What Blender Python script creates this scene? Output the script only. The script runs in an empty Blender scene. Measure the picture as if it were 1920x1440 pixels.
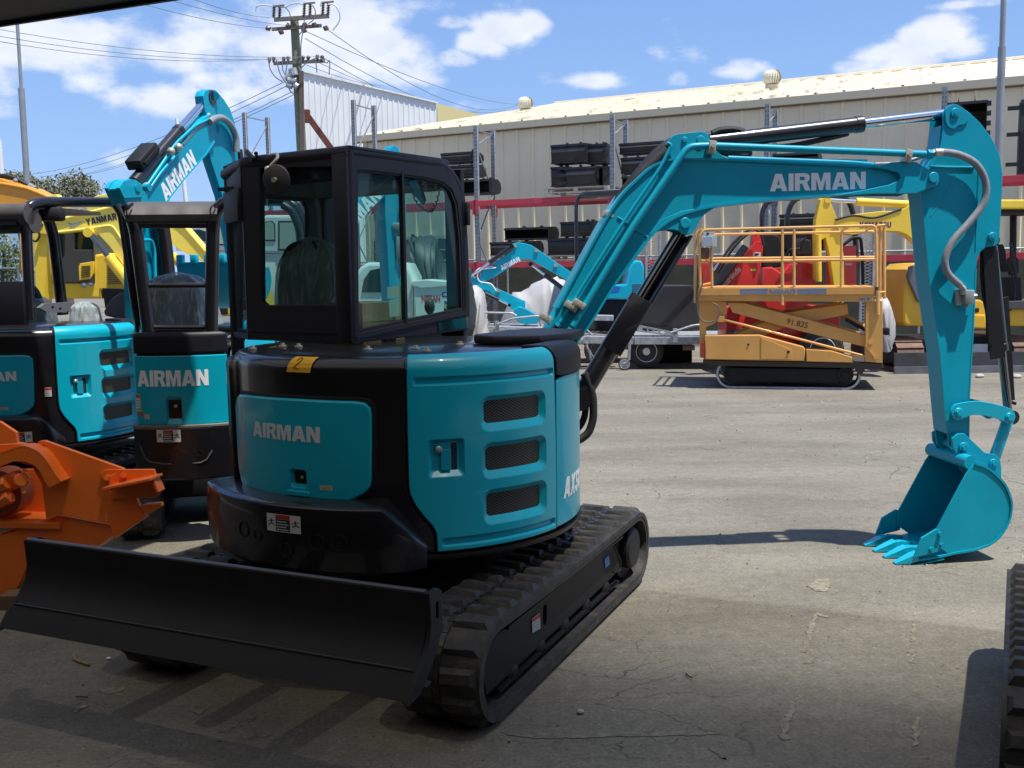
import bpy, bmesh, math, random
from math import sin, cos, radians, degrees, pi, sqrt, atan2, tan
from mathutils import Vector, Matrix
S = bpy.context.scene
COL = S.collection
random.seed(7)

# ---------------------------------------------------------------- camera
FPX, PITCH, ROLL, EYE = 1880.0, radians(6.3), radians(0.8), 1.92
cam_data = bpy.data.cameras.new("camera")
cam = bpy.data.objects.new("camera", cam_data); COL.objects.link(cam)
cam_data.sensor_width = 36.0
cam_data.lens = 36.0 * FPX / 1920.0
cam_data.clip_start = 0.1; cam_data.clip_end = 2000
cp, sp, cr, sr = cos(PITCH), sin(PITCH), cos(ROLL), sin(ROLL)
_fwd = Vector((0, cp, -sp)); _up0 = Vector((0, sp, cp)); _rt0 = Vector((1, 0, 0))
_rt = _rt0*cr - _up0*sr; _up = _rt0*sr + _up0*cr
cam.matrix_world = Matrix(((_rt.x, _up.x, -_fwd.x, 0), (_rt.y, _up.y, -_fwd.y, 0), (_rt.z, _up.z, -_fwd.z, EYE), (0, 0, 0, 1)))
S.camera = cam
S.render.resolution_x, S.render.resolution_y = 1024, 768

# ---------------------------------------------------------------- light
SUN_EL, SUN_AZ = radians(72), radians(126)     # azimuth measured from +Y clockwise (towards +X): sun stands high on the right, a little behind the camera
sd = Vector((sin(SUN_AZ)*cos(SUN_EL), cos(SUN_AZ)*cos(SUN_EL), sin(SUN_EL)))
sun_data = bpy.data.lights.new("sun", 'SUN'); sun_data.energy = 4.2; sun_data.angle = radians(0.8); sun_data.color = (1, .955, .88)
sun = bpy.data.objects.new("sun", sun_data); COL.objects.link(sun)
sun.rotation_euler = (-sd).to_track_quat('-Z', 'Y').to_euler()
S.view_settings.view_transform = 'Standard'; S.view_settings.look = 'None'; S.view_settings.gamma = 1
S.view_settings.use_curve_mapping = False
S.view_settings.exposure = 0.66

def nd(nt, typ, **kw):
    n = nt.nodes.new(typ)
    for k, v in kw.items(): setattr(n, k, v)
    return n
def math_(nt, op, a, b=None, c=None, clamp=False):
    n = nd(nt, 'ShaderNodeMath', operation=op, use_clamp=clamp)
    for i, x in enumerate((a, b, c)):
        if x is None: continue
        if isinstance(x, (int, float)): n.inputs[i].default_value = x
        else: nt.links.new(x, n.inputs[i])
    return n.outputs[0]

w = bpy.data.worlds.new("World"); S.world = w; w.use_nodes = True
nt = w.node_tree; nt.nodes.clear()
sky = nd(nt, 'ShaderNodeTexSky', sky_type='NISHITA'); sky.sun_disc = False
sky.sun_elevation = SUN_EL; sky.sun_rotation = SUN_AZ
sky.air_density = 1.0; sky.dust_density = 0.6; sky.ozone_density = 2.0
bg = nd(nt, 'ShaderNodeBackground'); bg.inputs[1].default_value = 0.1
out = nd(nt, 'ShaderNodeOutputWorld')
tc = nd(nt, 'ShaderNodeTexCoord'); sepv = nd(nt, 'ShaderNodeSeparateXYZ')
nt.links.new(tc.outputs['Generated'], sepv.inputs[0])
az = math_(nt, 'ARCTAN2', sepv.outputs[0], sepv.outputs[1])
el = math_(nt, 'ARCSINE', sepv.outputs[2])
noi = nd(nt, 'ShaderNodeTexNoise'); noi.inputs['Scale'].default_value = 9; noi.inputs['Detail'].default_value = 9; noi.inputs['Roughness'].default_value = .58
cmb = nd(nt, 'ShaderNodeCombineXYZ')
nt.links.new(az, cmb.inputs[0]); nt.links.new(math_(nt, 'MULTIPLY', el, 1.7), cmb.inputs[1])
nt.links.new(cmb.outputs[0], noi.inputs['Vector'])
noi2 = nd(nt, 'ShaderNodeTexNoise'); noi2.inputs['Scale'].default_value = 2.2; noi2.inputs['Detail'].default_value = 4
nt.links.new(cmb.outputs[0], noi2.inputs['Vector'])
# clouds: soft elliptical banks at fixed bearings (azimuth, elevation, half-widths, strength)
def skydir(px, py):
    u = (px-960)/FPX; v = (720-py)/FPX
    d = (_rt*u + _up*v + _fwd).normalized()
    return atan2(d.x, d.y), math.asin(d.z)
CL = [(90, 80, 150, 55, .95), (260, 80, 110, 45, .72), (390, 75, 105, 55, .85), (330, 188, 140, 30, .9), (470, 160, 130, 40, .85), (160, 130, 60, 45, .8), (440, 100, 150, 60, .75),
      (640, 70, 130, 75, 1.0), (760, 110, 90, 50, .85), (590, 20, 190, 50, .6), (855, 108, 50, 20, .9), (900, 86, 55, 24, 1.0), (950, 58, 62, 28, 1.05), (1002, 46, 38, 24, .95), (840, 42, 42, 13, .55), (1120, 150, 48, 20, 1.0), (1400, 128, 52, 20, .7), (1275, 150, 26, 14, .5),
      (1690, 108, 85, 30, 1.0), (1745, 75, 55, 30, 1.05), (1800, 95, 45, 22, .8), (1625, 125, 60, 18, .8), (1430, 25, 70, 24, .42), (10, 130, 40, 50, .6), (230, 292, 60, 18, .5), (880, 200, 60, 12, .45), (560, 215, 60, 30, .5), (1840, 4, 90, 8, .5)]
dens = None
for (px, py, rx, ry, st) in CL:
    a0, e0 = skydir(px, py); ra, re = rx/FPX*1.0, ry/FPX*1.0
    dx = math_(nt, 'MULTIPLY', math_(nt, 'SUBTRACT', az, a0), 1/ra)
    dy = math_(nt, 'MULTIPLY', math_(nt, 'SUBTRACT', el, e0), 1/re)
    r2 = math_(nt, 'ADD', math_(nt, 'MULTIPLY', dx, dx), math_(nt, 'MULTIPLY', dy, dy))
    m = math_(nt, 'MULTIPLY', math_(nt, 'DIVIDE', 1.0, math_(nt, 'ADD', 1.0, math_(nt, 'MULTIPLY', r2, r2))), st)
    dens = m if dens is None else math_(nt, 'MAXIMUM', dens, m)
# general broken cloud away from the view (behind and above), for reflections
back = math_(nt, 'MULTIPLY', math_(nt, 'SUBTRACT', noi2.outputs[0], .42), 3.2, clamp=True)
facing = math_(nt, 'MULTIPLY', math_(nt, 'SUBTRACT', math_(nt, 'ABSOLUTE', az), .6), 4.0, clamp=True)
high = math_(nt, 'MULTIPLY', math_(nt, 'SUBTRACT', el, .42), 6.0, clamp=True)
dens = math_(nt, 'MAXIMUM', dens, math_(nt, 'MULTIPLY', back, math_(nt, 'MAXIMUM', facing, high)))
dd = math_(nt, 'ADD', dens, math_(nt, 'MULTIPLY', math_(nt, 'SUBTRACT', noi.outputs[0], .5), 3.0))
mr = nd(nt, 'ShaderNodeMapRange', interpolation_type='SMOOTHSTEP'); nt.links.new(dd, mr.inputs[0])
mr.inputs[1].default_value = .30; mr.inputs[2].default_value = .92
# soft thin haze
noi3 = nd(nt, 'ShaderNodeTexNoise'); noi3.inputs['Scale'].default_value = 22; noi3.inputs['Detail'].default_value = 6
nt.links.new(cmb.outputs[0], noi3.inputs['Vector'])
ccol = nd(nt, 'ShaderNodeMix', data_type='RGBA'); nt.links.new(noi3.outputs[0], ccol.inputs[0])
ccol.inputs[6].default_value = (4.3, 4.8, 5.7, 1); ccol.inputs[7].default_value = (7.1, 7.2, 7.5, 1)
tint = nd(nt, 'ShaderNodeMix', data_type='RGBA', blend_type='MULTIPLY'); tint.inputs[0].default_value = 1
nt.links.new(sky.outputs[0], tint.inputs[6]); tint.inputs[7].default_value = (1.1, 1.1, 1.1, 1)
tint2 = nd(nt, 'ShaderNodeMix', data_type='RGBA'); tint2.inputs[0].default_value = .82
nt.links.new(tint.outputs[2], tint2.inputs[6])
hz = nd(nt, 'ShaderNodeMix', data_type='RGBA'); nt.links.new(math_(nt, 'MULTIPLY', el, 2.2, clamp=True), hz.inputs[0]); hz.inputs[6].default_value = (2.4, 3.9, 6.6, 1); hz.inputs[7].default_value = (.85, 1.9, 4.8, 1)
nt.links.new(hz.outputs[2], tint2.inputs[7])
mx = nd(nt, 'ShaderNodeMix', data_type='RGBA'); nt.links.new(math_(nt, 'MULTIPLY', mr.outputs[0], .93), mx.inputs[0])
nt.links.new(tint2.outputs[2], mx.inputs[6]); nt.links.new(ccol.outputs[2], mx.inputs[7])
nt.links.new(mx.outputs[2], bg.inputs[0]); nt.links.new(bg.outputs[0], out.inputs[0])

# ---------------------------------------------------------------- picture-to-place helpers (used to measure real positions)
def ray(px, py):
    u = (px-960)/FPX; v = (720-py)/FPX
    return _rt*u + _up*v + _fwd
def aty(px, py, Y):
    d = ray(px, py); t = Y/d.y
    return Vector((d.x*t, Y, EYE+d.z*t))
def atz(px, py, z=0.0):
    d = ray(px, py); t = (z-EYE)/d.z
    return Vector((d.x*t, d.y*t, z))
class Fr:
    """a frame: origin, two in-plane axes and the outward normal"""
    def __init__(s, O, U, V=(0, 0, 1)):
        s.O = Vector(O); s.U = Vector(U).normalized(); s.V = Vector(V).normalized(); s.N = s.U.cross(s.V).normalized()
    def p(s, u, v, w=0): return s.O + s.U*u + s.V*v + s.N*w
    def q(s, px, py, w=0):
        d = ray(px, py or 600); o = Vector((0, 0, EYE)); P = s.O + s.N*w
        t = (P-o).dot(s.N)/d.dot(s.N); X = o+d*t-P
        return (X.dot(s.U), X.dot(s.V))
    def qs(s, pts, w=0): return [s.q(x, y, w) for x, y in pts]
    def at(s, px, py, w=0):
        u, v = s.q(px, py, w); return s.p(u, v, w)
    def M(s): return Matrix(((s.U.x, s.V.x, s.N.x, s.O.x), (s.U.y, s.V.y, s.N.y, s.O.y), (s.U.z, s.V.z, s.N.z, s.O.z), (0, 0, 0, 1)))

# ---------------------------------------------------------------- materials
MAT = {}
def mat(name, col, rough=.5, metal=0, coat=0, spec=.5, nscale=0, namt=.15, bump=0, bscale=60, dirt=None, dscale=3, dthr=.55, damt=.6, trans=0, rvar=0, ndetail=6):
    if name in MAT: return MAT[name]
    m = bpy.data.materials.new(name); m.use_nodes = True; t = m.node_tree
    b = t.nodes['Principled BSDF']
    b.inputs['Base Color'].default_value = (*col, 1); b.inputs['Roughness'].default_value = rough; b.inputs['Metallic'].default_value = metal
    b.inputs['Coat Weight'].default_value = coat; b.inputs['Coat Roughness'].default_value = .06; b.inputs['Specular IOR Level'].default_value = spec
    co = nd(t, 'ShaderNodeTexCoord').outputs['Object']
    base = None
    if nscale:
        n = nd(t, 'ShaderNodeTexNoise'); n.inputs['Scale'].default_value = nscale; n.inputs['Detail'].default_value = ndetail; t.links.new(co, n.inputs['Vector'])
        r = nd(t, 'ShaderNodeMapRange'); t.links.new(n.outputs[0], r.inputs[0]); r.inputs[1].default_value = .3; r.inputs[2].default_value = .7
        r.inputs[3].default_value = 1-namt; r.inputs[4].default_value = 1+namt
        x = nd(t, 'ShaderNodeMix', data_type='RGBA', blend_type='MULTIPLY'); x.inputs[0].default_value = 1; x.inputs[6].default_value = (*col, 1)
        t.links.new(r.outputs[0], x.inputs[7]); base = x.outputs[2]
    if dirt:
        n = nd(t, 'ShaderNodeTexNoise'); n.inputs['Scale'].default_value = dscale; n.inputs['Detail'].default_value = 9; n.inputs['Roughness'].default_value = .65; t.links.new(co, n.inputs['Vector'])
        r = nd(t, 'ShaderNodeMapRange'); t.links.new(n.outputs[0], r.inputs[0]); r.inputs[1].default_value = dthr; r.inputs[2].default_value = dthr+.15; r.inputs[4].default_value = damt
        x = nd(t, 'ShaderNodeMix', data_type='RGBA'); t.links.new(r.outputs[0], x.inputs[0])
        if base: t.links.new(base, x.inputs[6])
        else: x.inputs[6].default_value = (*col, 1)
        x.inputs[7].default_value = (*dirt, 1); base = x.outputs[2]
    if base: t.links.new(base, b.inputs['Base Color'])
    if rvar:
        n = nd(t, 'ShaderNodeTexNoise'); n.inputs['Scale'].default_value = 7; n.inputs['Detail'].default_value = 5; t.links.new(co, n.inputs['Vector'])
        r = nd(t, 'ShaderNodeMapRange'); t.links.new(n.outputs[0], r.inputs[0]); r.inputs[3].default_value = max(0, rough-rvar); r.inputs[4].default_value = rough+rvar
        t.links.new(r.outputs[0], b.inputs['Roughness'])
    if bump:
        n = nd(t, 'ShaderNodeTexNoise'); n.inputs['Scale'].default_value = bscale; n.inputs['Detail'].default_value = 4; t.links.new(co, n.inputs['Vector'])
        q = nd(t, 'ShaderNodeBump'); q.inputs['Strength'].default_value = bump; q.inputs['Distance'].default_value = .01
        t.links.new(n.outputs[0], q.inputs['Height']); t.links.new(q.outputs[0], b.inputs['Normal'])
    MAT[name] = m; return m
def glass(name, tint=(.72, .9, .88), ior=1.45, diff=0.008):
    if name in MAT: return MAT[name]
    m = bpy.data.materials.new(name); m.use_nodes = True; t = m.node_tree; t.nodes.clear()
    o = nd(t, 'ShaderNodeOutputMaterial'); tr = nd(t, 'ShaderNodeBsdfTransparent'); tr.inputs[0].default_value = (*tint, 1)
    gl = nd(t, 'ShaderNodeBsdfGlossy'); gl.inputs['Roughness'].default_value = .02; lw = nd(t, 'ShaderNodeLayerWeight'); lw.inputs[0].default_value = .5
    fr_ = math_(t, 'ADD', math_(t, 'MULTIPLY', math_(t, 'POWER', lw.outputs['Facing'], 4.0), .8), .022)
    mx = nd(t, 'ShaderNodeMixShader'); t.links.new(fr_, mx.inputs[0]); t.links.new(tr.outputs[0], mx.inputs[1]); t.links.new(gl.outputs[0], mx.inputs[2])
    df = nd(t, 'ShaderNodeBsdfDiffuse'); df.inputs[0].default_value = (.6, .7, .7, 1); m2 = nd(t, 'ShaderNodeMixShader'); m2.inputs[0].default_value = diff
    t.links.new(mx.outputs[0], m2.inputs[1]); t.links.new(df.outputs[0], m2.inputs[2]); t.links.new(m2.outputs[0], o.inputs[0])
    MAT[name] = m; return m
TEAL = mat('teal_paint', (.0, .40, .55), .34, coat=.35, nscale=1.5, namt=.05, bump=.03, bscale=14, rvar=.06)
TEAL2 = mat('teal_steel_paint', (.0, .32, .455), .42, coat=.1, spec=.35, nscale=2.5, namt=.08, bump=.07, bscale=35, rvar=.08)
TEALD = mat('teal_bucket_paint', (.0, .32, .45), .5, spec=.3, nscale=3, namt=.1, bump=.05, bscale=30)
BLK = mat('black_gloss_paint', (.009, .0085, .011), .32, coat=.5, nscale=4, namt=.2, bump=.03, bscale=20, rvar=.05)
CABM = mat('cab_dark_paint', (.009, .0095, .017), .5, spec=.35, nscale=4, namt=.15, bump=.02, bscale=200)
BLKM = mat('black_matt_steel', (.009, .009, .011), .58, spec=.35, nscale=5, namt=.2, bump=.05, bscale=30)
RUB = mat('track_rubber', (.026, .0255, .026), .62, nscale=9, namt=.3, bump=.25, bscale=40, dirt=(.06, .056, .05), dscale=14, dthr=.45, damt=.7)
CHR = mat('chrome_rod', (.75, .76, .78), .12, metal=1)
DCHR = mat('shaded_chrome_rod', (.25, .26, .28), .12, metal=1)  # chrome darkened in its colour for rods that reflect dark shade
ZINC = mat('zinc_fitting', (.50, .47, .40), .4, metal=.5, nscale=40, namt=.2)
GAL = mat('galvanised_steel', (.42, .44, .46), .5, metal=.55, nscale=12, namt=.25, bump=.05, bscale=50)
HOSE = mat('hose_rubber', (.014, .014, .015), .6, bump=.2, bscale=120)
GHOSE = mat('grey_sleeve', (.24, .26, .28), .4, nscale=30, namt=.12, bump=.15, bscale=150)
WHT = mat('white_lettering', (.9, .91, .92), .4)
GLS = glass('tinted_glass', (.76, .89, .87)); GLS2 = glass('clear_glass', (.74, .80, .79))

# ---------------------------------------------------------------- mesh builder
def rrect(u0, u1, v0, v1, r, n=5):
    o = []
    for cx, cy, a0 in ((u1-r, v1-r, 0), (u0+r, v1-r, 90), (u0+r, v0+r, 180), (u1-r, v0+r, 270)):
        for i in range(n+1):
            a = radians(a0+90*i/n); o.append((cx+r*cos(a), cy+r*sin(a)))
    return o
def fillet(pts, r, n=4):
    """round the corners of a polyline (list of Vector)"""
    pts = [Vector(p) for p in pts]; out = [pts[0]]
    for i in range(1, len(pts)-1):
        a, b, c = pts[i-1], pts[i], pts[i+1]; d1 = (a-b); d2 = (c-b); k = min(r, d1.length*.45, d2.length*.45)
        p1 = b+d1.normalized()*k; p2 = b+d2.normalized()*k
        for j in range(n+1):
            t = j/n; out.append(p1*(1-t)**2+b*2*t*(1-t)+p2*t*t)
    out.append(pts[-1]); return out
def smooth(pts, n=5):
    """Catmull-Rom through points"""
    P = [Vector(p) for p in pts]; P = [P[0]*2-P[1]]+P+[P[-1]*2-P[-2]]; o = []
    for i in range(1, len(P)-2):
        for j in range(n):
            t = j/n; a, b, c, d = P[i-1:i+3]
            o.append(.5*((2*b)+(c-a)*t+(2*a-5*b+4*c-d)*t*t+(3*b-a-3*c+d)*t**3))
    o.append(P[-2]); return o
def smooth2(pts, n=4, closed=False):
    P = [Vector((x, y, 0)) for x, y in pts]
    if closed:
        L = len(P); o = []
        for i in range(L):
            a, b, c, d = P[(i-1) % L], P[i], P[(i+1) % L], P[(i+2) % L]
            for j in range(n):
                t = j/n; q = .5*((2*b)+(c-a)*t+(2*a-5*b+4*c-d)*t*t+(3*b-a-3*c+d)*t**3); o.append((q.x, q.y))
        return o
    return [(v.x, v.y) for v in smooth(P, n)]
IDF = Fr((0, 0, 0), (1, 0, 0), (0, 1, 0))
def curve_mesh(loops, t, bevel=0, res=2):
    cu = bpy.data.curves.new('c', 'CURVE'); cu.dimensions = '2D'; cu.fill_mode = 'BOTH'; cu.extrude = max(t/2-bevel, 0.00001)
    cu.bevel_depth = bevel; cu.offset = -bevel; cu.bevel_resolution = 1
    for L in loops:
        s = cu.splines.new('POLY'); s.points.add(len(L)-1); s.use_cyclic_u = True
        for i, (x, y) in enumerate(L): s.points[i].co = (x, y, 0, 1)
    ob = bpy.data.objects.new('c', cu); me = bpy.data.meshes.new_from_object(ob)
    bpy.data.objects.remove(ob); bpy.data.curves.remove(cu); return me
class B:
    def __init__(s): s.bm = bmesh.new()
    def add(s, vs, fs):
        v = [s.bm.verts.new(p) for p in vs]
        for f in fs:
            try: s.bm.faces.new([v[i] for i in f])
            except ValueError: pass
        return v
    def box(s, c, size, R=None, bev=0):
        c = Vector(c); h = Vector(size)/2
        vs = []
        for x in (-1, 1):
            for y in (-1, 1):
                for z in (-1, 1):
                    q = Vector((x*h.x, y*h.y, z*h.z)); vs.append(c+(R @ q if R else q))
        v = s.add(vs, [(0, 1, 3, 2), (4, 6, 7, 5), (0, 4, 5, 1), (2, 3, 7, 6), (0, 2, 6, 4), (1, 5, 7, 3)])
        if bev:
            es = list({e for q in v for e in q.link_edges})
            bmesh.ops.bevel(s.bm, geom=es, offset=bev, segments=2, affect='EDGES', profile=.5)
        return s
    def fbox(s, F, u0, u1, v0, v1, w0, w1, bev=0):
        R = Matrix((F.U, F.V, F.N)).transposed()
        return s.box(F.p((u0+u1)/2, (v0+v1)/2, (w0+w1)/2), (abs(u1-u0), abs(v1-v0), abs(w1-w0)), R, bev)
    def bar(s, a, b, wd, ht, up=(0, 0, 1), bev=0):
        """rectangular bar from a to b, wd across, ht along up"""
        a = Vector(a); b = Vector(b); d = (b-a); X = d.normalized(); Y = Vector(up).cross(X)
        if Y.length < 1e-4: Y = Vector((1, 0, 0)).cross(X)
        Y.normalize(); Z = X.cross(Y); R = Matrix((X, Y, Z)).transposed()
        return s.box((a+b)/2, (d.length, wd, ht), R, bev)
    def tube(s, pts, r, seg=8, closed=False, caps=True, squash=None):
        P = [Vector(p) for p in pts]; n = len(P); T = []
        for i in range(n):
            a = P[(i-1) % n] if (closed or i > 0) else P[i]; b = P[(i+1) % n] if (closed or i < n-1) else P[i]
            T.append((b-a).normalized())
        N = T[0].orthogonal().normalized(); rings = []
        for i in range(n):
            N = (N - T[i]*N.dot(T[i])); N.normalize(); Bn = T[i].cross(N); rr = r[i] if isinstance(r, (list, tuple)) else r
            rings.append([s.bm.verts.new(P[i]+(N*cos(2*pi*k/seg)+Bn*sin(2*pi*k/seg))*rr) for k in range(seg)])
        m = n if closed else n-1
        for i in range(m):
            A, C = rings[i], rings[(i+1) % n]
            for k in range(seg): s.bm.faces.new((A[k], A[(k+1) % seg], C[(k+1) % seg], C[k]))
        if caps and not closed: s.bm.faces.new(rings[0][::-1]); s.bm.faces.new(rings[-1])
        return s
    def cyl(s, a, b, r, r2=None, seg=20, bev=0):
        a = Vector(a); b = Vector(b); r2 = r if r2 is None else r2
        if bev:
            d = (b-a).normalized()
            return s.tube([a, a+d*.0001, a+d*bev, b-d*bev, b-d*.0001, b], [r-bev, r-bev, r, r2, r2-bev, r2-bev], seg)
        return s.tube([a, b], [r, r2], seg)
    def ring(s, a, b, ro, ri, seg=24):
        a = Vector(a); b = Vector(b); T = (b-a).normalized(); N = T.orthogonal().normalized(); Bn = T.cross(N); L = []
        for P, r in ((a, ro), (b, ro), (b, ri), (a, ri)):
            L.append([s.bm.verts.new(P+(N*cos(2*pi*k/seg)+Bn*sin(2*pi*k/seg))*r) for k in range(seg)])
        for i in range(4):
            A, C = L[i], L[(i+1) % 4]
            for k in range(seg): s.bm.faces.new((A[k], A[(k+1) % seg], C[(k+1) % seg], C[k]))
        return s
    def lathe(s, O, axis, prof, seg=32, a0=0, a1=360):
        """prof = [(r, h)] around axis"""
        O = Vector(O); A = Vector(axis).normalized(); N = A.orthogonal().normalized(); Bn = A.cross(N); full = abs(a1-a0) >= 360
        m = seg if full else seg+1; L = []
        for r, h in prof:
            L.append([s.bm.verts.new(O+A*h+(N*cos(radians(a0+(a1-a0)*k/seg))+Bn*sin(radians(a0+(a1-a0)*k/seg)))*r) for k in range(m)])
        for i in range(len(L)-1):
            for k in range(seg):
                k2 = (k+1) % m
                s.bm.faces.new((L[i][k], L[i][k2], L[i+1][k2], L[i+1][k]))
        return s
    def sphere(s, c, r, seg=12, sc=(1, 1, 1)):
        m = Matrix.Translation(Vector(c)) @ Matrix.Diagonal((r*sc[0], r*sc[1], r*sc[2], 1))
        bmesh.ops.create_uvsphere(s.bm, u_segments=seg, v_segments=max(6, seg//2), radius=1, matrix=m); return s
    def mesh(s, me, M=None, fn=None):
        n0 = len(s.bm.verts); s.bm.from_mesh(me); s.bm.verts.ensure_lookup_table()
        for v in s.bm.verts[n0:]:
            if fn: v.co = fn(v.co)
            elif M: v.co = M @ v.co
        bpy.data.meshes.remove(me); return s
    def plate(s, F, poly, w0, w1, holes=(), bevel=0):
        me = curve_mesh([poly]+list(holes), w1-w0, bevel)
        return s.mesh(me, F.M() @ Matrix.Translation((0, 0, (w0+w1)/2)))
    def ribbon(s, F, pts, w0, w1, th, closed=False):
        """strip of thickness th following 2D points, spanning w0..w1"""
        P = [Vector((x, y)) for x, y in pts]; n = len(P); L = []
        for i in range(n):
            a = P[(i-1) % n] if closed or i else P[i]; b = P[(i+1) % n] if closed or i < n-1 else P[i]
            t = (b-a).normalized(); nn = Vector((-t.y, t.x))*th/2; q = P[i]
            L.append([s.bm.verts.new(F.p(q.x+nn.x, q.y+nn.y, w0)), s.bm.verts.new(F.p(q.x+nn.x, q.y+nn.y, w1)),
                      s.bm.verts.new(F.p(q.x-nn.x, q.y-nn.y, w1)), s.bm.verts.new(F.p(q.x-nn.x, q.y-nn.y, w0))])
        for i in range(n if closed else n-1):
            A, C = L[i], L[(i+1) % n]
            for k in range(4): s.bm.faces.new((A[k], A[(k+1) % 4], C[(k+1) % 4], C[k]))
        if not closed: s.bm.faces.new(L[0][::-1]); s.bm.faces.new(L[-1])
        return s
    def text(s, F, txt, uc, vc, width=None, height=.1, th=.002, w=0, bold=.012, shear=0, rot=0, fn=None, align='C', sx=1):
        cu = bpy.data.curves.new('t', 'FONT'); cu.body = txt; cu.size = 1; cu.extrude = 0.0001; cu.offset = bold; cu.shear = shear
        ob = bpy.data.objects.new('t', cu); me = bpy.data.meshes.new_from_object(ob); bpy.data.objects.remove(ob); bpy.data.curves.remove(cu)
        xs = [v.co.x for v in me.vertices]; ys = [v.co.y for v in me.vertices]
        x0, x1, y0, y1 = min(xs), max(xs), min(ys), max(ys); ky = height/(y1-y0); kx = (width/(x1-x0)) if width else ky*sx
        c, sn = cos(rot), sin(rot)
        for v in me.vertices:
            a = (v.co.x-(x0+x1)/2)*kx; b = (v.co.y-(y0+y1)/2)*ky; z = w+(th if v.co.z > 0 else 0)
            v.co = (uc+a*c-b*sn, vc+a*sn+b*c, z)
        return s.mesh(me, F.M(), fn)
    def build(s, name, m, parent=None, sm=35, base=None):
        bm = s.bm
        bmesh.ops.recalc_face_normals(bm, faces=bm.faces)
        off = Vector(parent['_base']) if parent is not None and '_base' in parent else (Vector(base) if base is not None else Vector())
        if off.length: bmesh.ops.translate(bm, vec=-off, verts=bm.verts)
        me = bpy.data.meshes.new(name); bm.to_mesh(me); bm.free()
        me.materials.append(m)
        if sm:
            for p in me.polygons: p.use_smooth = True
            me.set_sharp_from_angle(angle=radians(sm))
        o = bpy.data.objects.new(name, me); COL.objects.link(o)
        if parent is not None: o.parent = parent; o['_base'] = tuple(off)
        else: o.location = off; o['_base'] = tuple(off)
        return o
def thing(name, label, cat, loc=(0, 0, 0), group=None):
    o = bpy.data.objects.new(name, None); COL.objects.link(o); o.location = loc; o['_base'] = tuple(loc)
    o['label'] = label; o['category'] = cat; o.empty_display_size = .2
    if group: o['group'] = group
    return o
def tag(o, label, cat, group=None):
    o['label'] = label; o['category'] = cat
    if group: o['group'] = group
    return o
def struct(o, kind='structure'): o['kind'] = kind; return o
def dup(root, off, label=None, rz=0):
    def cc(o, par):
        c = o.copy(); COL.objects.link(c)
        if par: c.parent = par
        for ch in [x for x in list(root_children.get(o.name, []))]: cc(ch, c)
        return c
    root_children = {}
    for x in bpy.data.objects:
        if x.parent: root_children.setdefault(x.parent.name, []).append(x)
    r = cc(root, None); r.location = Vector(root.location)+Vector(off); r.rotation_euler = (0, 0, rz)
    if label: r['label'] = label
    return r
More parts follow.
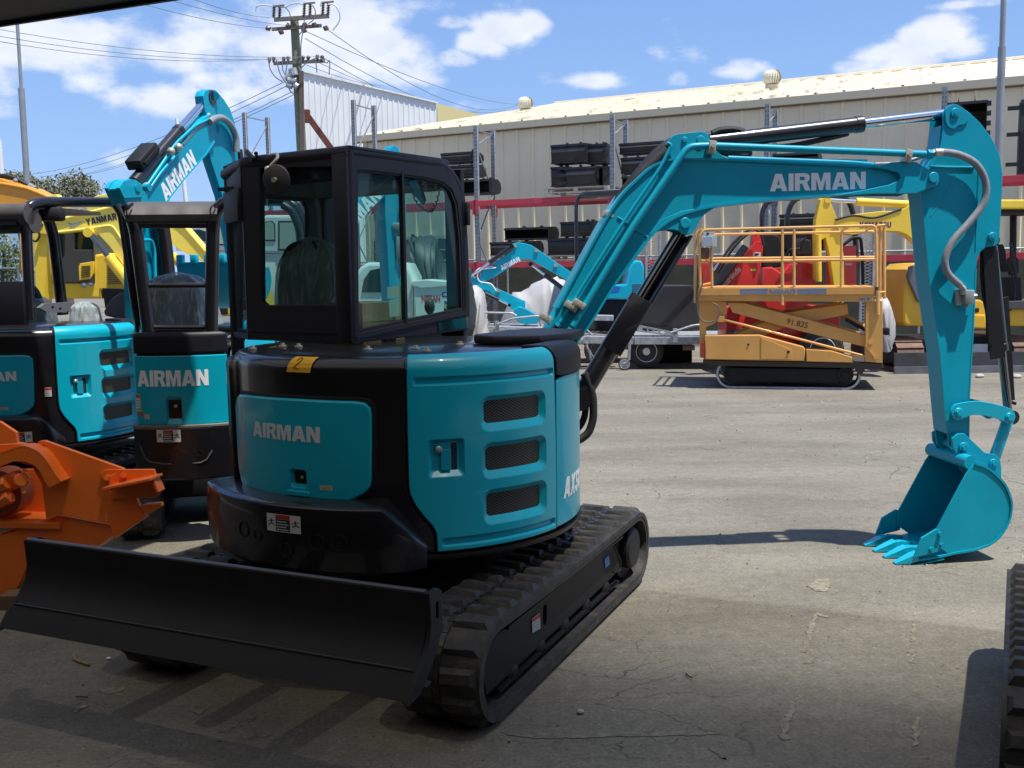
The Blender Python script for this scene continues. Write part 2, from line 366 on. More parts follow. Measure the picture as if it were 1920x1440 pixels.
# heavy block letters for lettering on machines: (advance, outline, holes)
GL = {
 'A': (.98, [(0, 0), (.31, 1), (.67, 1), (.98, 0), (.69, 0), (.63, .17), (.35, .17), (.29, 0)], [[(.41, .37), (.57, .37), (.49, .68)]]),
 'I': (.28, [(0, 0), (0, 1), (.28, 1), (.28, 0)], []),
 'R': (.86, [(0, 0), (0, 1), (.55, 1), (.72, .96), (.82, .86), (.84, .72), (.80, .58), (.68, .47), (.88, 0), (.58, 0), (.42, .40), (.28, .40), (.28, 0)], [[(.28, .60), (.28, .80), (.49, .80), (.55, .76), (.57, .70), (.55, .63), (.49, .60)]]),
 'M': (1.08, [(0, 0), (0, 1), (.37, 1), (.54, .42), (.71, 1), (1.08, 1), (1.08, 0), (.81, 0), (.81, .66), (.63, 0), (.45, 0), (.27, .66), (.27, 0)], []),
 'N': (.88, [(0, 0), (0, 1), (.30, 1), (.61, .44), (.61, 1), (.88, 1), (.88, 0), (.58, 0), (.27, .56), (.27, 0)], []),
 'Y': (.92, [(.32, 0), (.32, .40), (0, 1), (.30, 1), (.46, .64), (.62, 1), (.92, 1), (.60, .40), (.60, 0)], []),
 'K': (.88, [(0, 0), (0, 1), (.26, 1), (.26, .62), (.54, 1), (.88, 1), (.52, .54), (.9, 0), (.58, 0), (.34, .36), (.26, .26), (.26, 0)], []),
 'O': (.94, [(.47+.47*cos(i*pi/10), .5+.5*sin(i*pi/10)) for i in range(20)], [[(.47+.2*cos(i*pi/8), .5+.27*sin(i*pi/8)) for i in range(16)]]),
 'T': (.82, [(.27, 0), (.27, .76), (0, .76), (0, 1), (.82, 1), (.82, .76), (.55, .76), (.55, 0)], []),
 'S': (.82, [(.02, .30), (.06, .12), (.2, .02), (.42, 0), (.64, .03), (.78, .13), (.82, .30), (.76, .46), (.60, .55), (.40, .60), (.29, .65), (.28, .74), (.40, .79), (.52, .76), (.55, .69), (.79, .69), (.74, .88), (.6, .98), (.4, 1.0), (.2, .97), (.07, .87), (.03, .72), (.08, .56), (.22, .46), (.44, .40), (.54, .35), (.55, .26), (.42, .2), (.3, .23), (.27, .30)], []),
 'U': (.86, [(0, 1), (0, .34), (.06, .13), (.2, .02), (.43, 0), (.66, .02), (.8, .13), (.86, .34), (.86, 1), (.6, 1), (.6, .34), (.55, .24), (.43, .2), (.31, .24), (.26, .34), (.26, 1)], []),
 'H': (.86, [(0, 0), (0, 1), (.26, 1), (.26, .62), (.6, .62), (.6, 1), (.86, 1), (.86, 0), (.6, 0), (.6, .4), (.26, .4), (.26, 0)], []),
 'X': (.94, [(0, 0), (.3, .5), (.02, 1), (.33, 1), (.47, .7), (.61, 1), (.92, 1), (.64, .5), (.94, 0), (.62, 0), (.47, .3), (.32, 0)], []),
 'G': (.92, [(.92, .52), (.92, .06), (.7, .0), (.45, 0), (.2, .08), (.04, .28), (0, .5), (.05, .75), (.2, .93), (.47, 1), (.72, .95), (.88, .78), (.9, .68), (.62, .66), (.56, .77), (.46, .79), (.33, .72), (.28, .5), (.33, .28), (.46, .21), (.64, .24), (.64, .35), (.48, .35), (.48, .52)], []),
 'E': (.74, [(0, 0), (0, 1), (.72, 1), (.72, .78), (.27, .78), (.27, .61), (.66, .61), (.66, .4), (.27, .4), (.27, .22), (.74, .22), (.74, 0)], []),
 'C': (.88, [(.88, .34), (.8, .1), (.6, 0), (.42, 0), (.18, .08), (.04, .28), (0, .5), (.05, .75), (.2, .93), (.45, 1), (.68, .95), (.84, .8), (.87, .66), (.6, .63), (.55, .76), (.44, .79), (.33, .72), (.28, .5), (.33, .28), (.44, .21), (.56, .25), (.6, .38)], []),
 '5': (.78, [(.0, .26), (.08, .08), (.3, 0), (.55, .02), (.73, .14), (.78, .34), (.72, .54), (.55, .65), (.36, .64), (.38, .78), (.72, .78), (.72, 1), (.14, 1), (.06, .45), (.28, .42), (.40, .46), (.5, .42), (.52, .32), (.46, .22), (.34, .21), (.26, .29)], []),
 '0': (.78, [(.39+.39*cos(i*pi/10), .5+.5*sin(i*pi/10)) for i in range(20)], [[(.39+.13*cos(i*pi/8), .5+.28*sin(i*pi/8)) for i in range(16)]]),
}
def word(b, F, txt, uc, vc, width, height, th=.0015, w=0, shear=0, rot=0, fn=None, gap=.07, arc=None):
    x = 0; items = []
    for ch in txt:
        if ch == ' ': x += .5; continue
        adv, o, hs = GL[ch]; items.append((x, o, hs)); x += adv+gap
    tot = x-gap; kx = width/tot; c, s = cos(rot), sin(rot)
    for x0, o, hs in items:
        def tf(L):
            r = []
            for px, py in L:
                a = (px+x0-tot/2)*kx+shear*(py-.5)*height; v = (py-.5)*height; r.append((uc+a*c-v*s, vc+a*s+v*c))
            return r
        me = curve_mesh([tf(o)]+[tf(h) for h in hs], th)
        b.mesh(me, F.M() @ Matrix.Translation((0, 0, w+th/2)) if not fn else None, (lambda co: fn(Vector((co.x, co.y, co.z+w+th/2)))) if fn else None)
    return b
# ================================================================ house helper (curved upper body of the excavators)
class House:
    def __init__(s, C, yaw, R=.92, v1=1.485, rs=.06, z0=.635):
        s.C = Vector((C[0], C[1], 0)); y = radians(yaw); s.yaw = y
        s.d = Vector((sin(y), cos(y), 0)); s.r = Vector((cos(y), -sin(y), 0)); s.R, s.v1, s.rs, s.z0 = R, v1, rs, z0
    def P(s, th, z, w=0):
        t = radians(th); R = s.R+w
        if z > s.v1:
            ph = (z-s.v1)/s.rs
            if ph > pi/2: R = s.R-s.rs-(ph-pi/2)*s.rs; zz = s.v1+s.rs+w
            else: R = s.R-s.rs+(s.rs+w)*cos(ph); zz = s.v1+(s.rs+w)*sin(ph)
        else: zz = z
        return s.C+s.r*(R*sin(t))-s.d*(R*cos(t))+Vector((0, 0, zz))
    def L(s, fwd, rt, z=0): return s.C+s.d*fwd+s.r*rt+Vector((0, 0, z))
    def q(s, px, py, w=0):
        D = ray(px, py or 740); R = s.R+w
        a = D.x**2+D.y**2; b = -2*(D.x*s.C.x+D.y*s.C.y); c = s.C.x**2+s.C.y**2-R*R
        t = (-b-sqrt(max(0, b*b-4*a*c)))/(2*a); p = Vector((D.x*t, D.y*t, 0))-s.C
        return (degrees(atan2(p.dot(s.r), -p.dot(s.d))), EYE+D.z*t)
    def fn(s, co): return s.P(degrees(co.x/s.R), co.y, co.z)
    def patch(s, b, poly, w0, w1, holes=(), bevel=0):
        k = s.R*pi/180
        me = curve_mesh([[(x*k, z) for x, z in L] for L in [poly]+list(holes)], w1-w0, bevel)
        bm = bmesh.new(); bm.from_mesh(me); bpy.data.meshes.remove(me)
        xs = [v.co.x for v in bm.verts]; ys = [v.co.y for v in bm.verts]
        x = min(xs); st = 3.5*k
        def cut(co, no): bmesh.ops.bisect_plane(bm, geom=bm.verts[:]+bm.edges[:]+bm.faces[:], plane_co=co, plane_no=no, dist=1e-5)
        while x < max(xs): cut((x, 0, 0), (1, 0, 0)); x += st
        for i in range(7):
            z = s.v1+s.rs*pi/2*i/6
            if min(ys) < z < max(ys): cut((0, z, 0), (0, 1, 0))
        for v in bm.verts: v.co = s.fn(Vector((v.co.x, v.co.y, v.co.z+(w0+w1)/2)))
        me = bpy.data.meshes.new('t'); bm.to_mesh(me); bm.free()
        b.mesh(me); return b
    def dish(s, b, lo, wo, li, wi):
        """sloping wall between two outlines of the same length"""
        A = [b.bm.verts.new(s.P(x, z, wo)) for x, z in lo]; C = [b.bm.verts.new(s.P(x, z, wi)) for x, z in li]; n = len(A)
        for i in range(n): b.bm.faces.new((A[i], A[(i+1) % n], C[(i+1) % n], C[i]))
        return b
    def text(s, b, txt, thc, zc, width, height, w, th=.002, bold=.03, shear=0, rot=0):
        k = s.R*pi/180
        fr = Fr((0, 0, 0), (1, 0, 0), (0, 1, 0))
        b.text(fr, txt, thc*k, zc, width, height, th, w, bold, shear, rot, fn=s.fn); return b

def drr(u0, u1, v0, v1, r, R=.92):
    """rounded rectangle in (degrees, z) with round corners on the curved surface"""
    k = R*pi/180
    L = rrect(u0*k, u1*k, v0, v1, r); o = []
    for i in range(len(L)):
        a, c = L[i], L[(i+1) % len(L)]; n = 8 if i in (5, 17) else 1
        for j in range(n): o.append((a[0]+(c[0]-a[0])*j/n, a[1]+(c[1]-a[1])*j/n))
    return [(x/k, y) for x, y in o]

def figure(b, F, u, v, h, w):
    """small stick figure mark as on warning labels"""
    def ln(a, c, t=.012): 
        ax, ay = u+a[0]*h, v+a[1]*h; cx, cy = u+c[0]*h, v+c[1]*h; L = sqrt((cx-ax)**2+(cy-ay)**2) or 1; nx, ny = -(cy-ay)/L*t*h*4, (cx-ax)/L*t*h*4
        b.add([F(ax+nx, ay+ny, w), F(ax-nx, ay-ny, w), F(cx-nx, cy-ny, w), F(cx+nx, cy+ny, w)], [(0, 1, 2, 3)])
    ln((0, .3), (.05, -.05)); ln((.05, -.05), (-.2, -.4)); ln((.05, -.05), (.25, -.35)); ln((0, .2), (-.25, .05)); ln((0, .2), (.25, .3)); ln((-.05, .38), (.06, .38), .03)

def warn_label(parent, P, name='warning_label', two=True, label=None):
    """P(u,v,w) with u,v in 0..1; white label, dark text block, red header, figures"""
    b = B(); n = 6
    for i in range(n): b.add([P(i/n, 0, .001), P((i+1)/n, 0, .001), P((i+1)/n, 1, .001), P(i/n, 1, .001)], [(0, 1, 2, 3)])
    o = b.build(name, mat('label_white', (.62, .62, .6), .45), parent, 0)
    if label: o['label'] = label
    b = B(); b.add([P(.28, .05, .002), P(.7, .05, .002), P(.7, .72, .002), P(.28, .72, .002)], [(0, 1, 2, 3)])
    figure(b, lambda u, v, w: P(u, v, w), .14, .5, .7*.6, .002); figure(b, lambda u, v, w: P(u, v, w), .85, .5, .7*.6, .002)
    b.build('label_print', mat('label_black', (.02, .02, .02), .5), o, 0)
    b = B(); b.add([P(.28, .74, .002), P(.7, .74, .002), P(.7, .97, .002), P(.28, .97, .002)], [(0, 1, 2, 3)])
    b.build('label_header', mat('label_red', (.45, .035, .01), .5), o, 0)
    b = B()
    for k in range(4): b.add([P(.31, .12+k*.15, .003), P(.66-.05*(k % 2), .12+k*.15, .003), P(.66-.05*(k % 2), .17+k*.15, .003), P(.31, .17+k*.15, .003)], [(0, 1, 2, 3)])
    b.build('label_text_lines', mat('label_white', (.62, .62, .6)), o, 0)
    return o
def small_label(parent, P, name='small_label', head=(.6, .3, .02), body=(.6, .6, .55)):
    b = B(); b.add([P(0, 0, .001), P(1, 0, .001), P(1, 1, .001), P(0, 1, .001)], [(0, 1, 2, 3)]); o = b.build(name, mat('lb%.2f%.2f' % body[:2], body, .5), parent, 0)
    b = B(); b.add([P(0.03, .72, .002), P(.97, .72, .002), P(.97, .96, .002), P(.03, .96, .002)], [(0, 1, 2, 3)]); b.build('label_header', mat('lh%.2f%.2f' % head[:2], head, .5), o, 0)
    b = B()
    for k in range(3): b.add([P(.1, .15+k*.18, .002), P(.85, .15+k*.18, .002), P(.85, .2+k*.18, .002), P(.1, .2+k*.18, .002)], [(0, 1, 2, 3)])
    b.build('label_text_lines', mat('label_grey', (.2, .2, .2)), o, 0); return o
def bilin(F, quad, w=0):
    """label mapping from four picture corners tl,tr,br,bl lying on frame F"""
    q = [F.q(x, y, w) for x, y in quad]
    def P(u, v, k):
        a = [q[3][i]*(1-u)+q[2][i]*u for i in (0, 1)]; c = [q[0][i]*(1-u)+q[1][i]*u for i in (0, 1)]
        return F.p(a[0]*(1-v)+c[0]*v, a[1]*(1-v)+c[1]*v, w+k)
    return P
def hbilin(H, t0, t1, z0, z1, w):
    return lambda u, v, k: H.P(t0+(t1-t0)*u, z0+(z1-z0)*v, w+k)

# ================================================================ crawler track
def stadium(L, R, zc, n=14):
    """closed path (u, z, angle) : bottom from -L to L, far end, top, near end"""
    out = []
    m = 16
    for i in range(m): out.append((-L+2*L*i/m, zc-R))
    for i in range(n): a = -pi/2+pi*i/n; out.append((L+R*cos(a), zc+R*sin(a)))
    for i in range(m):
        u = L-2*L*i/m; out.append((u, zc+R-.012*sin(pi*i/m)))
    for i in range(n): a = pi/2+pi*i/n; out.append((-L+R*cos(a), zc+R*sin(a)))
    return out
def path_at(path, s):
    n = len(path); d = 0; tot = 0
    L = [sqrt((path[(i+1) % n][0]-path[i][0])**2+(path[(i+1) % n][1]-path[i][1])**2) for i in range(n)]
    s = s % sum(L)
    for i in range(n):
        if d+L[i] >= s:
            t = (s-d)/L[i]; a, b = path[i], path[(i+1) % n]
            tx, ty = (b[0]-a[0])/L[i], (b[1]-a[1])/L[i]
            return a[0]+(b[0]-a[0])*t, a[1]+(b[1]-a[1])*t, tx, ty
        d += L[i]
def make_track(parent, F, wd, L, R, zc, lug=.028, pitch=.125, sgn=1, rub=None, thick=.027, detailed=True, plate=True):
    """F: outer face frame (u along track, v up, w outwards). belt spans w -wd..0"""
    rub = rub or RUB
    mid = stadium(L, R-lug-thick/2, zc)
    b = B(); b.ribbon(F, mid, -wd, 0, thick, closed=True)
    inn = stadium(L, R-lug-thick-.012, zc)
    b.ribbon(F, inn, -.05, -.004, .022, closed=True); b.ribbon(F, inn, -wd+.004, -wd+.05, .022, closed=True)
    tr = b.build('track_belt', rub, parent, 30)
    outp = stadium(L, R-lug, zc); tot = sum(sqrt((outp[(i+1) % len(outp)][0]-outp[i][0])**2+(outp[(i+1) % len(outp)][1]-outp[i][1])**2) for i in range(len(outp)))
    n = int(round(tot/pitch)); b = B()
    for i in range(n):
        for row, (wa, wb, ph) in enumerate(((-.012, -wd*.46, 0), (-wd*.54, -wd+.012, .5))):
            u, v, tx, ty = path_at(outp, (i+ph)*tot/n); nx, ny = ty, -tx
            if sgn and (nx*0+ny) is None: pass
            # outward normal: away from the loop centre line
            T = F.U*tx+F.V*ty; Nn = F.U*nx+F.V*ny; O = F.p(u, v, 0)
            hb, ht = pitch*.31, pitch*.17; Wd = F.N
            j = (random.random()-.5)*.006
            def c(t, h, w_): return O+T*t+Nn*h+Wd*w_
            s1, s2 = (wa-.002, wb) if row == 0 else (wb+.002, wa)   # s1 outer edge, s2 inner edge
            e = .022 if row == 0 else -.022
            vs = [c(-hb, -.004, s1), c(hb, -.004, s1), c(hb*1.15, -.004, s2), c(-hb*.75, -.004, s2),
                  c(-ht, lug, s1-e), c(ht, lug, s1-e), c(ht*1.5, lug+j*0, s2+e*.6), c(-ht*.5, lug, s2+e*.6)]
            b.add(vs, [(3, 2, 1, 0), (4, 5, 6, 7), (0, 1, 5, 4), (1, 2, 6, 5), (2, 3, 7, 6), (3, 0, 4, 7)])
    b.build('tread_lugs', rub, tr, 20)
    if detailed:
        b = B(); b.ribbon(F, [(x, y) for x, y in stadium(L, R-lug+.001, zc)], -wd/2-.012, -wd/2+.012, .006, closed=True)
        for i in range(2*n):
            u, v, tx, ty = path_at(outp, i*tot/(2*n)); nx, ny = ty, -tx; T = F.U*tx+F.V*ty; Nn = F.U*nx+F.V*ny
            Rm = Matrix((T, Nn, F.N)).transposed(); b.box(F.p(u, v, -wd/2)+Nn*.001, (.034, .012, .03), Rm)
        b.build('track_links', mat('worn_link', (.05, .048, .046), .35, metal=.5, nscale=30, namt=.4), tr, 0)
    return tr
# ================================================================ MAIN EXCAVATOR
TC = Vector((-.564, 5.44, 0)); TY = radians(24.0)
dt = Vector((sin(TY), cos(TY), 0)); rt = Vector((cos(TY), -sin(TY), 0))
H1 = House((TC.x, TC.y), 34.0)
ex = thing('excavator', 'teal and black excavator with enclosed cab, raised blade and boom reaching right, nearest machine', 'excavator', (TC.x, TC.y, 0))
FT = Fr(TC+rt*1.0, dt); FTL = Fr(TC-rt*1.0, -dt)
# tracks
for F_, nm in ((FT, 'r'), (FTL, 'l')):
    tr = make_track(ex, F_, .4, 1.009, .245, .245, lug=.025)
    b = B()
    if nm == 'r':
        poly = FT.qs([(1146, 1019), (933, 1189), (915, 1218), (905, 1262), (912, 1306), (1143, 1088), (1164, 1066), (1166, 1052)], -.07)
    else: poly = [(-.95, .36), (-1.02, .2), (-.9, .1), (.95, .1), (.95, .36)]
    slot = FT.q(1022, 1153, -.07) if nm == 'r' else (0, .24)
    b.plate(F_, poly, -.3, -.07, holes=[rrect(slot[0]-.022, slot[0]+.022, slot[1]-.05, slot[1]+.05, .02)], bevel=.006)
    tf = b.build('track_frame', BLKM, tr)
    b = B(); b.fbox(F_, -.85, .8, .36, .375, -.3, -.035); b.fbox(F_, -.9, .8, .085, .1, -.3, -.06); b.build('frame_ledge', BLKM, tf)
    b = B()
    e = FT.q(1178, 1022, -.06) if nm == 'r' else (-1.0, .245)
    b.lathe(F_.p(e[0], .255, -.32), F_.N, [(0, .3), (.11, .3), (.125, .285), (.125, .24), (.19, .24), (.19, .1), (0, .1)], 28)
    b.build('sprocket', BLKM, tr)
    b = B(); e2 = -e[0]
    b.lathe(F_.p(e2, .245, -.32), F_.N, [(0, .22), (.06, .22), (.08, .2), (.185, .2), (.185, .05), (0, .05)], 28); b.build('idler', BLKM, tr)
    b = B()
    for k in range(5):
        u = -.72+k*.33; b.lathe(F_.p(u, .105, -.32), F_.N, [(0, .26), (.03, .26), (.055, .24), (.055, .05), (0, .05)], 14)
    b.build('rollers', BLKM, tr)
    b = B()
    b.fbox(F_, -.97, .97, .055, .064, -.25, -.15)
    for k in range(22): b.fbox(F_, -.95+k*.088, -.95+k*.088+.045, .062, .085, -.26, -.14)
    b.build('guide_lugs', RUB, tr)
    if nm == 'r':
        P = bilin(FT, [(997, 1160), (1012, 1149), (1013, 1178), (998, 1187)], -.066); small_label(tr, P, 'track_label', (.45, .03, .01), (.55, .55, .55))
        P = bilin(FT, [(1133, 1048), (1141, 1041), (1143, 1058), (1135, 1065)], -.066); small_label(tr, P, 'blue_label', (.03, .15, .45), (.05, .25, .6))
        b = B(); b.tube(fillet([FT.at(1147, 1015, -.04), FT.at(1164, 1052, -.04), FT.at(1163, 1070, -.04), FT.at(1150, 1073, -.04)], .02), .006, 6); b.build('grease_pipe', BLKM, tr)
# undercarriage centre and slewing ring
b = B(); b.box(TC+Vector((0, 0, .36)), (1.3, 1.1, .2), Matrix((rt, dt, Vector((0, 0, 1)))).transposed(), .03); b.build('chassis', BLKM, ex)
b = B(); b.cyl(TC+Vector((0, 0, .44)), TC+Vector((0, 0, .57)), .42, seg=36); b.build('slewing_ring', BLKM, ex)
# blade
FB = Fr(TC-dt*1.72, rt)
prof = [(-.055, .775), (-.064, .72), (-.062, .66), (-.046, .60), (-.010, .545), (.035, .50)]
b = B(); n = 24
outs = [(-w_, z) for w_, z in prof]
fr = [[b.bm.verts.new(FB.p(-1+2*i/n, z, w_)) for w_, z in prof] for i in range(n+1)]
bk = [[b.bm.verts.new(FB.p(-1+2*i/n, z, w_-.025)) for w_, z in prof] for i in range(n+1)]
for i in range(n):
    for k in range(len(prof)-1):
        b.bm.faces.new((fr[i][k], fr[i+1][k], fr[i+1][k+1], fr[i][k+1])); b.bm.faces.new((bk[i][k], bk[i][k+1], bk[i+1][k+1], bk[i+1][k]))
    b.bm.faces.new((fr[i][0], bk[i][0], bk[i+1][0], fr[i+1][0])); b.bm.faces.new((fr[i][-1], fr[i+1][-1], bk[i+1][-1], bk[i][-1]))
bl = b.build('blade', BLKM, ex, 40)
EDG = mat('blade_edge_highlight', (.04, .042, .06), .35, coat=.4)  # lighter colour paints the highlight along the blade's top rail and seam
b = B(); b.tube([FB.p(-1, .775, -.068), FB.p(1, .775, -.068)], .013, 10); b.build('blade_top_rail', EDG, bl)
b = B(); b.tube([FB.p(-.995, .519, .031), FB.p(.995, .519, .031)], .0045, 8); b.build('blade_seam', EDG, bl)
b = B()
vs = [FB.p(-1, .515, .03), FB.p(1, .515, .03), FB.p(1, .43, .098), FB.p(-1, .43, .098), FB.p(-1, .515, .008), FB.p(1, .515, .008), FB.p(1, .43, .08), FB.p(-1, .43, .08)]
b.add(vs, [(0, 1, 2, 3), (4, 7, 6, 5), (0, 4, 5, 1), (3, 2, 6, 7), (1, 5, 6, 2), (0, 3, 7, 4)]); b.build('cutting_edge', BLKM, bl)
for s_ in (-1, 1):
    FE = Fr(TC+rt*(s_*1.0)-dt*1.72, -dt)      # u towards camera
    b = B(); poly = [(-.058, .776), (-.13, .776), (-.155, .76), (-.155, .64), (-.12, .56), (-.03, .47), (.03, .43), (.105, .42), (.045, .5), (-.01, .545), (-.05, .6), (-.066, .66), (-.062, .72)]
    if s_ > 0: b.plate(FE, poly, -.02, .004, holes=[rrect(-.125, -.105, .66, .73, .009)], bevel=.003)
    else: b.plate(FE, poly, -.004, .02, bevel=.003)
    b.build('end_plate', BLKM, bl)
for s_ in (-1, 1):
    b = B(); b.bar(TC-dt*1.62+rt*s_*.42+Vector((0, 0, .55)), TC-dt*.7+rt*s_*.42+Vector((0, 0, .36)), .1, .16, bev=.01)
    b.build('blade_arm', BLKM, bl)
b = B(); b.cyl(TC-dt*1.55+Vector((0, 0, .6)), TC-dt*.5+Vector((0, 0, .42)), .055, bev=.01); b.build('blade_cylinder', BLKM, bl)

# ---------------- upper body
def make_body(parent, H, panel_text=True, tx=.8):
    b = B(); R = H.R
    pr = [(0.3, .6), (R-.08, .6), (R-.06, .62), (R-.05, .64), (R-.05, H.v1)]+[(R-H.rs+(H.rs-.05)*cos(a), H.v1+(H.rs-.05)*sin(a)) for a in [pi/2*i/6 for i in range(1, 7)]]+[(R-H.rs-.1, H.v1+H.rs-.014), (R-H.rs-.12, H.v1+H.rs-.002), (0, H.v1+H.rs)]
    b.lathe(H.C, (0, 0, 1), pr, 96)
    body = b.build('body_shell', BLK, parent, 50)
    b = B(); b.lathe(H.C, (0, 0, 1), [(R-.06, .60), (R+.008, .60), (R+.014, .612), (R+.012, .626), (R-.02, .63)], 96)
    b.build('sill_trim', mat('sill', (.03, .03, .032), .25, metal=.6), body, 50)
    b = B(); zt = H.v1+H.rs*pi/2+.12
    H.patch(b, [(-150, .64), (-150, zt), (39.2, zt), (39.0, 1.45), (38.7, 1.2), (38.7, .965), (39.1, .905), (40.6, .852), (42.9, .80), (45.2, .755), (46.2, .725), (46.4, .64)], -.045, -.002, bevel=.006)
    b.build('rear_cover', BLK, body, 50)
    b = B(); H.patch(b, [(-95, .66), (-95, 1.5), (-31, 1.5), (-29.5, 1.46), (-29.2, .9), (-30, .66)], -.03, .034, bevel=.02); b.build('corner_cover', BLK, body, 50)
    # side door with three grilles
    Gs = [(62.2, 83.5, 1.224, 1.331), (62.5, 83.7, .999, 1.11), (62.6, 83.6, .78, .888)]
    ribs = [(41.5, 89, 1.428, 1.447), (48.8, 89.5, .672, .694)]
    hd = (45.9, 54.4, 1.005, 1.158)
    door = [(39.8, H.v1+H.rs*1.57), (39.4, 1.45), (39.3, 1.2), (39.3, .97), (39.7, .915), (41.2, .862), (43.5, .81), (45.8, .765), (46.8, .73), (47.0, .68), (47.0, .642), (56, .642), (66, .642), (78, .642), (90.6, .645), (90.8, .9), (90.6, 1.2), (90.2, 1.42), (89.8, 1.52), (89.6, H.v1+H.rs*1.57)]
    gout = [drr(g[0]-1.5, g[1]+1.6, g[2]-.036, g[3]+.022, .045) for g in Gs]; gin = [drr(g[0], g[1], g[2], g[3], .022) for g in Gs]
    hout = drr(hd[0]-.9, hd[1]+.9, hd[2]-.012, hd[3]+.008, .014); hin = drr(hd[0]+.2, hd[1]-.2, hd[2]+.014, hd[3]-.006, .01)
    rout = [drr(r[0]-.4, r[1]+.4, r[2]-.008, r[3]+.008, .012) for r in ribs]; rin = [drr(r[0]+.3, r[1]-.3, r[2]+.002, r[3]-.002, .006) for r in ribs]
    b = B(); H.patch(b, door, -.006, .012, holes=gout+[hout]+rout, bevel=.004)
    for a, c in list(zip(gout, gin)): H.dish(b, a, .010, c, -.012)
    H.dish(b, hout, .010, hin, -.014)
    for a, c in zip(rout, rin): H.dish(b, a, .010, c, -.006)
    for c in rin: H.patch(b, c, -.0085, -.006)
    H.patch(b, drr(hd[0]-.4, hd[1]+.4, hd[2], hd[3], .01), -.018, -.0135)
    dr = b.build('side_door', TEAL, body, 40)
    gm = mat('grille_backing', (.006, .006, .007), .7)
    for g in Gs:
        b = B(); H.patch(b, drr(g[0]-.3, g[1]+.3, g[2]-.006, g[3]+.006, .02), -.03, -.026); gr = b.build('grille', gm, body, 40)
        b = B(); k = R*pi/180; x0, x1, z0, z1 = g[0]*k, g[1]*k, g[2], g[3]; st = .0135
        def wire(p, q_):
            n_ = 4; pts = [H.P((p[0]+(q_[0]-p[0])*i/n_)/k, p[1]+(q_[1]-p[1])*i/n_, -.014) for i in range(n_+1)]
            for i in range(n_):
                A_, C_ = pts[i], pts[i+1]; up = Vector((0, 0, .0017)); b.add([A_-up, C_-up, C_+up, A_+up], [(0, 1, 2, 3)])
        for sg, slope in ((1, .55), (-1, .55)):
            L_ = (x1-x0); c0 = z0-L_*slope
            c0 = (z0-L_*slope) if sg > 0 else z0; cend = z1 if sg > 0 else z1+L_*slope
            while c0 < cend:
                # line z = c0 + sg*slope*(x-x0)
                lo, hi = x0, x1
                if sg > 0: lo = max(lo, x0+(z0-c0)/slope); hi = min(hi, x0+(z1-c0)/slope)
                else: lo = max(lo, x0+(c0-z1)/slope); hi = min(hi, x0+(c0-z0)/slope)
                if hi-lo > .004: wire((lo, c0+sg*slope*(lo-x0)), (hi, c0+sg*slope*(hi-x0)))
                c0 += st
        b.build('grille_mesh', mat('grille_wire', (.12, .12, .11), .4, metal=.4), gr, 0)
    # latch
    b = B(); H.patch(b, drr(48.6, 51.6, 1.02, 1.12, .008), -.012, .002, bevel=.002); H.patch(b, drr(47.0, 49.2, 1.1, 1.145, .008), -.012, .003, bevel=.002)
    h_ = b.build('door_handle', TEAL2, dr); b = B(); b.cyl(H.P(48, 1.122, 0), H.P(48, 1.122, .012), .014, seg=16, bev=.003); b.cyl(H.P(48, 1.122, .012), H.P(48, 1.122, .016), .006, seg=10); b.build('lock', ZINC, h_)
    b = B(); H.patch(b, drr(51.8, 53.6, 1.02, 1.145, .006), -.0134, -.012); b.build('recess_shade', mat('teal_gap_shade', (.004, .03, .04), .6), h_)  # darkened teal strip paints the shade in the gap beside the handle
    # front cover
    b = B(); cov = [(91.2, .648), (150, .648), (150, 1.40)]+[(91.6+k*1.4, 1.405+.0*k) for k in (4,)]+[(93.5, 1.40), (91.5, 1.385)]
    H.patch(b, cov, -.006, .010, bevel=.004); fc = b.build('front_cover', TEAL, body, 40)
    b = B(); top = [(90.3, 1.60), (90.6, 1.5), (91.0, 1.42), (94, 1.41), (110, 1.41), (150, 1.41), (150, 1.68), (88, 1.68)]
    H.patch(b, top, -.006, .018, bevel=.006); b.build('top_moulding', CABM, body, 40)
    # rear panel
    pan = [(-24.5, 1.325), (-22, 1.346), (-10, 1.352), (6.3, 1.356), (25.0, 1.352), (27.6, 1.345), (29.1, 1.322), (29.4, 1.29), (29.2, 1.15), (28.8, .985), (28.3, .955), (26.5, .925), (22.5, .892), (18, .872), (8, .855), (-8, .846), (-15, .853), (-20, .87), (-23.5, .905), (-25.5, .96), (-26.2, 1.05), (-26.4, 1.28)]
    gp = [(1.5+(x-1.5)*1.045, 1.1+(z-1.1)*1.06) for x, z in pan]
    b = B(); H.patch(b, gp, -.004, .004, bevel=.002); b.build('panel_seal', mat('seal_rubber', (.006, .006, .007), .6), body, 40)
    hk = drr(3.5, 9.0, .945, 1.02, .012); hki = drr(4.0, 8.6, .955, 1.015, .008)
    b = B(); H.patch(b, pan, .0, .026, holes=[hk], bevel=.009); H.dish(b, hk, .022, hki, .0)
    # raised shoulder round the latch opening
    rp = b.build('rear_panel', TEAL, body, 40)
    b = B(); H.patch(b, drr(3.7, 8.9, .95, 1.02, .008), -.004, .001); b.cyl(H.P(7.2, .988, .002), H.P(7.2, .988, .012), .01, seg=14); lk = b.build('panel_latch', BLKM, rp)
    b = B(); b.cyl(H.P(7.2, .988, .012), H.P(7.2, .988, .016), .008, seg=12); b.build('lock', ZINC, lk)
    b = B(); hk2 = drr(2.2, 10.3, .9, .925, .01); H.patch(b, hk2, .024, .034, bevel=.004); b.build('latch_lip', TEAL, rp)
    if panel_text: b = B(); word(b, IDF, 'AIRMAN', tx*H.R*pi/180, 1.194, .43, .073, .0015, .0265, fn=H.fn); b.build('lettering', mat('silver_letter', (.66, .68, .70), .4), rp, 0)
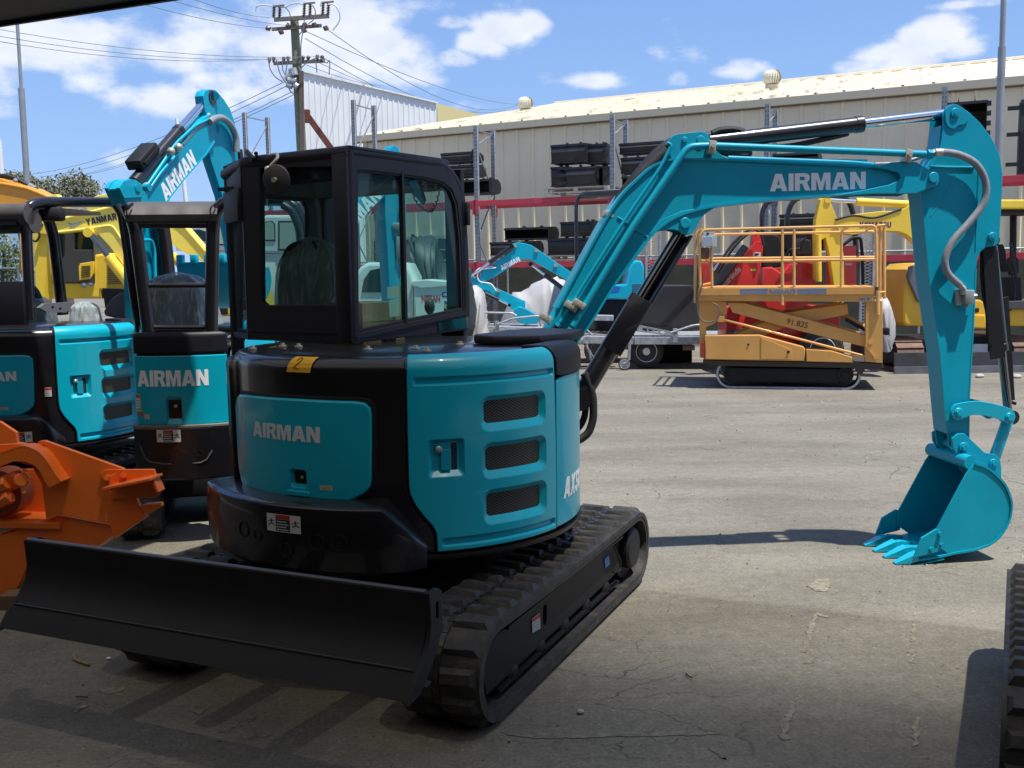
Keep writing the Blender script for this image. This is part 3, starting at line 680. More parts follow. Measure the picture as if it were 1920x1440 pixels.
    small_label(rp, hbilin(H, 13.6, 17.6, .937, .96, .0262), 'small_label', (.6, .4, .02), (.55, .55, .42))
    return body
body = make_body(ex, H1)
b = B(); word(b, IDF, 'AX50', 105.5*H1.R*pi/180, .83, .3, .105, .0015, .0105, shear=.25, fn=H1.fn); b.build('lettering', WHT, ex, 0)
# counterweight bumper
def bumper(parent, H, t0, t1, ts, name='counterweight', m=None, holes=True):
    b = B(); rows = []; n = 44
    for i in range(n+1):
        th = t0+(t1-t0)*i/n; k = max(0, min(1, (th-ts)/(t1-ts))); k2 = max(0, min(1, (t0+8-th)/8))
        zt = .89-.185*k; ro = 1.08-.07*k**2; zb = .575
        pf = [(.9, zt+.012), (ro-.05, zt+.004), (ro-.016, zt-.004), (ro-.004, zt-.012), (ro, zt-.024), (ro+.002, (zt+zb)/2), (ro-.005, zb+.02), (ro-.03, zb), (.86, zb-.02)]
        rows.append([b.bm.verts.new(H.C+H.r*(r_*sin(radians(th)))-H.d*(r_*cos(radians(th)))+Vector((0, 0, z_))) for r_, z_ in pf])
    for i in range(n):
        for k in range(8): b.bm.faces.new((rows[i][k], rows[i+1][k], rows[i+1][k+1], rows[i][k+1]))
    b.bm.faces.new(rows[0][::-1]); b.bm.faces.new(rows[-1])
    return b.build(name, m or BLK, parent, 22)
cw = bumper(ex, H1, -35, 43.5, 33)
Hb = House((TC.x, TC.y), 34.0, R=1.082)
for (px, py, r_) in ((458, 992, .034), (484, 1003, .024), (536, 1032, .03), (594, 1018, .036), (636, 1018, .036)):
    th, z = Hb.q(px, py); b = B(); b.ring(Hb.P(th, z, -.01), Hb.P(th, z, .004), r_+.004, r_-.002, 24); b.cyl(Hb.P(th, z, -.012), Hb.P(th, z, -.006+.004), r_, seg=20); b.build('lifting_hole', mat('hole_dark', (.003, .003, .003), .8), cw)
th0, z1_ = Hb.q(502, 962); th1, z0_ = Hb.q(566, 1000)
warn_label(cw, hbilin(Hb, th0, th1, z0_-.003, z1_+.004, .006), 'warning_label')
# bolts on the hood
for (px, py) in ((474, 655), (530, 650), (560, 651), (690, 656), (780, 655), (863, 647), (965, 646), (800, 659)):
    p = atz(px, py, 1.545); b = B(); b.cyl(p, p+Vector((0, 0, .008)), .022, seg=16); b.cyl(p+Vector((0, 0, .008)), p+Vector((0, 0, .02)), .012, seg=6); b.build('bolt', ZINC, body)
# raised hatch on the front right of the hood
FH = Fr(H1.L(0, 0, 1.55), H1.d, -H1.r)   # N = d x (-r) = up
pl_ = [(.12, -.36), (.2, -.30), (.75, -.26), (.86, -.34), (.84, -.62), (.5, -.74), (.24, -.7), (.1, -.5)]
b = B(); b.plate(FH, pl_, 0, .045, bevel=.012); b.build('hood_hatch', CABM, body)
# floor under the cab, left side of the machine
b = B(); FF = Fr(H1.L(0, 0, .66), H1.r, H1.d)
b.plate(FF, [(-1.0, -.3), (-.98, .95), (.2, .95), (.4, .8), (.55, .3), (.3, -.3)], 0, .16, bevel=.02); b.build('cab_floor', BLK, body)

# ---------------- cab
K = Vector((-.857, 5.435, 0)); CW = .95; CH = 2.605; CZ = 1.552
FR = Fr(K, H1.r); FS = Fr(K, H1.d)         # rear plane (u to the right), side plane (u forwards)
cab = B()
so = FS.qs([(878, 640), (879, 600), (872, 480), (864, 380), (856, 352), (845, 332), (832, 320), (812, 311)])
top_u = so[-1][0]
ul = max(x for x, y in so)
so = [(ul, CZ+.02), (ul, 1.75), (ul-.01, 2.2), (ul-.035, 2.36), (ul-.07, 2.45), (ul-.12, 2.52), (ul-.19, 2.57), (ul-.28, 2.595), (.0, 2.605), (0, CZ)]
ar = smooth2([(.25, CZ+.0), (.32, CZ+.06), (.45, CZ+.085), (.58, CZ+.06), (.64, CZ)], 4)
win = [FS.q(*p) for p in [(671, 626), (669, 400), (670, 318)]]+[FS.q(*p) for p in [(740, 325), (800, 333), (832, 342), (848, 356), (858, 382), (865, 450), (870, 583), (760, 606)]]
cab.plate(FS, so, -.045, 0, holes=[win], bevel=.004)
LU = -CW
# rear panel with window
UC = FR.q(458, 450)[0]; FCn = Fr(K+H1.d*.22, H1.r); LU = FCn.q(429, 450)[0]
ro_ = [(0, CZ), (0, CH), (UC, CH), (UC, CZ)]
rwin = [FR.q(*p) for p in [(489, 565), (487, 372), (487, 315), (634, 312), (637, 565), (632, 572), (497, 572)]]
cab.plate(FR, ro_, -.04, 0, holes=[rwin], bevel=.004)
# rounded rear right post
cab.tube([FR.p(-.03, CZ, -.03), FR.p(-.03, CH-.03, -.03)], .035, 16)
cabo = cab.build('cab', CABM, ex)
# corner post and top rails (rounded)
b = B()
b.bar(FR.p(-.055, CZ, .0), FR.p(-.055, 2.6, .0), .11, .03, up=H1.d, bev=.01)
b.tube(fillet([FS.p(0.02, 2.58, -.03), FS.p(ul-.2, 2.58, -.03), FS.p(ul-.03, 2.45, -.03), FS.p(ul-.0, 2.0, -.03), FS.p(ul, CZ+.1, -.03)], .2, 7), .032, 12)
b.tube(smooth([FR.p(.0, 2.575, -.02), FR.p(UC*.5, 2.575, -.02), FR.p(UC+.05, 2.575, -.02), FR.p(UC-.06, 2.57, -.06), FCn.p(LU, 2.55, 0)], 4), .036, 12)
b.build('cab_frame', CABM, cabo)
# left rear corner with curved glass
FL = Fr(K+H1.r*LU, H1.d)   # left plane, N to right; outside is negative w
ca, cb = FR.p(UC, 0, 0), FCn.p(LU, 0, 0)
FC = Fr(ca, (cb-ca)*-1 if False else (ca-cb))  # u to the right
clen = (cb-ca).length
b = B(); b.fbox(FC, -.03, .0, CZ, CH-.02, -.03, .002); b.fbox(FC, -clen, -clen+.03, CZ, CH-.02, -.03, .002); b.fbox(FC, -clen, 0, CH-.17, CH-.02, -.03, .006, .004); b.fbox(FC, -clen, 0, CZ, CZ+.03, -.03, .002)
b.build('corner_post', CABM, cabo)
b = B(); b.fbox(FC, -clen, 0, CZ+.02, CH-.15, -.012, -.008); b.build('corner_glass', GLS, cabo)
b = B(); b.fbox(FC, -clen+.035, -.01, CH-.36, CH-.17, .002, .03, .004); b.build('light_bracket', BLKM, cabo)
# left side: door frame
b = B(); _q = lambda x, y: FL.q(x, y)
dwin = [(_q(478, 560)[0], 1.62), (_q(478, 400)[0], _q(530, 376)[1]), (_q(565, 400)[0], _q(530, 376)[1]), (_q(571, 400)[0], _q(530, 376)[1]-.05), (_q(571, 500)[0], 1.62)]
dwin2 = [(_q(623, 500)[0], 1.62), (_q(623, 500)[0], _q(623, 368)[1]), (min(ul-.06, _q(655, 500)[0]), _q(623, 368)[1]), (min(ul-.06, _q(655, 500)[0]), 1.62)]
b.plate(FL, [(.2, .85), (.2, 2.6), (ul-.28, 2.6), (ul-.1, 2.5), (ul, 2.2), (ul, .85)], 0, .035, holes=[dwin, dwin2, rrect(.28, ul-.12, .95, 1.55, .05)], bevel=.003); b.build('door_frame', CABM, cabo)
b = B(); b.plate(FL, dwin, .012, .016); b.plate(FL, dwin2, .012, .016); b.build('door_glass', GLS, cabo)
# front: posts and windscreen
FF_ = Fr(K+H1.d*(ul-.02), H1.r)
b = B()
b.plate(FF_, [(0, .85), (0, 2.56), (LU, 2.56), (LU, .85)], 0, .035, holes=[rrect(LU+.05, FF_.q(842, 480)[0], 1.6, FF_.q(720, 366)[1], .03), rrect(LU+.06, -.06, .95, 1.5, .05)], bevel=.003); b.build('front_frame', CABM, cabo)
b = B(); b.fbox(FF_, LU+.04, -.04, 1.6, 2.45, .014, .018); b.build('windscreen', GLS, cabo)
# roof
b = B(); FRO = Fr(K+Vector((0, 0, 2.6)), H1.r, H1.d)
b.plate(FRO, [(.0, .02), (0, ul-.25), (-.04, ul-.12), (LU+.04, ul-.12), (LU, ul-.25), (LU, .22), (UC, .02)], -.05, .012, bevel=.01); b.build('cab_roof', CABM, cabo)
b = B(); b.fbox(Fr(K, H1.r, H1.d), LU+.06, -.05, .1, ul-.1, 2.44, 2.46); b.build('headlining', mat('headlining_dark', (.012, .013, .014), .8), cabo)
# window frame, mullion, panes
b = B()
m0, m1 = FS.q(755, 322), FS.q(762, 606)
b.bar(FS.p(m0[0]+.0, m0[1], -.012), FS.p(m0[0], m1[1], -.012), .02, .03, up=H1.r)
wi = [((x-(win[0][0]+win[7][0])/2)*.965+(win[0][0]+win[7][0])/2, (y-2.2)*.965+2.2) for x, y in win]
b.plate(FS, win, -.035, -.006, holes=[wi]); b.build('window_frame', BLKM, cabo)
b = B(); b.plate(FS, win, -.024, -.020); b.build('side_glass', GLS, cabo)
b = B(); b.plate(FR, rwin, -.024, -.020); b.build('rear_glass', GLS2, cabo)
b = B(); p0, p1 = FS.q(655, 652), FS.q(870, 600)
b.bar(FS.at(668, 634, .004), FS.at(874, 588, .004), .012, .012); b.build('sill_rib', CABM, cabo)
b = B(); b.bar(FR.p(-.11, CZ+.06, .004), FR.p(UC+.01, CZ+.06, .004), .012, .018); b.build('rear_sill', CABM, cabo)
q0 = FS.q(820, 606, .003); q1 = FS.q(878, 634, .003)
b = B(); b.plate(FS, [(q0[0], CZ+.03), (q0[0], FS.q(820, 598)[1]-.02), (ul-.012, FS.q(872, 588)[1]-.02), (ul-.012, CZ+.03)], .0, .005); b.build('lower_glass', mat('dark_glass', (.006, .02, .024), .05, coat=1), cabo)
b = B(); h0 = FS.at(866, 352, .0); 
for (px, py) in ((870, 372), (876, 388)): pass
b.bar(FS.p(ul-.01, 2.36, .01), FS.p(ul-.01, 2.22, .01), .03, .03, up=H1.r, bev=.006); b.build('screen_hinge', BLKM, cabo)
# mirror and work-light bracket on the cab roof
b = B(); mc = FR.at(517, 337, .16); ax = (Vector((0, 0, 1.92))-mc).normalized()
ax = (FR.N*1.0+H1.r*.35-Vector((0, 0, .1))).normalized()
b.lathe(mc, ax, [(0, .012), (.055, .01), (.078, .0), (.082, -.01), (.078, -.016), (0, -.02)], 28)
mir = b.build('mirror', mat('mirror_back', (.035, .034, .036), .5), cabo)
b = B(); b.tube(fillet([FR.at(500, 292, -.02), FR.at(520, 288, .05), FR.at(521, 296, .12), FR.at(501, 318, .15), mc-ax*.0], .03), .009, 8)
b.sphere(FR.at(502, 317, .15), .018, 10); b.cyl(mc+ax*.008, mc+ax*.028, .014, seg=12); b.build('mirror_arm', ZINC, mir)
b = B(); b.bar(FR.at(462, 284, .0), FR.at(476, 300, .05), .02, .03, bev=.004); b.cyl(FR.at(480, 288, .0), FR.at(480, 288, .04), .012); b.build('roof_bracket', BLKM, cabo)
# seat under plastic, box, levers inside the cab
SEATM = mat('seat_dark', (.012, .013, .014), .75); PLA = glass('clear_plastic', (.80, .82, .84), 1.5, .10)
_t = PLA.node_tree; _m2 = [n for n in _t.nodes if n.type == 'MIX_SHADER'][-1]
_n = nd(_t, 'ShaderNodeTexNoise'); _n.inputs['Scale'].default_value = 9; _n.inputs['Detail'].default_value = 3; _n.inputs['Distortion'].default_value = 2.5; _co = nd(_t, 'ShaderNodeTexCoord'); _mp = nd(_t, 'ShaderNodeMapping'); _mp.inputs['Scale'].default_value = (1.6, 1.6, .35)
_t.links.new(_co.outputs['Object'], _mp.inputs[0]); _t.links.new(_mp.outputs[0], _n.inputs['Vector']); _r = nd(_t, 'ShaderNodeMapRange'); _t.links.new(_n.outputs[0], _r.inputs[0]); _r.inputs[1].default_value = .5; _r.inputs[2].default_value = .75; _r.inputs[3].default_value = .3; _r.inputs[4].default_value = .7; _t.links.new(_r.outputs[0], _m2.inputs[0])
FSe = Fr(K+H1.d*.3+Vector((0, 0, 0)), H1.r)
def seat(parent, F, u0, z0, wd, ht, name='seat', lean=0):
    b = B(); pr = smooth2([(u0-wd/2, z0), (u0-wd*.52, z0+ht*.4), (u0-wd*.42, z0+ht*.82), (u0-wd*.25, z0+ht*.98), (u0, z0+ht), (u0+wd*.25, z0+ht*.98), (u0+wd*.42, z0+ht*.82), (u0+wd*.52, z0+ht*.4), (u0+wd/2, z0)], 4)
    b.plate(F, pr, -.12, 0, bevel=.03); b.fbox(F, u0-wd/2, u0+wd/2, z0-.12, z0+.02, -.55, 0, .03)
    return b.build(name, SEATM, parent)
def plastic(parent, F, u0, z0, wd, ht, w0, w1, seed=1, name='plastic_cover', amp=.03, flare=1.25):
    rnd = random.Random(seed); b = B(); n, m = 44, 16; rows = []; ph = [rnd.uniform(0, 6) for _ in range(8)]
    for j in range(m+1):
        t = j/m; row = []; sc = (1-t)*(flare-1)+1; top = 1 if t < .7 else sqrt(max(0, 1-((t-.7)/.3)**2))*.85+.15*(1-t)/.3
        for i in range(n):
            a = 2*pi*i/n; f = sum(sin(a*(k+3)+ph[k]+t*(k-3)) for k in range(8))*amp/8*(1.6-t)
            f += amp*.8*abs(sin(a*9+ph[0]+2*t))*(1-t*.5)
            x = (wd/2*sc*top+f)*cos(a); y = ((w1-w0)/2*sc*top+f)*sin(a)
            row.append(b.bm.verts.new(F.p(u0+x, z0+ht*t, (w0+w1)/2+y)))
        rows.append(row)
    for j in range(m):
        for i in range(n): b.bm.faces.new((rows[j][i], rows[j][(i+1) % n], rows[j+1][(i+1) % n], rows[j+1][i]))
    b.bm.faces.new(rows[-1])
    return b.build(name, PLA, parent, 25)
su = FSe.q(565, 500)[0]; sz = FSe.q(565, 452)[1]
st_ = seat(cabo, FSe, su, CZ-.1, .46, sz-CZ+.1)
plastic(st_, FSe, su+.02, CZ-.1, .52, sz-CZ+.13, -.18, .04, 3, flare=1.1)
b = B(); FBX = Fr(K+H1.d*.18-H1.r*.1, H1.d)
bx0, bx1 = FBX.q(680, 612), FBX.q(757, 565)
b.fbox(FBX, bx0[0], bx1[0], CZ-.02, bx1[1], -.3, 0); cbx = b.build('cardboard_box', mat('cardboard', (.36, .235, .13), .8, nscale=8, namt=.1), None, 0, base=FBX.p(0, 0, 0))
tag(cbx, 'brown cardboard box standing inside the dark cab of the nearest excavator', 'box')
b = B(); b.fbox(FBX, bx0[0], bx1[0], (CZ+bx1[1])/2, (CZ+bx1[1])/2+.04, .0005, .002); b.build('packing_tape', mat('tape', (.4, .28, .16), .3), cbx, 0)
# papers in the window
for (qd) in ([(726, 538), (755, 535), (755, 556), (726, 560)], [(729, 563), (757, 558), (758, 590), (731, 595)]):
    P = bilin(FS, qd, -.03); b = B(); b.add([P(0, 0, 0), P(1, 0, 0), P(1, 1, 0), P(0, 1, 0)], [(0, 1, 2, 3)]); b.build('paper_sheet', mat('paper_green', (.5, .62, .55), .8), cabo, 0)
# radio cord and sun blind inside, lever
b = B(); pts = []
c0 = smooth([FS.at(772, 345, -.15), FS.at(778, 372, -.15), FS.at(790, 388, -.15), FS.at(806, 396, -.15), FS.at(816, 385, -.15), FS.at(822, 362, -.15), FS.at(828, 335, -.15)], 8)
for i, p in enumerate(c0): a = i*1.9; pts.append(p+Vector((cos(a)*.007, 0, sin(a)*.007)))
b.tube(smooth(pts, 3), .0045, 6); b.build('coiled_cord', HOSE, cabo)
b = B(); b.plate(FS, FS.qs([(770, 326), (786, 330), (800, 375), (796, 384), (778, 362)], -.2), -.22, -.2, bevel=.004); b.build('sun_blind', mat('blind', (.008, .06, .07), .5), cabo)
lv = FS.at(806, 592, -.35)
b = B(); b.tube([lv-Vector((0, 0, .2)), lv+Vector((0, 0, .02))], .014, 8); b.sphere(lv+Vector((0, 0, .06)), .045, 10, (.8, .8, 1.2)); b.build('control_lever', HOSE, cabo)
b = B(); b.fbox(FS, .45, .95, CZ-.2, CZ+.06, -.5, -.12, .03); b.build('console', SEATM, cabo)
# yellow number card lying on the hood edge
Pn = lambda u, v, k: H1.P(u, v, k)
tl, tr_, br_, bl_ = H1.q(537, 665, .02), H1.q(583, 669, .02), H1.q(577, 687, .02), H1.q(532, 684, .02)
zA, zB = 1.478, 1.565
def PC(u, v, k):
    th = tl[0]*(1-u)+tr_[0]*u + (bl_[0]-tl[0])*(1-v); return H1.P(th, zA+(zB-zA)*v, .004+k)
b = B()
for j in range(4):
    for i in range(4): b.add([PC(i/4, j/4, 0), PC((i+1)/4, j/4, 0), PC((i+1)/4, (j+1)/4, 0), PC(i/4, (j+1)/4, 0)], [(0, 1, 2, 3)])
card = b.build('number_card', mat('yellow_card', (.78, .42, .02), .7), None, 0, base=PC(.5, .5, 0))
card['_base'] = tuple(PC(.5, .5, 0)); tag(card, 'small yellow card with a handwritten 2 stuck on the black hood edge below the cab', 'card')
b = B(); tw = [(.30, .62), (.34, .78), (.42, .84), (.48, .76), (.47, .6), (.38, .4), (.27, .22), (.36, .24), (.50, .2)]
b.tube([PC(x, y, .002) for x, y in tw], .0022, 6); b.build('handwriting', mat('red_pen', (.45, .08, .02), .6), card, 0)
# ---------------- boom, arm and bucket of the main excavator
A_ = radians(5.8)
FBm = Fr((.05, 6.35, 0), (cos(A_), sin(A_), 0))
BW = .105
def bq(pts, w=BW): return FBm.qs(pts, w)
b = B()
upper = [(1046, 578), (1090, 496), (1137, 410), (1166, 366), (1196, 336), (1222, 313), (1246, 302), (1275, 298), (1367, 300), (1500, 306), (1640, 313), (1700, 322)]
lower = [(1700, 352), (1640, 357), (1563, 365), (1480, 371), (1400, 379), (1344, 386), (1305, 394), (1270, 406), (1240, 425), (1218, 447), (1180, 497), (1147, 542), (1107, 607), (1062, 668)]
poly = bq(upper+lower+[(1035, 712), (985, 700)])
b.plate(FBm, poly, -BW+.012, BW-.012, bevel=.004)
boom = b.build('boom', TEAL2, ex, 30)
b = B()
up2 = bq(upper); lo2 = bq(lower)
b.ribbon(FBm, smooth2(up2, 3), -BW, BW, .014); b.ribbon(FBm, smooth2(lo2, 3), -BW, BW, .014)
b.build('boom_flange', TEAL2, boom, 30)
# weld seams
b = B()
for (p, q_) in (((1158, 407), (1169, 414)), ((1172, 416), (1187, 426)), ((1191, 430), (1214, 444))): b.tube([FBm.at(*p, w=BW-.01), FBm.at(*q_, w=BW-.01)], .005, 6)
b.build('weld_seam', TEAL, boom)
b = B()
hump = bq([(1262, 302), (1254, 285), (1256, 262), (1262, 254), (1275, 250), (1317, 246), (1328, 250), (1332, 260), (1337, 274), (1350, 288), (1372, 300), (1330, 306)])
for s_ in (-1, 1): b.plate(FBm, hump, s_*.085-.012, s_*.085+.012, bevel=.003)
lug = bq([(1218, 440), (1240, 432), (1262, 430), (1273, 433), (1281, 439), (1290, 441), (1299, 437), (1306, 427), (1312, 414), (1322, 402), (1338, 391), (1352, 385), (1280, 395), (1240, 412)])
for s_ in (-1, 1): b.plate(FBm, lug, s_*.08-.016, s_*.08+.016, bevel=.003)
for (px, py, r_) in ((1285, 418, .034), (1314, 262, .026), (1284, 262, .018)): u, v = FBm.q(px, py, BW); b.cyl(FBm.p(u, v, -.115), FBm.p(u, v, .108), r_, seg=20, bev=.004)
b.build('boom_bracket', TEAL2, boom, 30)
# fork at the arm end
b = B()
fork = bq([(1640, 314), (1672, 304), (1700, 302), (1718, 304), (1747, 321), (1758, 328), (1761, 338), (1757, 348), (1735, 356), (1717, 363), (1637, 363), (1600, 366), (1563, 366), (1620, 356), (1668, 346), (1686, 338), (1689, 332), (1684, 324), (1660, 317)], .125)
for s_ in (-1, 1): b.plate(FBm, fork, s_*.113-.014, s_*.113+.014, bevel=.004)
u, v = FBm.q(1748, 333, .12); b.cyl(FBm.p(u, v, -.14), FBm.p(u, v, .142), .034, seg=20, bev=.004)
b.build('boom_fork', TEAL2, boom, 30)
b = B(); u, v = FBm.q(1535, 340, BW)
word(b, FBm, 'AIRMAN', u, v, FBm.q(1625, 340, BW)[0]-FBm.q(1445, 340, BW)[0], .108, .0015, BW-.0115, rot=radians(1.2)); b.build('lettering', WHT, boom, 0)
# hard pipes on the near side
def pipe(pts, r, w, m, name, par, f=.06, seg=12):
    b = B(); b.tube(fillet([FBm.at(x, y, w) for x, y in pts], f, 5), r, seg); return b.build(name, m, par, 60)
pipe([(1050, 604), (1129, 478), (1185, 392), (1240, 312), (1259, 272), (1250, 268)], .0115, BW+.02, TEAL2, 'pipe', boom)
pipe([(1074, 612), (1154, 478), (1187, 424), (1273, 299), (1290, 275), (1330, 273), (1735, 289)], .022, BW+.03, TEAL2, 'pipe', boom, .1)
pipe([(1032, 606), (1088, 508), (1137, 420), (1150, 403)], .03, BW-.06, TEAL2, 'pipe', boom)
pipe([(1365, 296), (1600, 305), (1640, 309)], .014, BW-.07, TEAL2, 'pipe', boom)
pipe([(1365, 300), (1520, 302), (1625, 303)], .014, -.03, TEAL2, 'pipe', boom)
pipe([(1640, 308), (1690, 306), (1735, 292), (1760, 280)], .012, BW-.06, GHOSE, 'grey_hose', boom)
b = B()
for (px, py, a, w_) in ((1086, 571, -32, .03), (1072, 575, -32, .02), (1024, 597, -32, -.04), (1334, 275, 82, .03), (1701, 291, 82, .03), (1145, 405, -25, -.05)):
    c = FBm.at(px, py, BW+w_); an = radians(a); Fk = Fr(c, FBm.U*cos(an)+Vector((0, 0, 1))*sin(an), FBm.U*-sin(an)+Vector((0, 0, 1))*cos(an))
    b.fbox(Fk, -.045, .035, -.022, .022, -.05, .028, .003); b.cyl(Fk.p(0, 0, .028), Fk.p(0, 0, .04), .013, seg=6)
b.build('pipe_clamp', ZINC, boom)
# steel couplings at pipe ends
b = B()
for (p, q_, r_) in (((1072, 616), (1068, 622), .028), ((1049, 606), (1045, 612), .02), ((1738, 289), (1748, 290), .03), ((1030, 612), (1026, 620), .036)): b.cyl(FBm.at(*p, w=BW+.03), FBm.at(*q_, w=BW+.03), r_, seg=6)
b.build('coupling', TEAL2, boom)
pipe([(1068, 618), (1050, 652), (1030, 690)], .03, BW+.03, HOSE, 'hose', boom)
pipe([(1046, 610), (1030, 640), (1005, 690)], .026, BW+.01, HOSE, 'hose', boom)
pipe([(1030, 616), (1016, 640), (992, 680)], .034, BW-.05, HOSE, 'hose', boom)
pipe([(1150, 404), (1168, 370), (1196, 332), (1222, 308), (1250, 283)], .046, .0, HOSE, 'hose_bundle', boom, .12)
pipe([(1141, 408), (1160, 372), (1186, 338), (1224, 292), (1262, 262), (1330, 256)], .03, -.075, HOSE, 'hose_bundle', boom, .12)
b = B(); b.tube(smooth([FBm.at(x, y, BW-.02) for x, y in ((1142, 412), (1128, 430), (1112, 452), (1108, 480), (1092, 505), (1070, 560), (1045, 600), (1030, 632))], 4), .004, 6); b.build('thin_cable', HOSE, boom)
b = B(); b.plate(FBm, bq([(1160, 368), (1200, 314), (1206, 313), (1192, 336), (1163, 374)], -.09), -.1, -.09); b.build('bundle_guard', TEAL, boom)
# arm cylinder
def cylinder_part(par, F, base, tip, split, rb, rr, w=0, name='arm_cylinder', bm=BLK, rm=CHR, eye=.05, collar=True):
    a, c = F.q(*base, w), F.q(*tip, w); A3 = F.p(*a, w); T3 = F.p(*c, w); d = (T3-A3); S3 = A3+d*split; dn = d.normalized()
    b = B(); b.cyl(A3+dn*.04, S3, rb, seg=24, bev=.006); 
    if collar: b.cyl(S3-dn*.05, S3+dn*.004, rb*1.08, seg=24, bev=.004)
    b.cyl(A3-F.N*eye, A3+F.N*eye, rb*.95, seg=20)
    o = b.build(name, bm, par, 40)
    b = B(); b.cyl(S3, T3, rr, seg=20); b.build('piston_rod', rm, o, 60)
    b = B(); b.cyl(T3-F.N*eye, T3+F.N*eye, rr*1.7, seg=18); b.build('rod_eye', bm, o, 40)
    return o
ac = cylinder_part(boom, FBm, (1316, 268), (1785, 213), .635, .05, .035)
b = B(); b.tube(smooth([FBm.at(x, y, -.02) for x, y in ((1340, 262), (1400, 272), (1470, 275), (1540, 262), (1590, 250))], 4), .018, 8); b.tube(smooth([FBm.at(x, y, .02) for x, y in ((1335, 250), (1350, 244), (1372, 242), (1395, 246))], 4), .02, 8)
b.tube(smooth([FBm.at(x, y, .0) for x, y in ((1335, 276), (1370, 286), (1400, 290), (1400, 276))], 4), .03, 8); b.build('cylinder_hose', HOSE, ac)
# boom cylinder below the boom
bc = B(); T3 = FBm.at(1284, 419, 0); L3 = FBm.at(1086, 748, 0); d = L3-T3; dn = d.normalized(); M3 = T3+d*.42
bc.cyl(M3, L3+dn*.05, .062, seg=24, bev=.006); bc.cyl(M3-dn*.0, M3+dn*.05, .068, seg=24)
bcy = bc.build('boom_cylinder', BLK, ex, 40)
b = B(); b.cyl(T3, M3, .034, seg=20); b.build('piston_rod', DCHR, bcy, 60); b = B(); b.cyl(T3-FBm.N*.06, T3+FBm.N*.06, .06, seg=20); b.cyl(L3-FBm.N*.07, L3+FBm.N*.07, .07, seg=20); b.build('rod_eye', BLK, bcy)
X = dn; Y = FBm.N; Z = X.cross(Y); Rg = Matrix((X, Y, Z)).transposed()
b = B()
FG = Fr(T3, dn, -dn.cross(FBm.N)); # in-plane frame
sgn = 1 if FG.N.dot(FBm.N) > 0 else -1
L_ = d.length
def g(u0, u1, v0, v1, w0, w1): b.fbox(FG, u0, u1, v0, v1, min(w0*sgn, w1*sgn), max(w0*sgn, w1*sgn), .006)
pv = FG.q(1195, 565)[1]
side = 1 if FG.q(1300, 440)[1] > FG.q(1255, 440)[1] else -1
g(.05, L_*.60, side*.06, side*.075, -.07, .07)
g(.05, L_*.60, side*.02, side*.075, -.075, -.065)
g(L_*.42, L_*.72, -.068, .068, .064, .074); g(L_*.42, L_*.72, side*.062, side*.074, -.07, .074)
b.build('cylinder_guard', BLK, bcy, 30)
pipe([(1095, 700), (1112, 738), (1113, 785), (1104, 812), (1086, 826), (1060, 830)], .026, .04, HOSE, 'hose', bcy, .1)
pipe([(1085, 715), (1100, 745), (1096, 785), (1083, 806), (1060, 815)], .022, .0, HOSE, 'hose', bcy, .1)
# boom foot and swing post (stands in front of the body)
b = B(); pfo = H1.L(1.12, .12, .75); b.cyl(pfo-Vector((0, 0, .22)), pfo+Vector((0, 0, .3)), .11, seg=24, bev=.01); b.bar(pfo, H1.L(.7, .05, .75), .3, .3, bev=.03); b.bar(pfo+Vector((0, 0, .2)), Vector((L3.x, L3.y, L3.z)), .12, .12, bev=.02); b.build('swing_bracket', BLKM, ex)
# arm
AW = .085
near_l = [(1729, 365), (1744, 527), (1764, 665), (1772, 760), (1777, 812)]
armp = [(1768, 212), (1774, 201), (1787, 196), (1800, 199), (1817, 210), (1838, 230), (1858, 256), (1868, 275), (1876, 296), (1880, 327), (1879, 365), (1877, 400), (1874, 447), (1872, 456), (1866, 461), (1850, 463), (1840, 470), (1833, 484), (1830, 504), (1828, 560), (1825, 612), (1821, 680), (1817, 749), (1816, 812), (1811, 850), (1795, 853), (1780, 840)]+near_l[::-1]+[(1726, 335), (1744, 312), (1757, 290), (1764, 270), (1768, 240)]
ap = FBm.qs(armp, AW)
b = B()
hole = None
b.plate(FBm, ap, AW-.012, AW, bevel=.003); b.plate(FBm, ap, -AW, -AW+.012, bevel=.003)
core = FBm.qs([(1735, 385), (1744, 316), (1868, 330), (1869, 440), (1838, 466), (1826, 500), (1821, 612), (1814, 749), (1812, 815), (1782, 815), (1777, 760), (1769, 665), (1749, 527)], AW)
b.plate(FBm, core, -AW+.01, AW-.01)
arm = b.build('arm', TEAL2, ex, 30)
b = B(); b.ribbon(FBm, FBm.qs([(1726, 352)]+near_l, AW), -AW-.002, AW+.002, .01); b.ribbon(FBm, FBm.qs([(1768, 235), (1764, 268), (1757, 290), (1742, 313), (1722, 338)], AW), -AW+.012, AW-.012, .012)
b.ribbon(FBm, FBm.qs([(1830, 504), (1825, 612), (1817, 749), (1816, 830)], AW), -AW-.002, AW+.002, .01)
b.ribbon(FBm, FBm.qs([(1800, 200), (1838, 231), (1868, 275), (1880, 327), (1877, 400), (1873, 450)], AW-.0), -AW+.012, AW-.014, .012)
b.build('arm_edge_plate', TEAL2, arm, 30)
b = B(); b.plate(FBm, smooth2(FBm.qs([(1772, 205), (1787, 196), (1800, 200), (1814, 212), (1815, 224), (1808, 233), (1796, 236), (1788, 242), (1779, 240), (1772, 230)], AW), 3, True), AW-.002, AW+.010, bevel=.003)
for (px, py, r_) in ((1789, 212, .03), (1859, 444, .028)): u, v = FBm.q(px, py, AW); b.cyl(FBm.p(u, v, -AW-.012), FBm.p(u, v, AW+.02), r_, seg=20, bev=.003); b.cyl(FBm.p(u, v, AW+.02), FBm.p(u, v, AW+.024), r_*.45, seg=12)
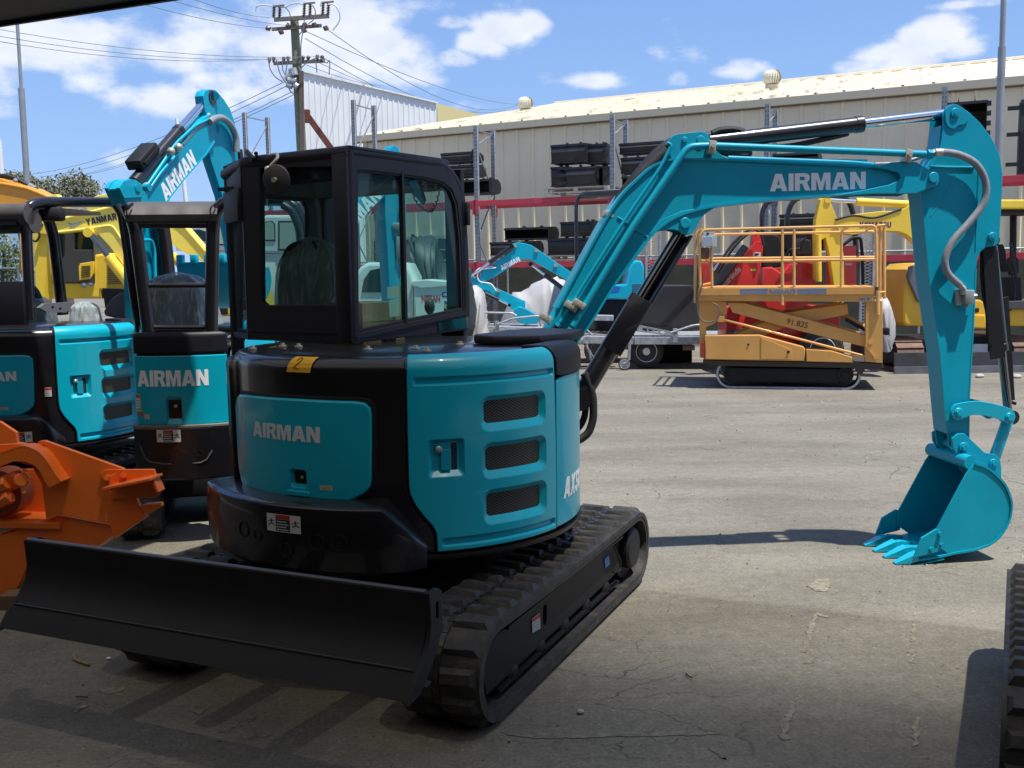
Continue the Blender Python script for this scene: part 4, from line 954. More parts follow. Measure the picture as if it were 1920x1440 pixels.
b.tube([FBm.at(1744, 313, AW), FBm.at(1826, 314, AW)], .009, 8); b.tube([FBm.at(1835, 322, AW), FBm.at(1831, 400, AW), FBm.at(1829, 470, AW)], .005, 6); b.tube([FBm.at(1792, 325, AW), FBm.at(1770, 370, AW), FBm.at(1745, 405, AW)], .003, 6)
b.build('arm_boss', TEAL2, arm, 30)
# grey sleeved hose and its block
b = B(); b.tube(smooth([FBm.at(x, y, AW+.05) for x, y in ((1752, 285), (1775, 286), (1800, 291), (1828, 306), (1845, 332), (1849, 360), (1840, 388), (1815, 420), (1788, 450), (1774, 478), (1772, 497), (1779, 515), (1800, 535))], 6), .0235, 12); hs = b.build('grey_hose', GHOSE, arm, 60)
b = B(); b.cyl(FBm.at(1742, 289, AW+.045), FBm.at(1752, 286, AW+.05), .02, seg=6); b.cyl(FBm.at(1752, 286, AW+.05), FBm.at(1766, 286, AW+.05), .026, seg=12); b.cyl(FBm.at(1796, 531, AW+.05), FBm.at(1807, 542, AW+.05), .02, seg=6); b.cyl(FBm.at(1806, 541, AW+.05), FBm.at(1807, 552, AW+.05), .02, seg=6); b.build('hose_fitting', ZINC, hs)
u0, v0 = FBm.q(1801, 565, AW); u1, v1 = FBm.q(1817, 527, AW); vb = FBm.q(1800, 558, AW)[1]
b = B(); b.fbox(FBm, u0-.045, u0-.005, vb-.05, vb+.055, AW, AW+.03, .004); b.fbox(FBm, u0-.008, u0+.055, vb-.04, vb+.05, AW+.01, AW+.07, .006); b.cyl(FBm.p(u0+.055, vb+.01, AW+.04), FBm.p(u0+.085, vb+.01, AW+.04), .014, seg=6); b.cyl(FBm.p(u0+.02, vb-.04, AW+.04), FBm.p(u0+.02, vb-.065, AW+.04), .014, seg=6)
b.build('valve_block', GAL, arm)
# bucket cylinder with guard
bkc = cylinder_part(arm, FBm, (1856, 450), (1891, 781), .62, .042, .028, 0, 'bucket_cylinder', BLK, DCHR, .05)
b = B(); gp_ = FBm.qs([(1842, 468), (1850, 460), (1865, 460), (1869, 470), (1878, 600), (1884, 670), (1857, 674), (1853, 640)], .06); b.plate(FBm, gp_, .055, .065, bevel=.002); b.ribbon(FBm, FBm.qs([(1869, 470), (1878, 600), (1884, 670)], .06), -.05, .062, .008)
gp2 = FBm.qs([(1866, 560), (1890, 556), (1902, 750), (1884, 752)], -.07); b.plate(FBm, gp2, -.08, -.06, bevel=.004); b.bar(FBm.at(1890, 752, -.07), FBm.at(1904, 757, -.07), .02, .02); b.build('cylinder_guard', BLKM, bkc)
b = B(); b.cyl(FBm.at(1858, 646, .066), FBm.at(1858, 646, .072), .01, seg=6); b.tube(smooth([FBm.at(x, y, .04) for x, y in ((1840, 470), (1841, 500), (1841, 520), (1845, 560), (1851, 590), (1852, 640))], 4), .012, 8); b.build('bolt', BLKM, bkc)
# link plates
b = B()
lnk = [(1783, 770), (1790, 759), (1800, 756), (1830, 752), (1860, 756), (1888, 764), (1899, 769), (1904, 781), (1899, 793), (1889, 795), (1880, 789), (1850, 780), (1826, 778), (1808, 783), (1800, 787), (1790, 786)]
for s_ in (-1, 1): b.plate(FBm, smooth2(FBm.qs(lnk, .125), 2, True), s_*.118-.009, s_*.118+.009, bevel=.003)
for (px, py) in ((1797, 773), (1892, 782)):
    u, v = FBm.q(px, py, .125); b.cyl(FBm.p(u, v, -.135), FBm.p(u, v, .135), .03, seg=20, bev=.003); b.cyl(FBm.p(u, v, .127), FBm.p(u, v, .15), .022, seg=6)
lk = b.build('link', TEAL, ex, 30)
b = B()
for s_ in (-.085, .085):
    a3, c3 = FBm.at(1891, 784, s_), FBm.at(1861, 868, s_); b.bar(a3, c3, .03, .07, up=FBm.U, bev=.004)
b.bar(FBm.at(1876, 826, -.08), FBm.at(1876, 826, .08), .05, .02, up=FBm.U)
b.build('push_link', TEAL, ex, 30)
# bucket
BK = .26
bkt = B()
side_p = FBm.qs([(1827, 868), (1852, 880), (1874, 900), (1884, 914), (1892, 932), (1895, 950), (1893, 968), (1886, 986), (1875, 1003), (1860, 1015), (1845, 1024), (1831, 1028), (1777, 1038), (1752, 1020), (1755, 993), (1812, 888)], BK)
for s_ in (-1, 1): bkt.plate(FBm, side_p, s_*(BK-.006)-.006, s_*(BK-.006)+.006, bevel=.002)
shell = FBm.qs([(1827, 868), (1852, 878), (1876, 899), (1888, 916), (1896, 940), (1896, 955), (1893, 972), (1885, 990), (1874, 1006), (1858, 1019), (1843, 1026), (1825, 1031), (1790, 1037), (1760, 1044), (1722, 1050)], BK)
bkt.ribbon(FBm, smooth2(shell, 3), -BK-.008, BK+.008, .014)
bk = bkt.build('bucket', TEALD, ex, 30)
# torsion tube and ears
b = B(); p0 = FBm.q(1822, 868, BK); b.cyl(FBm.p(p0[0], p0[1], -BK+.01), FBm.p(p0[0], p0[1], BK-.01), .045, seg=20)
ear = [(1786, 838), (1785, 822), (1796, 813), (1808, 813), (1818, 822), (1845, 848), (1864, 852), (1874, 860), (1877, 876), (1877, 902), (1855, 885), (1828, 876), (1808, 872), (1796, 858)]
for s_ in (-1, 1): b.plate(FBm, FBm.qs(ear, .13), s_*.125-.010, s_*.125+.010, bevel=.003)
for (px, py, r_) in ((1805, 838, .032), (1861, 868, .03)):
    u, v = FBm.q(px, py, .13); b.cyl(FBm.p(u, v, -.155), FBm.p(u, v, .15), r_, seg=20, bev=.003); b.cyl(FBm.p(u, v, .15), FBm.p(u, v, .165), r_*.6, seg=6)
b.build('bucket_ear', TEALD, bk, 30)
# side cutters, lip and teeth
cut = [(1756, 992), (1762, 994), (1767, 1022), (1763, 1034), (1714, 1046), (1728, 1009)]
for s_ in (-1, 1):
    b = B(); b.plate(FBm, FBm.qs(cut, BK+.02), s_*(BK+.012)-.009, s_*(BK+.012)+.009, bevel=.003)
    for (px, py) in ((1761, 1000), (1765, 1021), (1745, 1029)): u, v = FBm.q(px, py, BK+.02); b.cyl(FBm.p(u, v, s_*(BK+.02)), FBm.p(u, v, s_*(BK+.04)), .014, seg=6)
    b.build('side_cutter', TEALD, bk, 30)
lipu, lipv = FBm.q(1722, 1050, BK); tu, tv = FBm.q(1678, 1061, BK-.02)
for k in range(4):
    wk = -BK+.05+k*(2*BK-.08)/3; b = B()
    Ft = Fr(FBm.p(0, 0, wk), FBm.U)
    b.plate(Ft, [(lipu+.13, lipv+.035), (lipu+.03, lipv+.045), (lipu-.02, lipv+.03), (lipu-.07, lipv+.005), (lipu-.07, lipv-.012), (lipu+.02, lipv-.014), (lipu+.1, lipv-.005)], -.022, .022, bevel=.004)
    hd_ = b.build('tooth_adapter', TEALD, bk, 30)
    b = B(); vs_ = []
    for u_, v_, h_, wd_ in ((lipu-.0, lipv+.02, .027, .036), (lipu-.06, lipv+.0, .022, .034), (tu, .008, .005, .022)): vs_ += [Ft.p(u_, max(.0, v_-h_), -wd_), Ft.p(u_, max(.0, v_-h_), wd_), Ft.p(u_, v_+h_, wd_), Ft.p(u_, v_+h_, -wd_)]
    b.add(vs_, [(0, 1, 2, 3)]+[(i*4+j, i*4+(j+1) % 4, (i+1)*4+(j+1) % 4, (i+1)*4+j) for i in (0, 1) for j in range(4)]+[(8, 9, 10, 11)]); b.build('bucket_tooth', TEAL, bk, 30)
b = B(); b.tube([FBm.at(1704, 1052, BK), FBm.at(1706, 1062, BK), FBm.at(1770, 1048, BK)], .006, 6); b.build('lip_weld', TEALD, bk)
# ================================================================ GROUND
def ground_mat():
    m = bpy.data.materials.new('old_asphalt'); m.use_nodes = True; t = m.node_tree; b = t.nodes['Principled BSDF']; L = t.links.new
    co = nd(t, 'ShaderNodeTexCoord').outputs['Object']
    def noise(sc, det=8, ro=.6, vec=None, dist=0):
        n = nd(t, 'ShaderNodeTexNoise'); n.inputs['Scale'].default_value = sc; n.inputs['Detail'].default_value = det; n.inputs['Roughness'].default_value = ro; n.inputs['Distortion'].default_value = dist
        L(vec or co, n.inputs['Vector']); return n.outputs[0]
    def rng(s, a, c, x=0, y=1):
        r = nd(t, 'ShaderNodeMapRange'); L(s, r.inputs[0]); r.inputs[1].default_value = a; r.inputs[2].default_value = c; r.inputs[3].default_value = x; r.inputs[4].default_value = y; return r.outputs[0]
    def mix(f, a, c, bt='MIX'):
        x = nd(t, 'ShaderNodeMix', data_type='RGBA', blend_type=bt)
        if isinstance(f, float): x.inputs[0].default_value = f
        else: L(f, x.inputs[0])
        for i, v in ((6, a), (7, c)):
            if isinstance(v, tuple): x.inputs[i].default_value = (*v, 1)
            else: L(v, x.inputs[i])
        return x.outputs[2]
    mp = nd(t, 'ShaderNodeMapping'); L(co, mp.inputs[0]); mp.inputs['Rotation'].default_value = (0, 0, radians(8)); mp.inputs['Scale'].default_value = (.35, 1.3, 1)
    st = noise(1.1, 8, .62, mp.outputs[0])
    base = mix(rng(noise(.35, 6), .35, .65), (.134, .122, .096), (.186, .173, .140))
    base = mix(rng(st, .40, .68, 0, .75), base, (.230, .213, .173))
    base = mix(rng(noise(1.7, 9, .7), .55, .72, 0, .5), base, (.105, .094, .08))
    base = mix(rng(noise(.8, 5, .6, None, .6), .60, .72, 0, .4), base, (.12, .105, .092))
    grit = rng(noise(55, 3, .7), .3, .7, .72, 1.28); base = mix(1.0, base, grit, 'MULTIPLY')
    grit2 = rng(noise(14, 5, .65), .3, .7, .84, 1.16); base = mix(1.0, base, grit2, 'MULTIPLY')
    sp = rng(noise(38, 2, .5), .70, .74, 0, .55); base = mix(sp, base, (.42, .40, .35))
    sp2 = rng(noise(27, 2, .5), .27, .31, .65, 0); base = mix(sp2, base, (.05, .045, .04))
    # cracks: distorted voronoi edges, only in patches
    wn = nd(t, 'ShaderNodeTexNoise'); wn.inputs['Scale'].default_value = 2.5; wn.inputs['Detail'].default_value = 6; L(co, wn.inputs['Vector'])
    va = nd(t, 'ShaderNodeVectorMath', operation='MULTIPLY_ADD'); L(wn.outputs['Color'], va.inputs[0]); va.inputs[1].default_value = (.55, .55, 0); L(co, va.inputs[2])
    mp2 = nd(t, 'ShaderNodeMapping'); L(va.outputs[0], mp2.inputs[0]); mp2.inputs['Rotation'].default_value = (0, 0, radians(14)); mp2.inputs['Scale'].default_value = (.9, 2.2, 1)
    vo = nd(t, 'ShaderNodeTexVoronoi', feature='DISTANCE_TO_EDGE'); L(mp2.outputs[0], vo.inputs['Vector']); vo.inputs['Scale'].default_value = 1.5
    patch = rng(noise(.33, 3), .49, .57); crack = math_(t, 'MULTIPLY', rng(vo.outputs[0], .002, .010, .7, 0), patch)
    vo2 = nd(t, 'ShaderNodeTexVoronoi', feature='DISTANCE_TO_EDGE'); L(mp2.outputs[0], vo2.inputs['Vector']); vo2.inputs['Scale'].default_value = 2.6
    crack2 = math_(t, 'MULTIPLY', rng(vo2.outputs[0], .002, .012, .6, 0), rng(noise(.5, 3, .5, mp.outputs[0]), .55, .62))
    cr_ = math_(t, 'MAXIMUM', crack, crack2); base = mix(rng(noise(3.3, 4, .6), .66, .74, 0, .45), base, (.07, .063, .052)); base = mix(math_(t, 'MULTIPLY', cr_, .8), base, (.035, .03, .026))
    L(base, b.inputs['Base Color']); b.inputs['Roughness'].default_value = .85; b.inputs['Specular IOR Level'].default_value = .3
    h = math_(t, 'ADD', math_(t, 'MULTIPLY', noise(60, 3, .7), .5), math_(t, 'ADD', math_(t, 'MULTIPLY', noise(6, 6), .8), math_(t, 'MULTIPLY', cr_, -.9)))
    q = nd(t, 'ShaderNodeBump'); q.inputs['Strength'].default_value = .5; q.inputs['Distance'].default_value = .012; L(h, q.inputs['Height']); L(q.outputs[0], b.inputs['Normal'])
    return m
b = B(); G = 800
b.add([(-G, -G/2, 0), (G, -G/2, 0), (G, G, 0), (-G, G, 0)], [(0, 1, 2, 3)])
struct(b.build('yard_ground', ground_mat(), None, 0))

# ================================================================ AWNING over the camera side
def awn(px, py, z): return atz(px, py, z)
AZ_ = 3.75
e0, e1 = atz(0, 50, AZ_), atz(330, 0, AZ_)
# roof over the camera side: translucent sheeting on dark steel, its edge crosses the upper left of the view
ed = Vector((e1.x-e0.x, e1.y-e0.y, 0)).normalized(); FA = Fr((e0.x, e0.y, AZ_), ed, (ed.y, -ed.x, 0))   # v points back towards the camera
if FA.V.y > 0: FA = Fr((e0.x, e0.y, AZ_), ed, (-ed.y, ed.x, 0))
up_ = Vector((0, 0, 1))
aw = thing('awning', 'dark steel edge of the open roof overhead, top left corner', 'awning', (e0.x, e0.y, AZ_))
STL = mat('awning_steel', (.018, .013, .011), .6, nscale=6, namt=.3)
b = B(); b.bar(FA.p(-4, .0, 0)+up_*.05, FA.p(2.3, .0, 0)+up_*.05, .02, .1); b.bar(FA.p(-4, .5, 0)+up_*.01, FA.p(2.3, .5, 0)+up_*.01, 1.0, .02); b.bar(FA.p(-4, .08, 0)+up_*-.012, FA.p(2.3, .08, 0)+up_*-.012, .03, .03); b.build('edge_beam', STL, aw)
for v in (5.6,):
    b = B(); b.bar(FA.p(-4, v, 0)+up_*.1, FA.p(12, v, 0)+up_*.1, .12, .14); b.build('purlin', STL, aw)
for u, wd_ in ((-1.6, .3), (10.5, .3)):
    b = B(); b.bar(FA.p(u, .2, 0)+up_*.22, FA.p(u+.35, 7.5, 0)+up_*.22, wd_, .1); b.build('rafter', STL, aw)
def sheet_mat():
    m = bpy.data.materials.new('translucent_sheet'); m.use_nodes = True; t = m.node_tree; t.nodes.clear(); o = nd(t, 'ShaderNodeOutputMaterial')
    tr = nd(t, 'ShaderNodeBsdfTransparent'); tr.inputs[0].default_value = (1, .97, .9, 1); df = nd(t, 'ShaderNodeBsdfDiffuse'); df.inputs[0].default_value = (.10, .10, .095, 1)
    mx = nd(t, 'ShaderNodeMixShader'); n = nd(t, 'ShaderNodeTexNoise'); n.inputs['Scale'].default_value = .45; n.inputs['Detail'].default_value = 2; co = nd(t, 'ShaderNodeTexCoord'); t.links.new(co.outputs['Object'], n.inputs['Vector'])
    r = nd(t, 'ShaderNodeMapRange'); t.links.new(n.outputs[0], r.inputs[0]); r.inputs[1].default_value = .35; r.inputs[2].default_value = .65; r.inputs[3].default_value = .99; r.inputs[4].default_value = .92
    tl = nd(t, 'ShaderNodeBsdfTranslucent'); tl.inputs[0].default_value = (.34, .315, .27, 1); m2 = nd(t, 'ShaderNodeMixShader'); m2.inputs[0].default_value = .6; t.links.new(df.outputs[0], m2.inputs[1]); t.links.new(tl.outputs[0], m2.inputs[2])
    dv = nd(t, 'ShaderNodeVectorMath', operation='DOT_PRODUCT'); t.links.new(co.outputs['Object'], dv.inputs[0]); dv.inputs[1].default_value = FA.V
    r3 = nd(t, 'ShaderNodeMapRange', interpolation_type='SMOOTHSTEP'); t.links.new(dv.outputs['Value'], r3.inputs[0]); r3.inputs[1].default_value = 0.0; r3.inputs[2].default_value = 1.9; r3.inputs[3].default_value = .25; r3.inputs[4].default_value = 1.0  # sheet made clearer towards its edge to soften the shade line on the ground
    t.links.new(math_(t, 'MULTIPLY', r.outputs[0], r3.outputs[0]), mx.inputs[0]); t.links.new(tr.outputs[0], mx.inputs[1]); t.links.new(m2.outputs[0], mx.inputs[2]); t.links.new(mx.outputs[0], o.inputs[0]); return m
b = B(); b.add([FA.p(-4, .02, 0)+up_*.3, FA.p(12, .02, 0)+up_*.3, FA.p(12, 6.5, 0)+up_*.3, FA.p(-4, 6.5, 0)+up_*.3], [(0, 1, 2, 3)]); b.build('roof_sheet', sheet_mat(), aw, 0)
DW = mat('unseen_dark_surround', (.05, .045, .04), .8, nscale=1, namt=.3)  # unseen roof and walls added around the camera to darken reflections
b = B(); b.add([FA.p(-9, 6.5, 0)+up_*.3, FA.p(16, 6.5, 0)+up_*.3, FA.p(16, 16, 0)+up_*.8, FA.p(-9, 16, 0)+up_*.8], [(0, 1, 2, 3)]); b.build('unseen_dark_roof', DW, aw, 0)
b = B(); p0, p1 = FA.p(-9, 15.5, 0), FA.p(16, 15.5, 0); b.add([Vector((p0.x, p0.y, 0)), Vector((p1.x, p1.y, 0)), p1+up_*1, p0+up_*1], [(0, 1, 2, 3)]); b.build('unseen_dark_wall', DW, aw, 0)
for u_, v_ in ((-6.5, .5), (15, .5)):  # unseen side walls, added to cut light coming in from both ends
    b = B(); p0, p1 = FA.p(u_, v_, 0), FA.p(u_, 15.5, 0); b.add([Vector((p0.x, p0.y, 0)), Vector((p1.x, p1.y, 0)), p1+up_*1, p0+up_*.3], [(0, 1, 2, 3)]); b.build('unseen_dark_wall', DW, aw, 0)
for u, v in ((-3.8, 6.5), (3.3, 7.3), (11.8, 1.5)):
    p = FA.p(u, v, 0); b = B(); b.bar(Vector((p.x, p.y, 0)), Vector((p.x, p.y, AZ_+.2)), .1, .1); b.build('post', STL, aw)
# ================================================================ WAREHOUSE, RACKS, POLES, TREES
CREAM = mat('cream_sheet', (.88, .745, .50), .55, nscale=.6, namt=.06, dirt=(.66, .56, .4), dscale=.9, dthr=.60, damt=.3)
CREAMR = mat('cream_roof_sheet', (.60, .55, .42), .6, nscale=.7, namt=.06, dirt=(.15, .13, .09), dscale=.5, dthr=.56, damt=.75)
TRIM = mat('cream_trim', (.62, .54, .38), .5, dirt=(.3, .27, .2), dscale=5, dthr=.62, damt=.5)
ang = radians(-27); R0 = aty(895, 480, 28)
WO = Vector((R0.x+.42*5, R0.y+.91*5, 0)); FW = Fr(WO, (cos(ang), sin(ang), 0)); back = -FW.N
def rib_wall(b, F, u0, u1, z0, z1, pitch=.7, depth=.035, w=0, ridge=.12):
    us = [(u0, 0)]; u = u0+pitch/2
    while u < u1-ridge: us += [(u, 0), (u+.03, depth), (u+ridge-.03, depth), (u+ridge, 0)]; u += pitch
    us.append((u1, 0))
    lo = [b.bm.verts.new(F.p(x, z0, w+h)) for x, h in us]; hi = [b.bm.verts.new(F.p(x, z1, w+h)) for x, h in us]
    for i in range(len(us)-1): b.bm.faces.new((lo[i], lo[i+1], hi[i+1], hi[i]))
wh = thing('warehouse', 'long cream ribbed metal warehouse with low pitched roof behind the racks', 'warehouse', tuple(WO))
W0_, W1_, WZ = -6.95, 26, 6.62
b = B(); rib_wall(b, FW, W0_, W1_, 0, WZ, .56, .045); wl = b.build('wall', CREAM, wh, 0)
b = B(); rib_wall(b, Fr(FW.p(W0_, 0, 0), back), 0, 17.5, 0, WZ, .68, .04); b.build('end_wall', CREAM, wh, 0)
b = B(); b.fbox(FW, W0_-.05, W0_+.1, 0, WZ, -.05, .07); b.build('corner_flashing', TRIM, wh, 0)
# roof, ribbed
FRf = Fr(FW.p(0, WZ+.1, .14), FW.U, (back+Vector((0, 0, .205))).normalized())
b = B(); us = []; u = W0_-.3
while u < W1_: us += [(u, 0), (u+.34, 0), (u+.37, .08), (u+.43, .08), (u+.46, 0)]; u += .76
lo = [b.bm.verts.new(FRf.p(x, 0, h)) for x, h in us]; hi = [b.bm.verts.new(FRf.p(x, 17.2, h)) for x, h in us]
for i in range(len(us)-1): b.bm.faces.new((lo[i], lo[i+1], hi[i+1], hi[i]))
rf = b.build('roof', CREAMR, wh, 0)
if FRf.N.z < 0: pass
b = B(); b.tube([FRf.p(W0_-.3, 17.2, .0), FRf.p(W1_, 17.2, .0)], .14, 8); b.build('ridge_cap', TRIM, rf)
b = B(); b.fbox(FW, W0_-.35, W1_, WZ-.08, WZ+.14, .05, .17, .01); gt = b.build('gutter', TRIM, wh, 0)
b = B(); b.fbox(FW, W0_-.3, W1_, WZ-.12, WZ-.07, .04, .07); b.build('eave_shade_strip', mat('eave_shade', (.2, .18, .14), .6), wh, 0)  # dark strip paints the thin shadow line below the gutter
# barred window and door opening low on the wall
wu0, wv0 = FW.q(758, 492); wu1, wv1 = FW.q(842, 447)
b = B(); b.fbox(FW, wu0-1.2, wu1+.05, wv0-.1, wv1, .045, .07); wn = b.build('window', mat('window_pane_dark', (.03, .06, .07), .15), wh, 0)
b = B()
for i in range(9): x = wu0-1.2+(wu1-wu0+1.2)*i/8; b.fbox(FW, x-.015, x+.015, wv0-.15, wv1+.12, .12, .15)
b.fbox(FW, wu0-1.2, wu1+.05, wv1+.05, wv1+.09, .12, .15); b.fbox(FW, wu0-1.2, wu1+.05, (wv0+wv1)/2, (wv0+wv1)/2+.03, .12, .15); b.build('window_bars', mat('white_bar', (.55, .55, .5), .5), wn, 0)
# turbine ventilators
def vent(px, py, Y, label):
    p = aty(px, py, Y); t = thing('roof_ventilator', label, 'roof vent', tuple(p), 'round turbine vents on the warehouse roof')
    b = B(); b.lathe(p, (0, 0, 1), [(0, -.4), (.22, -.4), (.22, -.06), (.245, -.04), (.245, 0), (.2, .015)], 24); b.build('base', TRIM, t)
    b = B()
    for k in range(22):
        a = 2*pi*k/22; pts = []
        for j in range(9):
            f = -pi/2+pi*j/8; r_ = .08+.25*cos(f)**.7 if abs(f) < 1.55 else .08; pts.append((r_, .27+.26*sin(f), a+.0*j))
        L0 = [p+Vector((r_*cos(a), r_*sin(a), z)) for r_, z, a in pts]; L1 = [p+Vector(((r_-.03)*cos(a+.26), (r_-.03)*sin(a+.26), z)) for r_, z, a in pts]
        for j in range(8): b.add([L0[j], L1[j], L1[j+1], L0[j+1]], [(0, 1, 2, 3)])
    b.build('vanes', mat('vent_cream', (.72, .66, .52), .5), t, 60)
    b = B(); b.lathe(p, (0, 0, 1), [(0, .55), (.07, .54), (.15, .50), (.2, .45)], 24); b.lathe(p, (0, 0, 1), [(.07, .015), (.2, .08), (.24, .2), (.24, .34), (.2, .45)], 20); b.build('cap', TRIM, t)
vent(985, 206, 44, 'cream turbine vent at the far end of the warehouse roof beside the wires')
vent(1447, 160, 37, 'cream turbine vent on the warehouse roof above the middle of the boom')
# chain link fence in front of the warehouse
def mesh_fence(name, label, F, u0, u1, z0, z1, cat='fence', dark=(.06, .08, .06)):
    t = thing(name, label, cat, tuple(F.p(u0, 0)))
    b = B(); n = int((u1-u0)/3)+1
    for i in range(n+1): u = u0+(u1-u0)*i/n; b.cyl(F.p(u, 0), F.p(u, z1+.05), .03, seg=8)
    b.cyl(F.p(u0, z1), F.p(u1, z1), .022, seg=6); b.build('fence_post', GAL, t)
    m = bpy.data.materials.new('chain_mesh'); m.use_nodes = True; tt = m.node_tree; tt.nodes.clear(); o = nd(tt, 'ShaderNodeOutputMaterial'); tr = nd(tt, 'ShaderNodeBsdfTransparent'); df = nd(tt, 'ShaderNodeBsdfDiffuse'); df.inputs[0].default_value = (*dark, 1)
    co = nd(tt, 'ShaderNodeTexCoord').outputs['UV']; w_ = None
    for sg in (1, -1):
        sx = nd(tt, 'ShaderNodeSeparateXYZ'); tt.links.new(co, sx.inputs[0]); a = math_(tt, 'FRACT', math_(tt, 'ADD', math_(tt, 'MULTIPLY', sx.outputs[0], 16.), math_(tt, 'MULTIPLY', sx.outputs[1], 16.*sg)))
        c = math_(tt, 'LESS_THAN', math_(tt, 'ABSOLUTE', math_(tt, 'SUBTRACT', a, .5)), .10); w_ = c if w_ is None else math_(tt, 'MAXIMUM', w_, c)
    mx = nd(tt, 'ShaderNodeMixShader'); tt.links.new(w_, mx.inputs[0]); tt.links.new(tr.outputs[0], mx.inputs[1]); tt.links.new(df.outputs[0], mx.inputs[2]); tt.links.new(mx.outputs[0], o.inputs[0])
    b = B(); b.add([F.p(u0, z0), F.p(u1, z0), F.p(u1, z1), F.p(u0, z1)], [(0, 1, 2, 3)]); q = b.build('wire_mesh', m, t, 0)
    uv = q.data.uv_layers.new(name='UV'); L = (u1-u0)
    for i, c in enumerate(((0, 0), (L, 0), (L, z1-z0), (0, z1-z0))):
        for l in q.data.loops:
            if l.vertex_index == i: uv.data[l.index].uv = c
    return t
FF2 = Fr(FW.p(0, 0, 2.2), FW.U); mesh_fence('chain_link_fence', 'low chain-link fence running along the warehouse wall behind the racks', FF2, -12, 26, 0, 2.35)
b = B(); b.fbox(Fr(FW.p(0, 0, 2.0), FW.U), -12, 26, 0, 2.1, -.02, .02); tag(b.build('shade_screen', mat('shade_cloth', (.155, .155, .115), .9, nscale=2, namt=.25), None, 0), 'dull green shade screen tied along the chain-link fence', 'screen')

# ---------------- pallet racks
angr = radians(-24.5); FK = Fr((R0.x, R0.y, 0), (cos(angr), sin(angr), 0)); RD = 1.1; KP = 3.93
RED = mat('red_beam', (.56, .05, .07), .45, nscale=3, namt=.12)
RACKM = mat('rack_upright', (.27, .285, .31), .5, metal=.2, nscale=8, namt=.2)
def upright(k, zt, label):
    u = k*KP; t = thing('rack_upright', label, 'rack frame', tuple(FK.p(u, 0)), 'galvanised frames of the pallet racking')
    for d_ in (0, -RD):
        b = B(); b.plate(Fr(FK.p(u, 0, d_), FK.U), [(-.06, 0), (.06, 0), (.06, zt), (-.06, zt)], -.03, 0)
        b.fbox(FK, u-.06, u-.05, 0, zt, d_-.09, d_-.03); b.fbox(FK, u+.05, u+.06, 0, zt, d_-.09, d_-.03); po = b.build('post', RACKM, t, 0)
        b = B(); z = .2
        while z < zt-.1:
            for sx in (-.028, .028): b.fbox(FK, u+sx-.009, u+sx+.009, z, z+.045, d_+.0, d_+.002)
            z += .1
        b.build('slot_row', mat('slot_dark', (.05, .05, .055), .7), po, 0)
    b = B(); z = .4; s_ = 0
    while z < zt-.3:
        z2 = min(zt-.1, z+1.25); a, c = (-.05, -RD-.02) if s_ == 0 else (-RD-.02, -.05); b.bar(FK.p(u, z, a), FK.p(u, z2, c), .03, .03); z = z2; s_ = 1-s_
    b.bar(FK.p(u, zt-.12, -.05), FK.p(u, zt-.12, -RD), .03, .03); b.build('brace', RACKM, t, 0)
zt_ = {-2: 6.9, -1: 6.95, 0: 5.95, 1: 5.95, 2: 5.9, 3: 5.95, 4: 5.9}
lab = {-2: 'tall bare rack frame standing against the sky left of the utility pole base', -1: 'tall rack frame in front of the white shed corner, right of the brown brace', 0: 'rack frame with white brace just right of the nearest cab', 1: 'rack frame between two stacks of black buckets, left of the boom bend', 2: 'rack frame rising behind the middle of the boom and the red loader', 3: 'rack frame whose top shows left of the arm top', 4: 'rack frame at the far right behind the yellow canopy machine'}
for k in zt_: upright(k, zt_[k], lab[k])
beam_lab = {(-1, 0): 'behind the nearest cab glass', (0, 0): 'between the cab and the boom', (1, 0): 'behind the boom', (2, 0): 'behind the arm cylinder', (3, 0): 'right of the arm'}
beam_lab[(-2, 0)] = 'high at the left, seen through the nearest cab rear window'
for k in range(-2, 4):
    for lv, (z, nm) in enumerate(((3.84, 'upper'), (2.15, 'lower'))):
        t = thing('rack_beam', 'red %s rack beam pair %s' % (nm, beam_lab[(k, 0)]), 'rack beam', tuple(FK.p(k*KP, z)), 'red beams of the pallet racking')
        for d_ in (.0, -RD-.09):
            b = B(); b.fbox(FK, k*KP+.06, (k+1)*KP-.06, z-.075, z+.075, d_, d_+.05, .004); bm_ = b.build('beam', RED, t, 0)
            for u in (k*KP+.0, (k+1)*KP-.14+.14): pass
            b = B(); b.fbox(FK, k*KP-.06+.0, k*KP+.08, z-.3, z+.09, d_+.05*(d_ >= 0)-.0, d_+.06, 0); b.fbox(FK, (k+1)*KP-.10, (k+1)*KP-.0, z-.3, z+.09, d_+.05, d_+.06, 0) ; b.build('beam_connector', RED, bm_, 0)
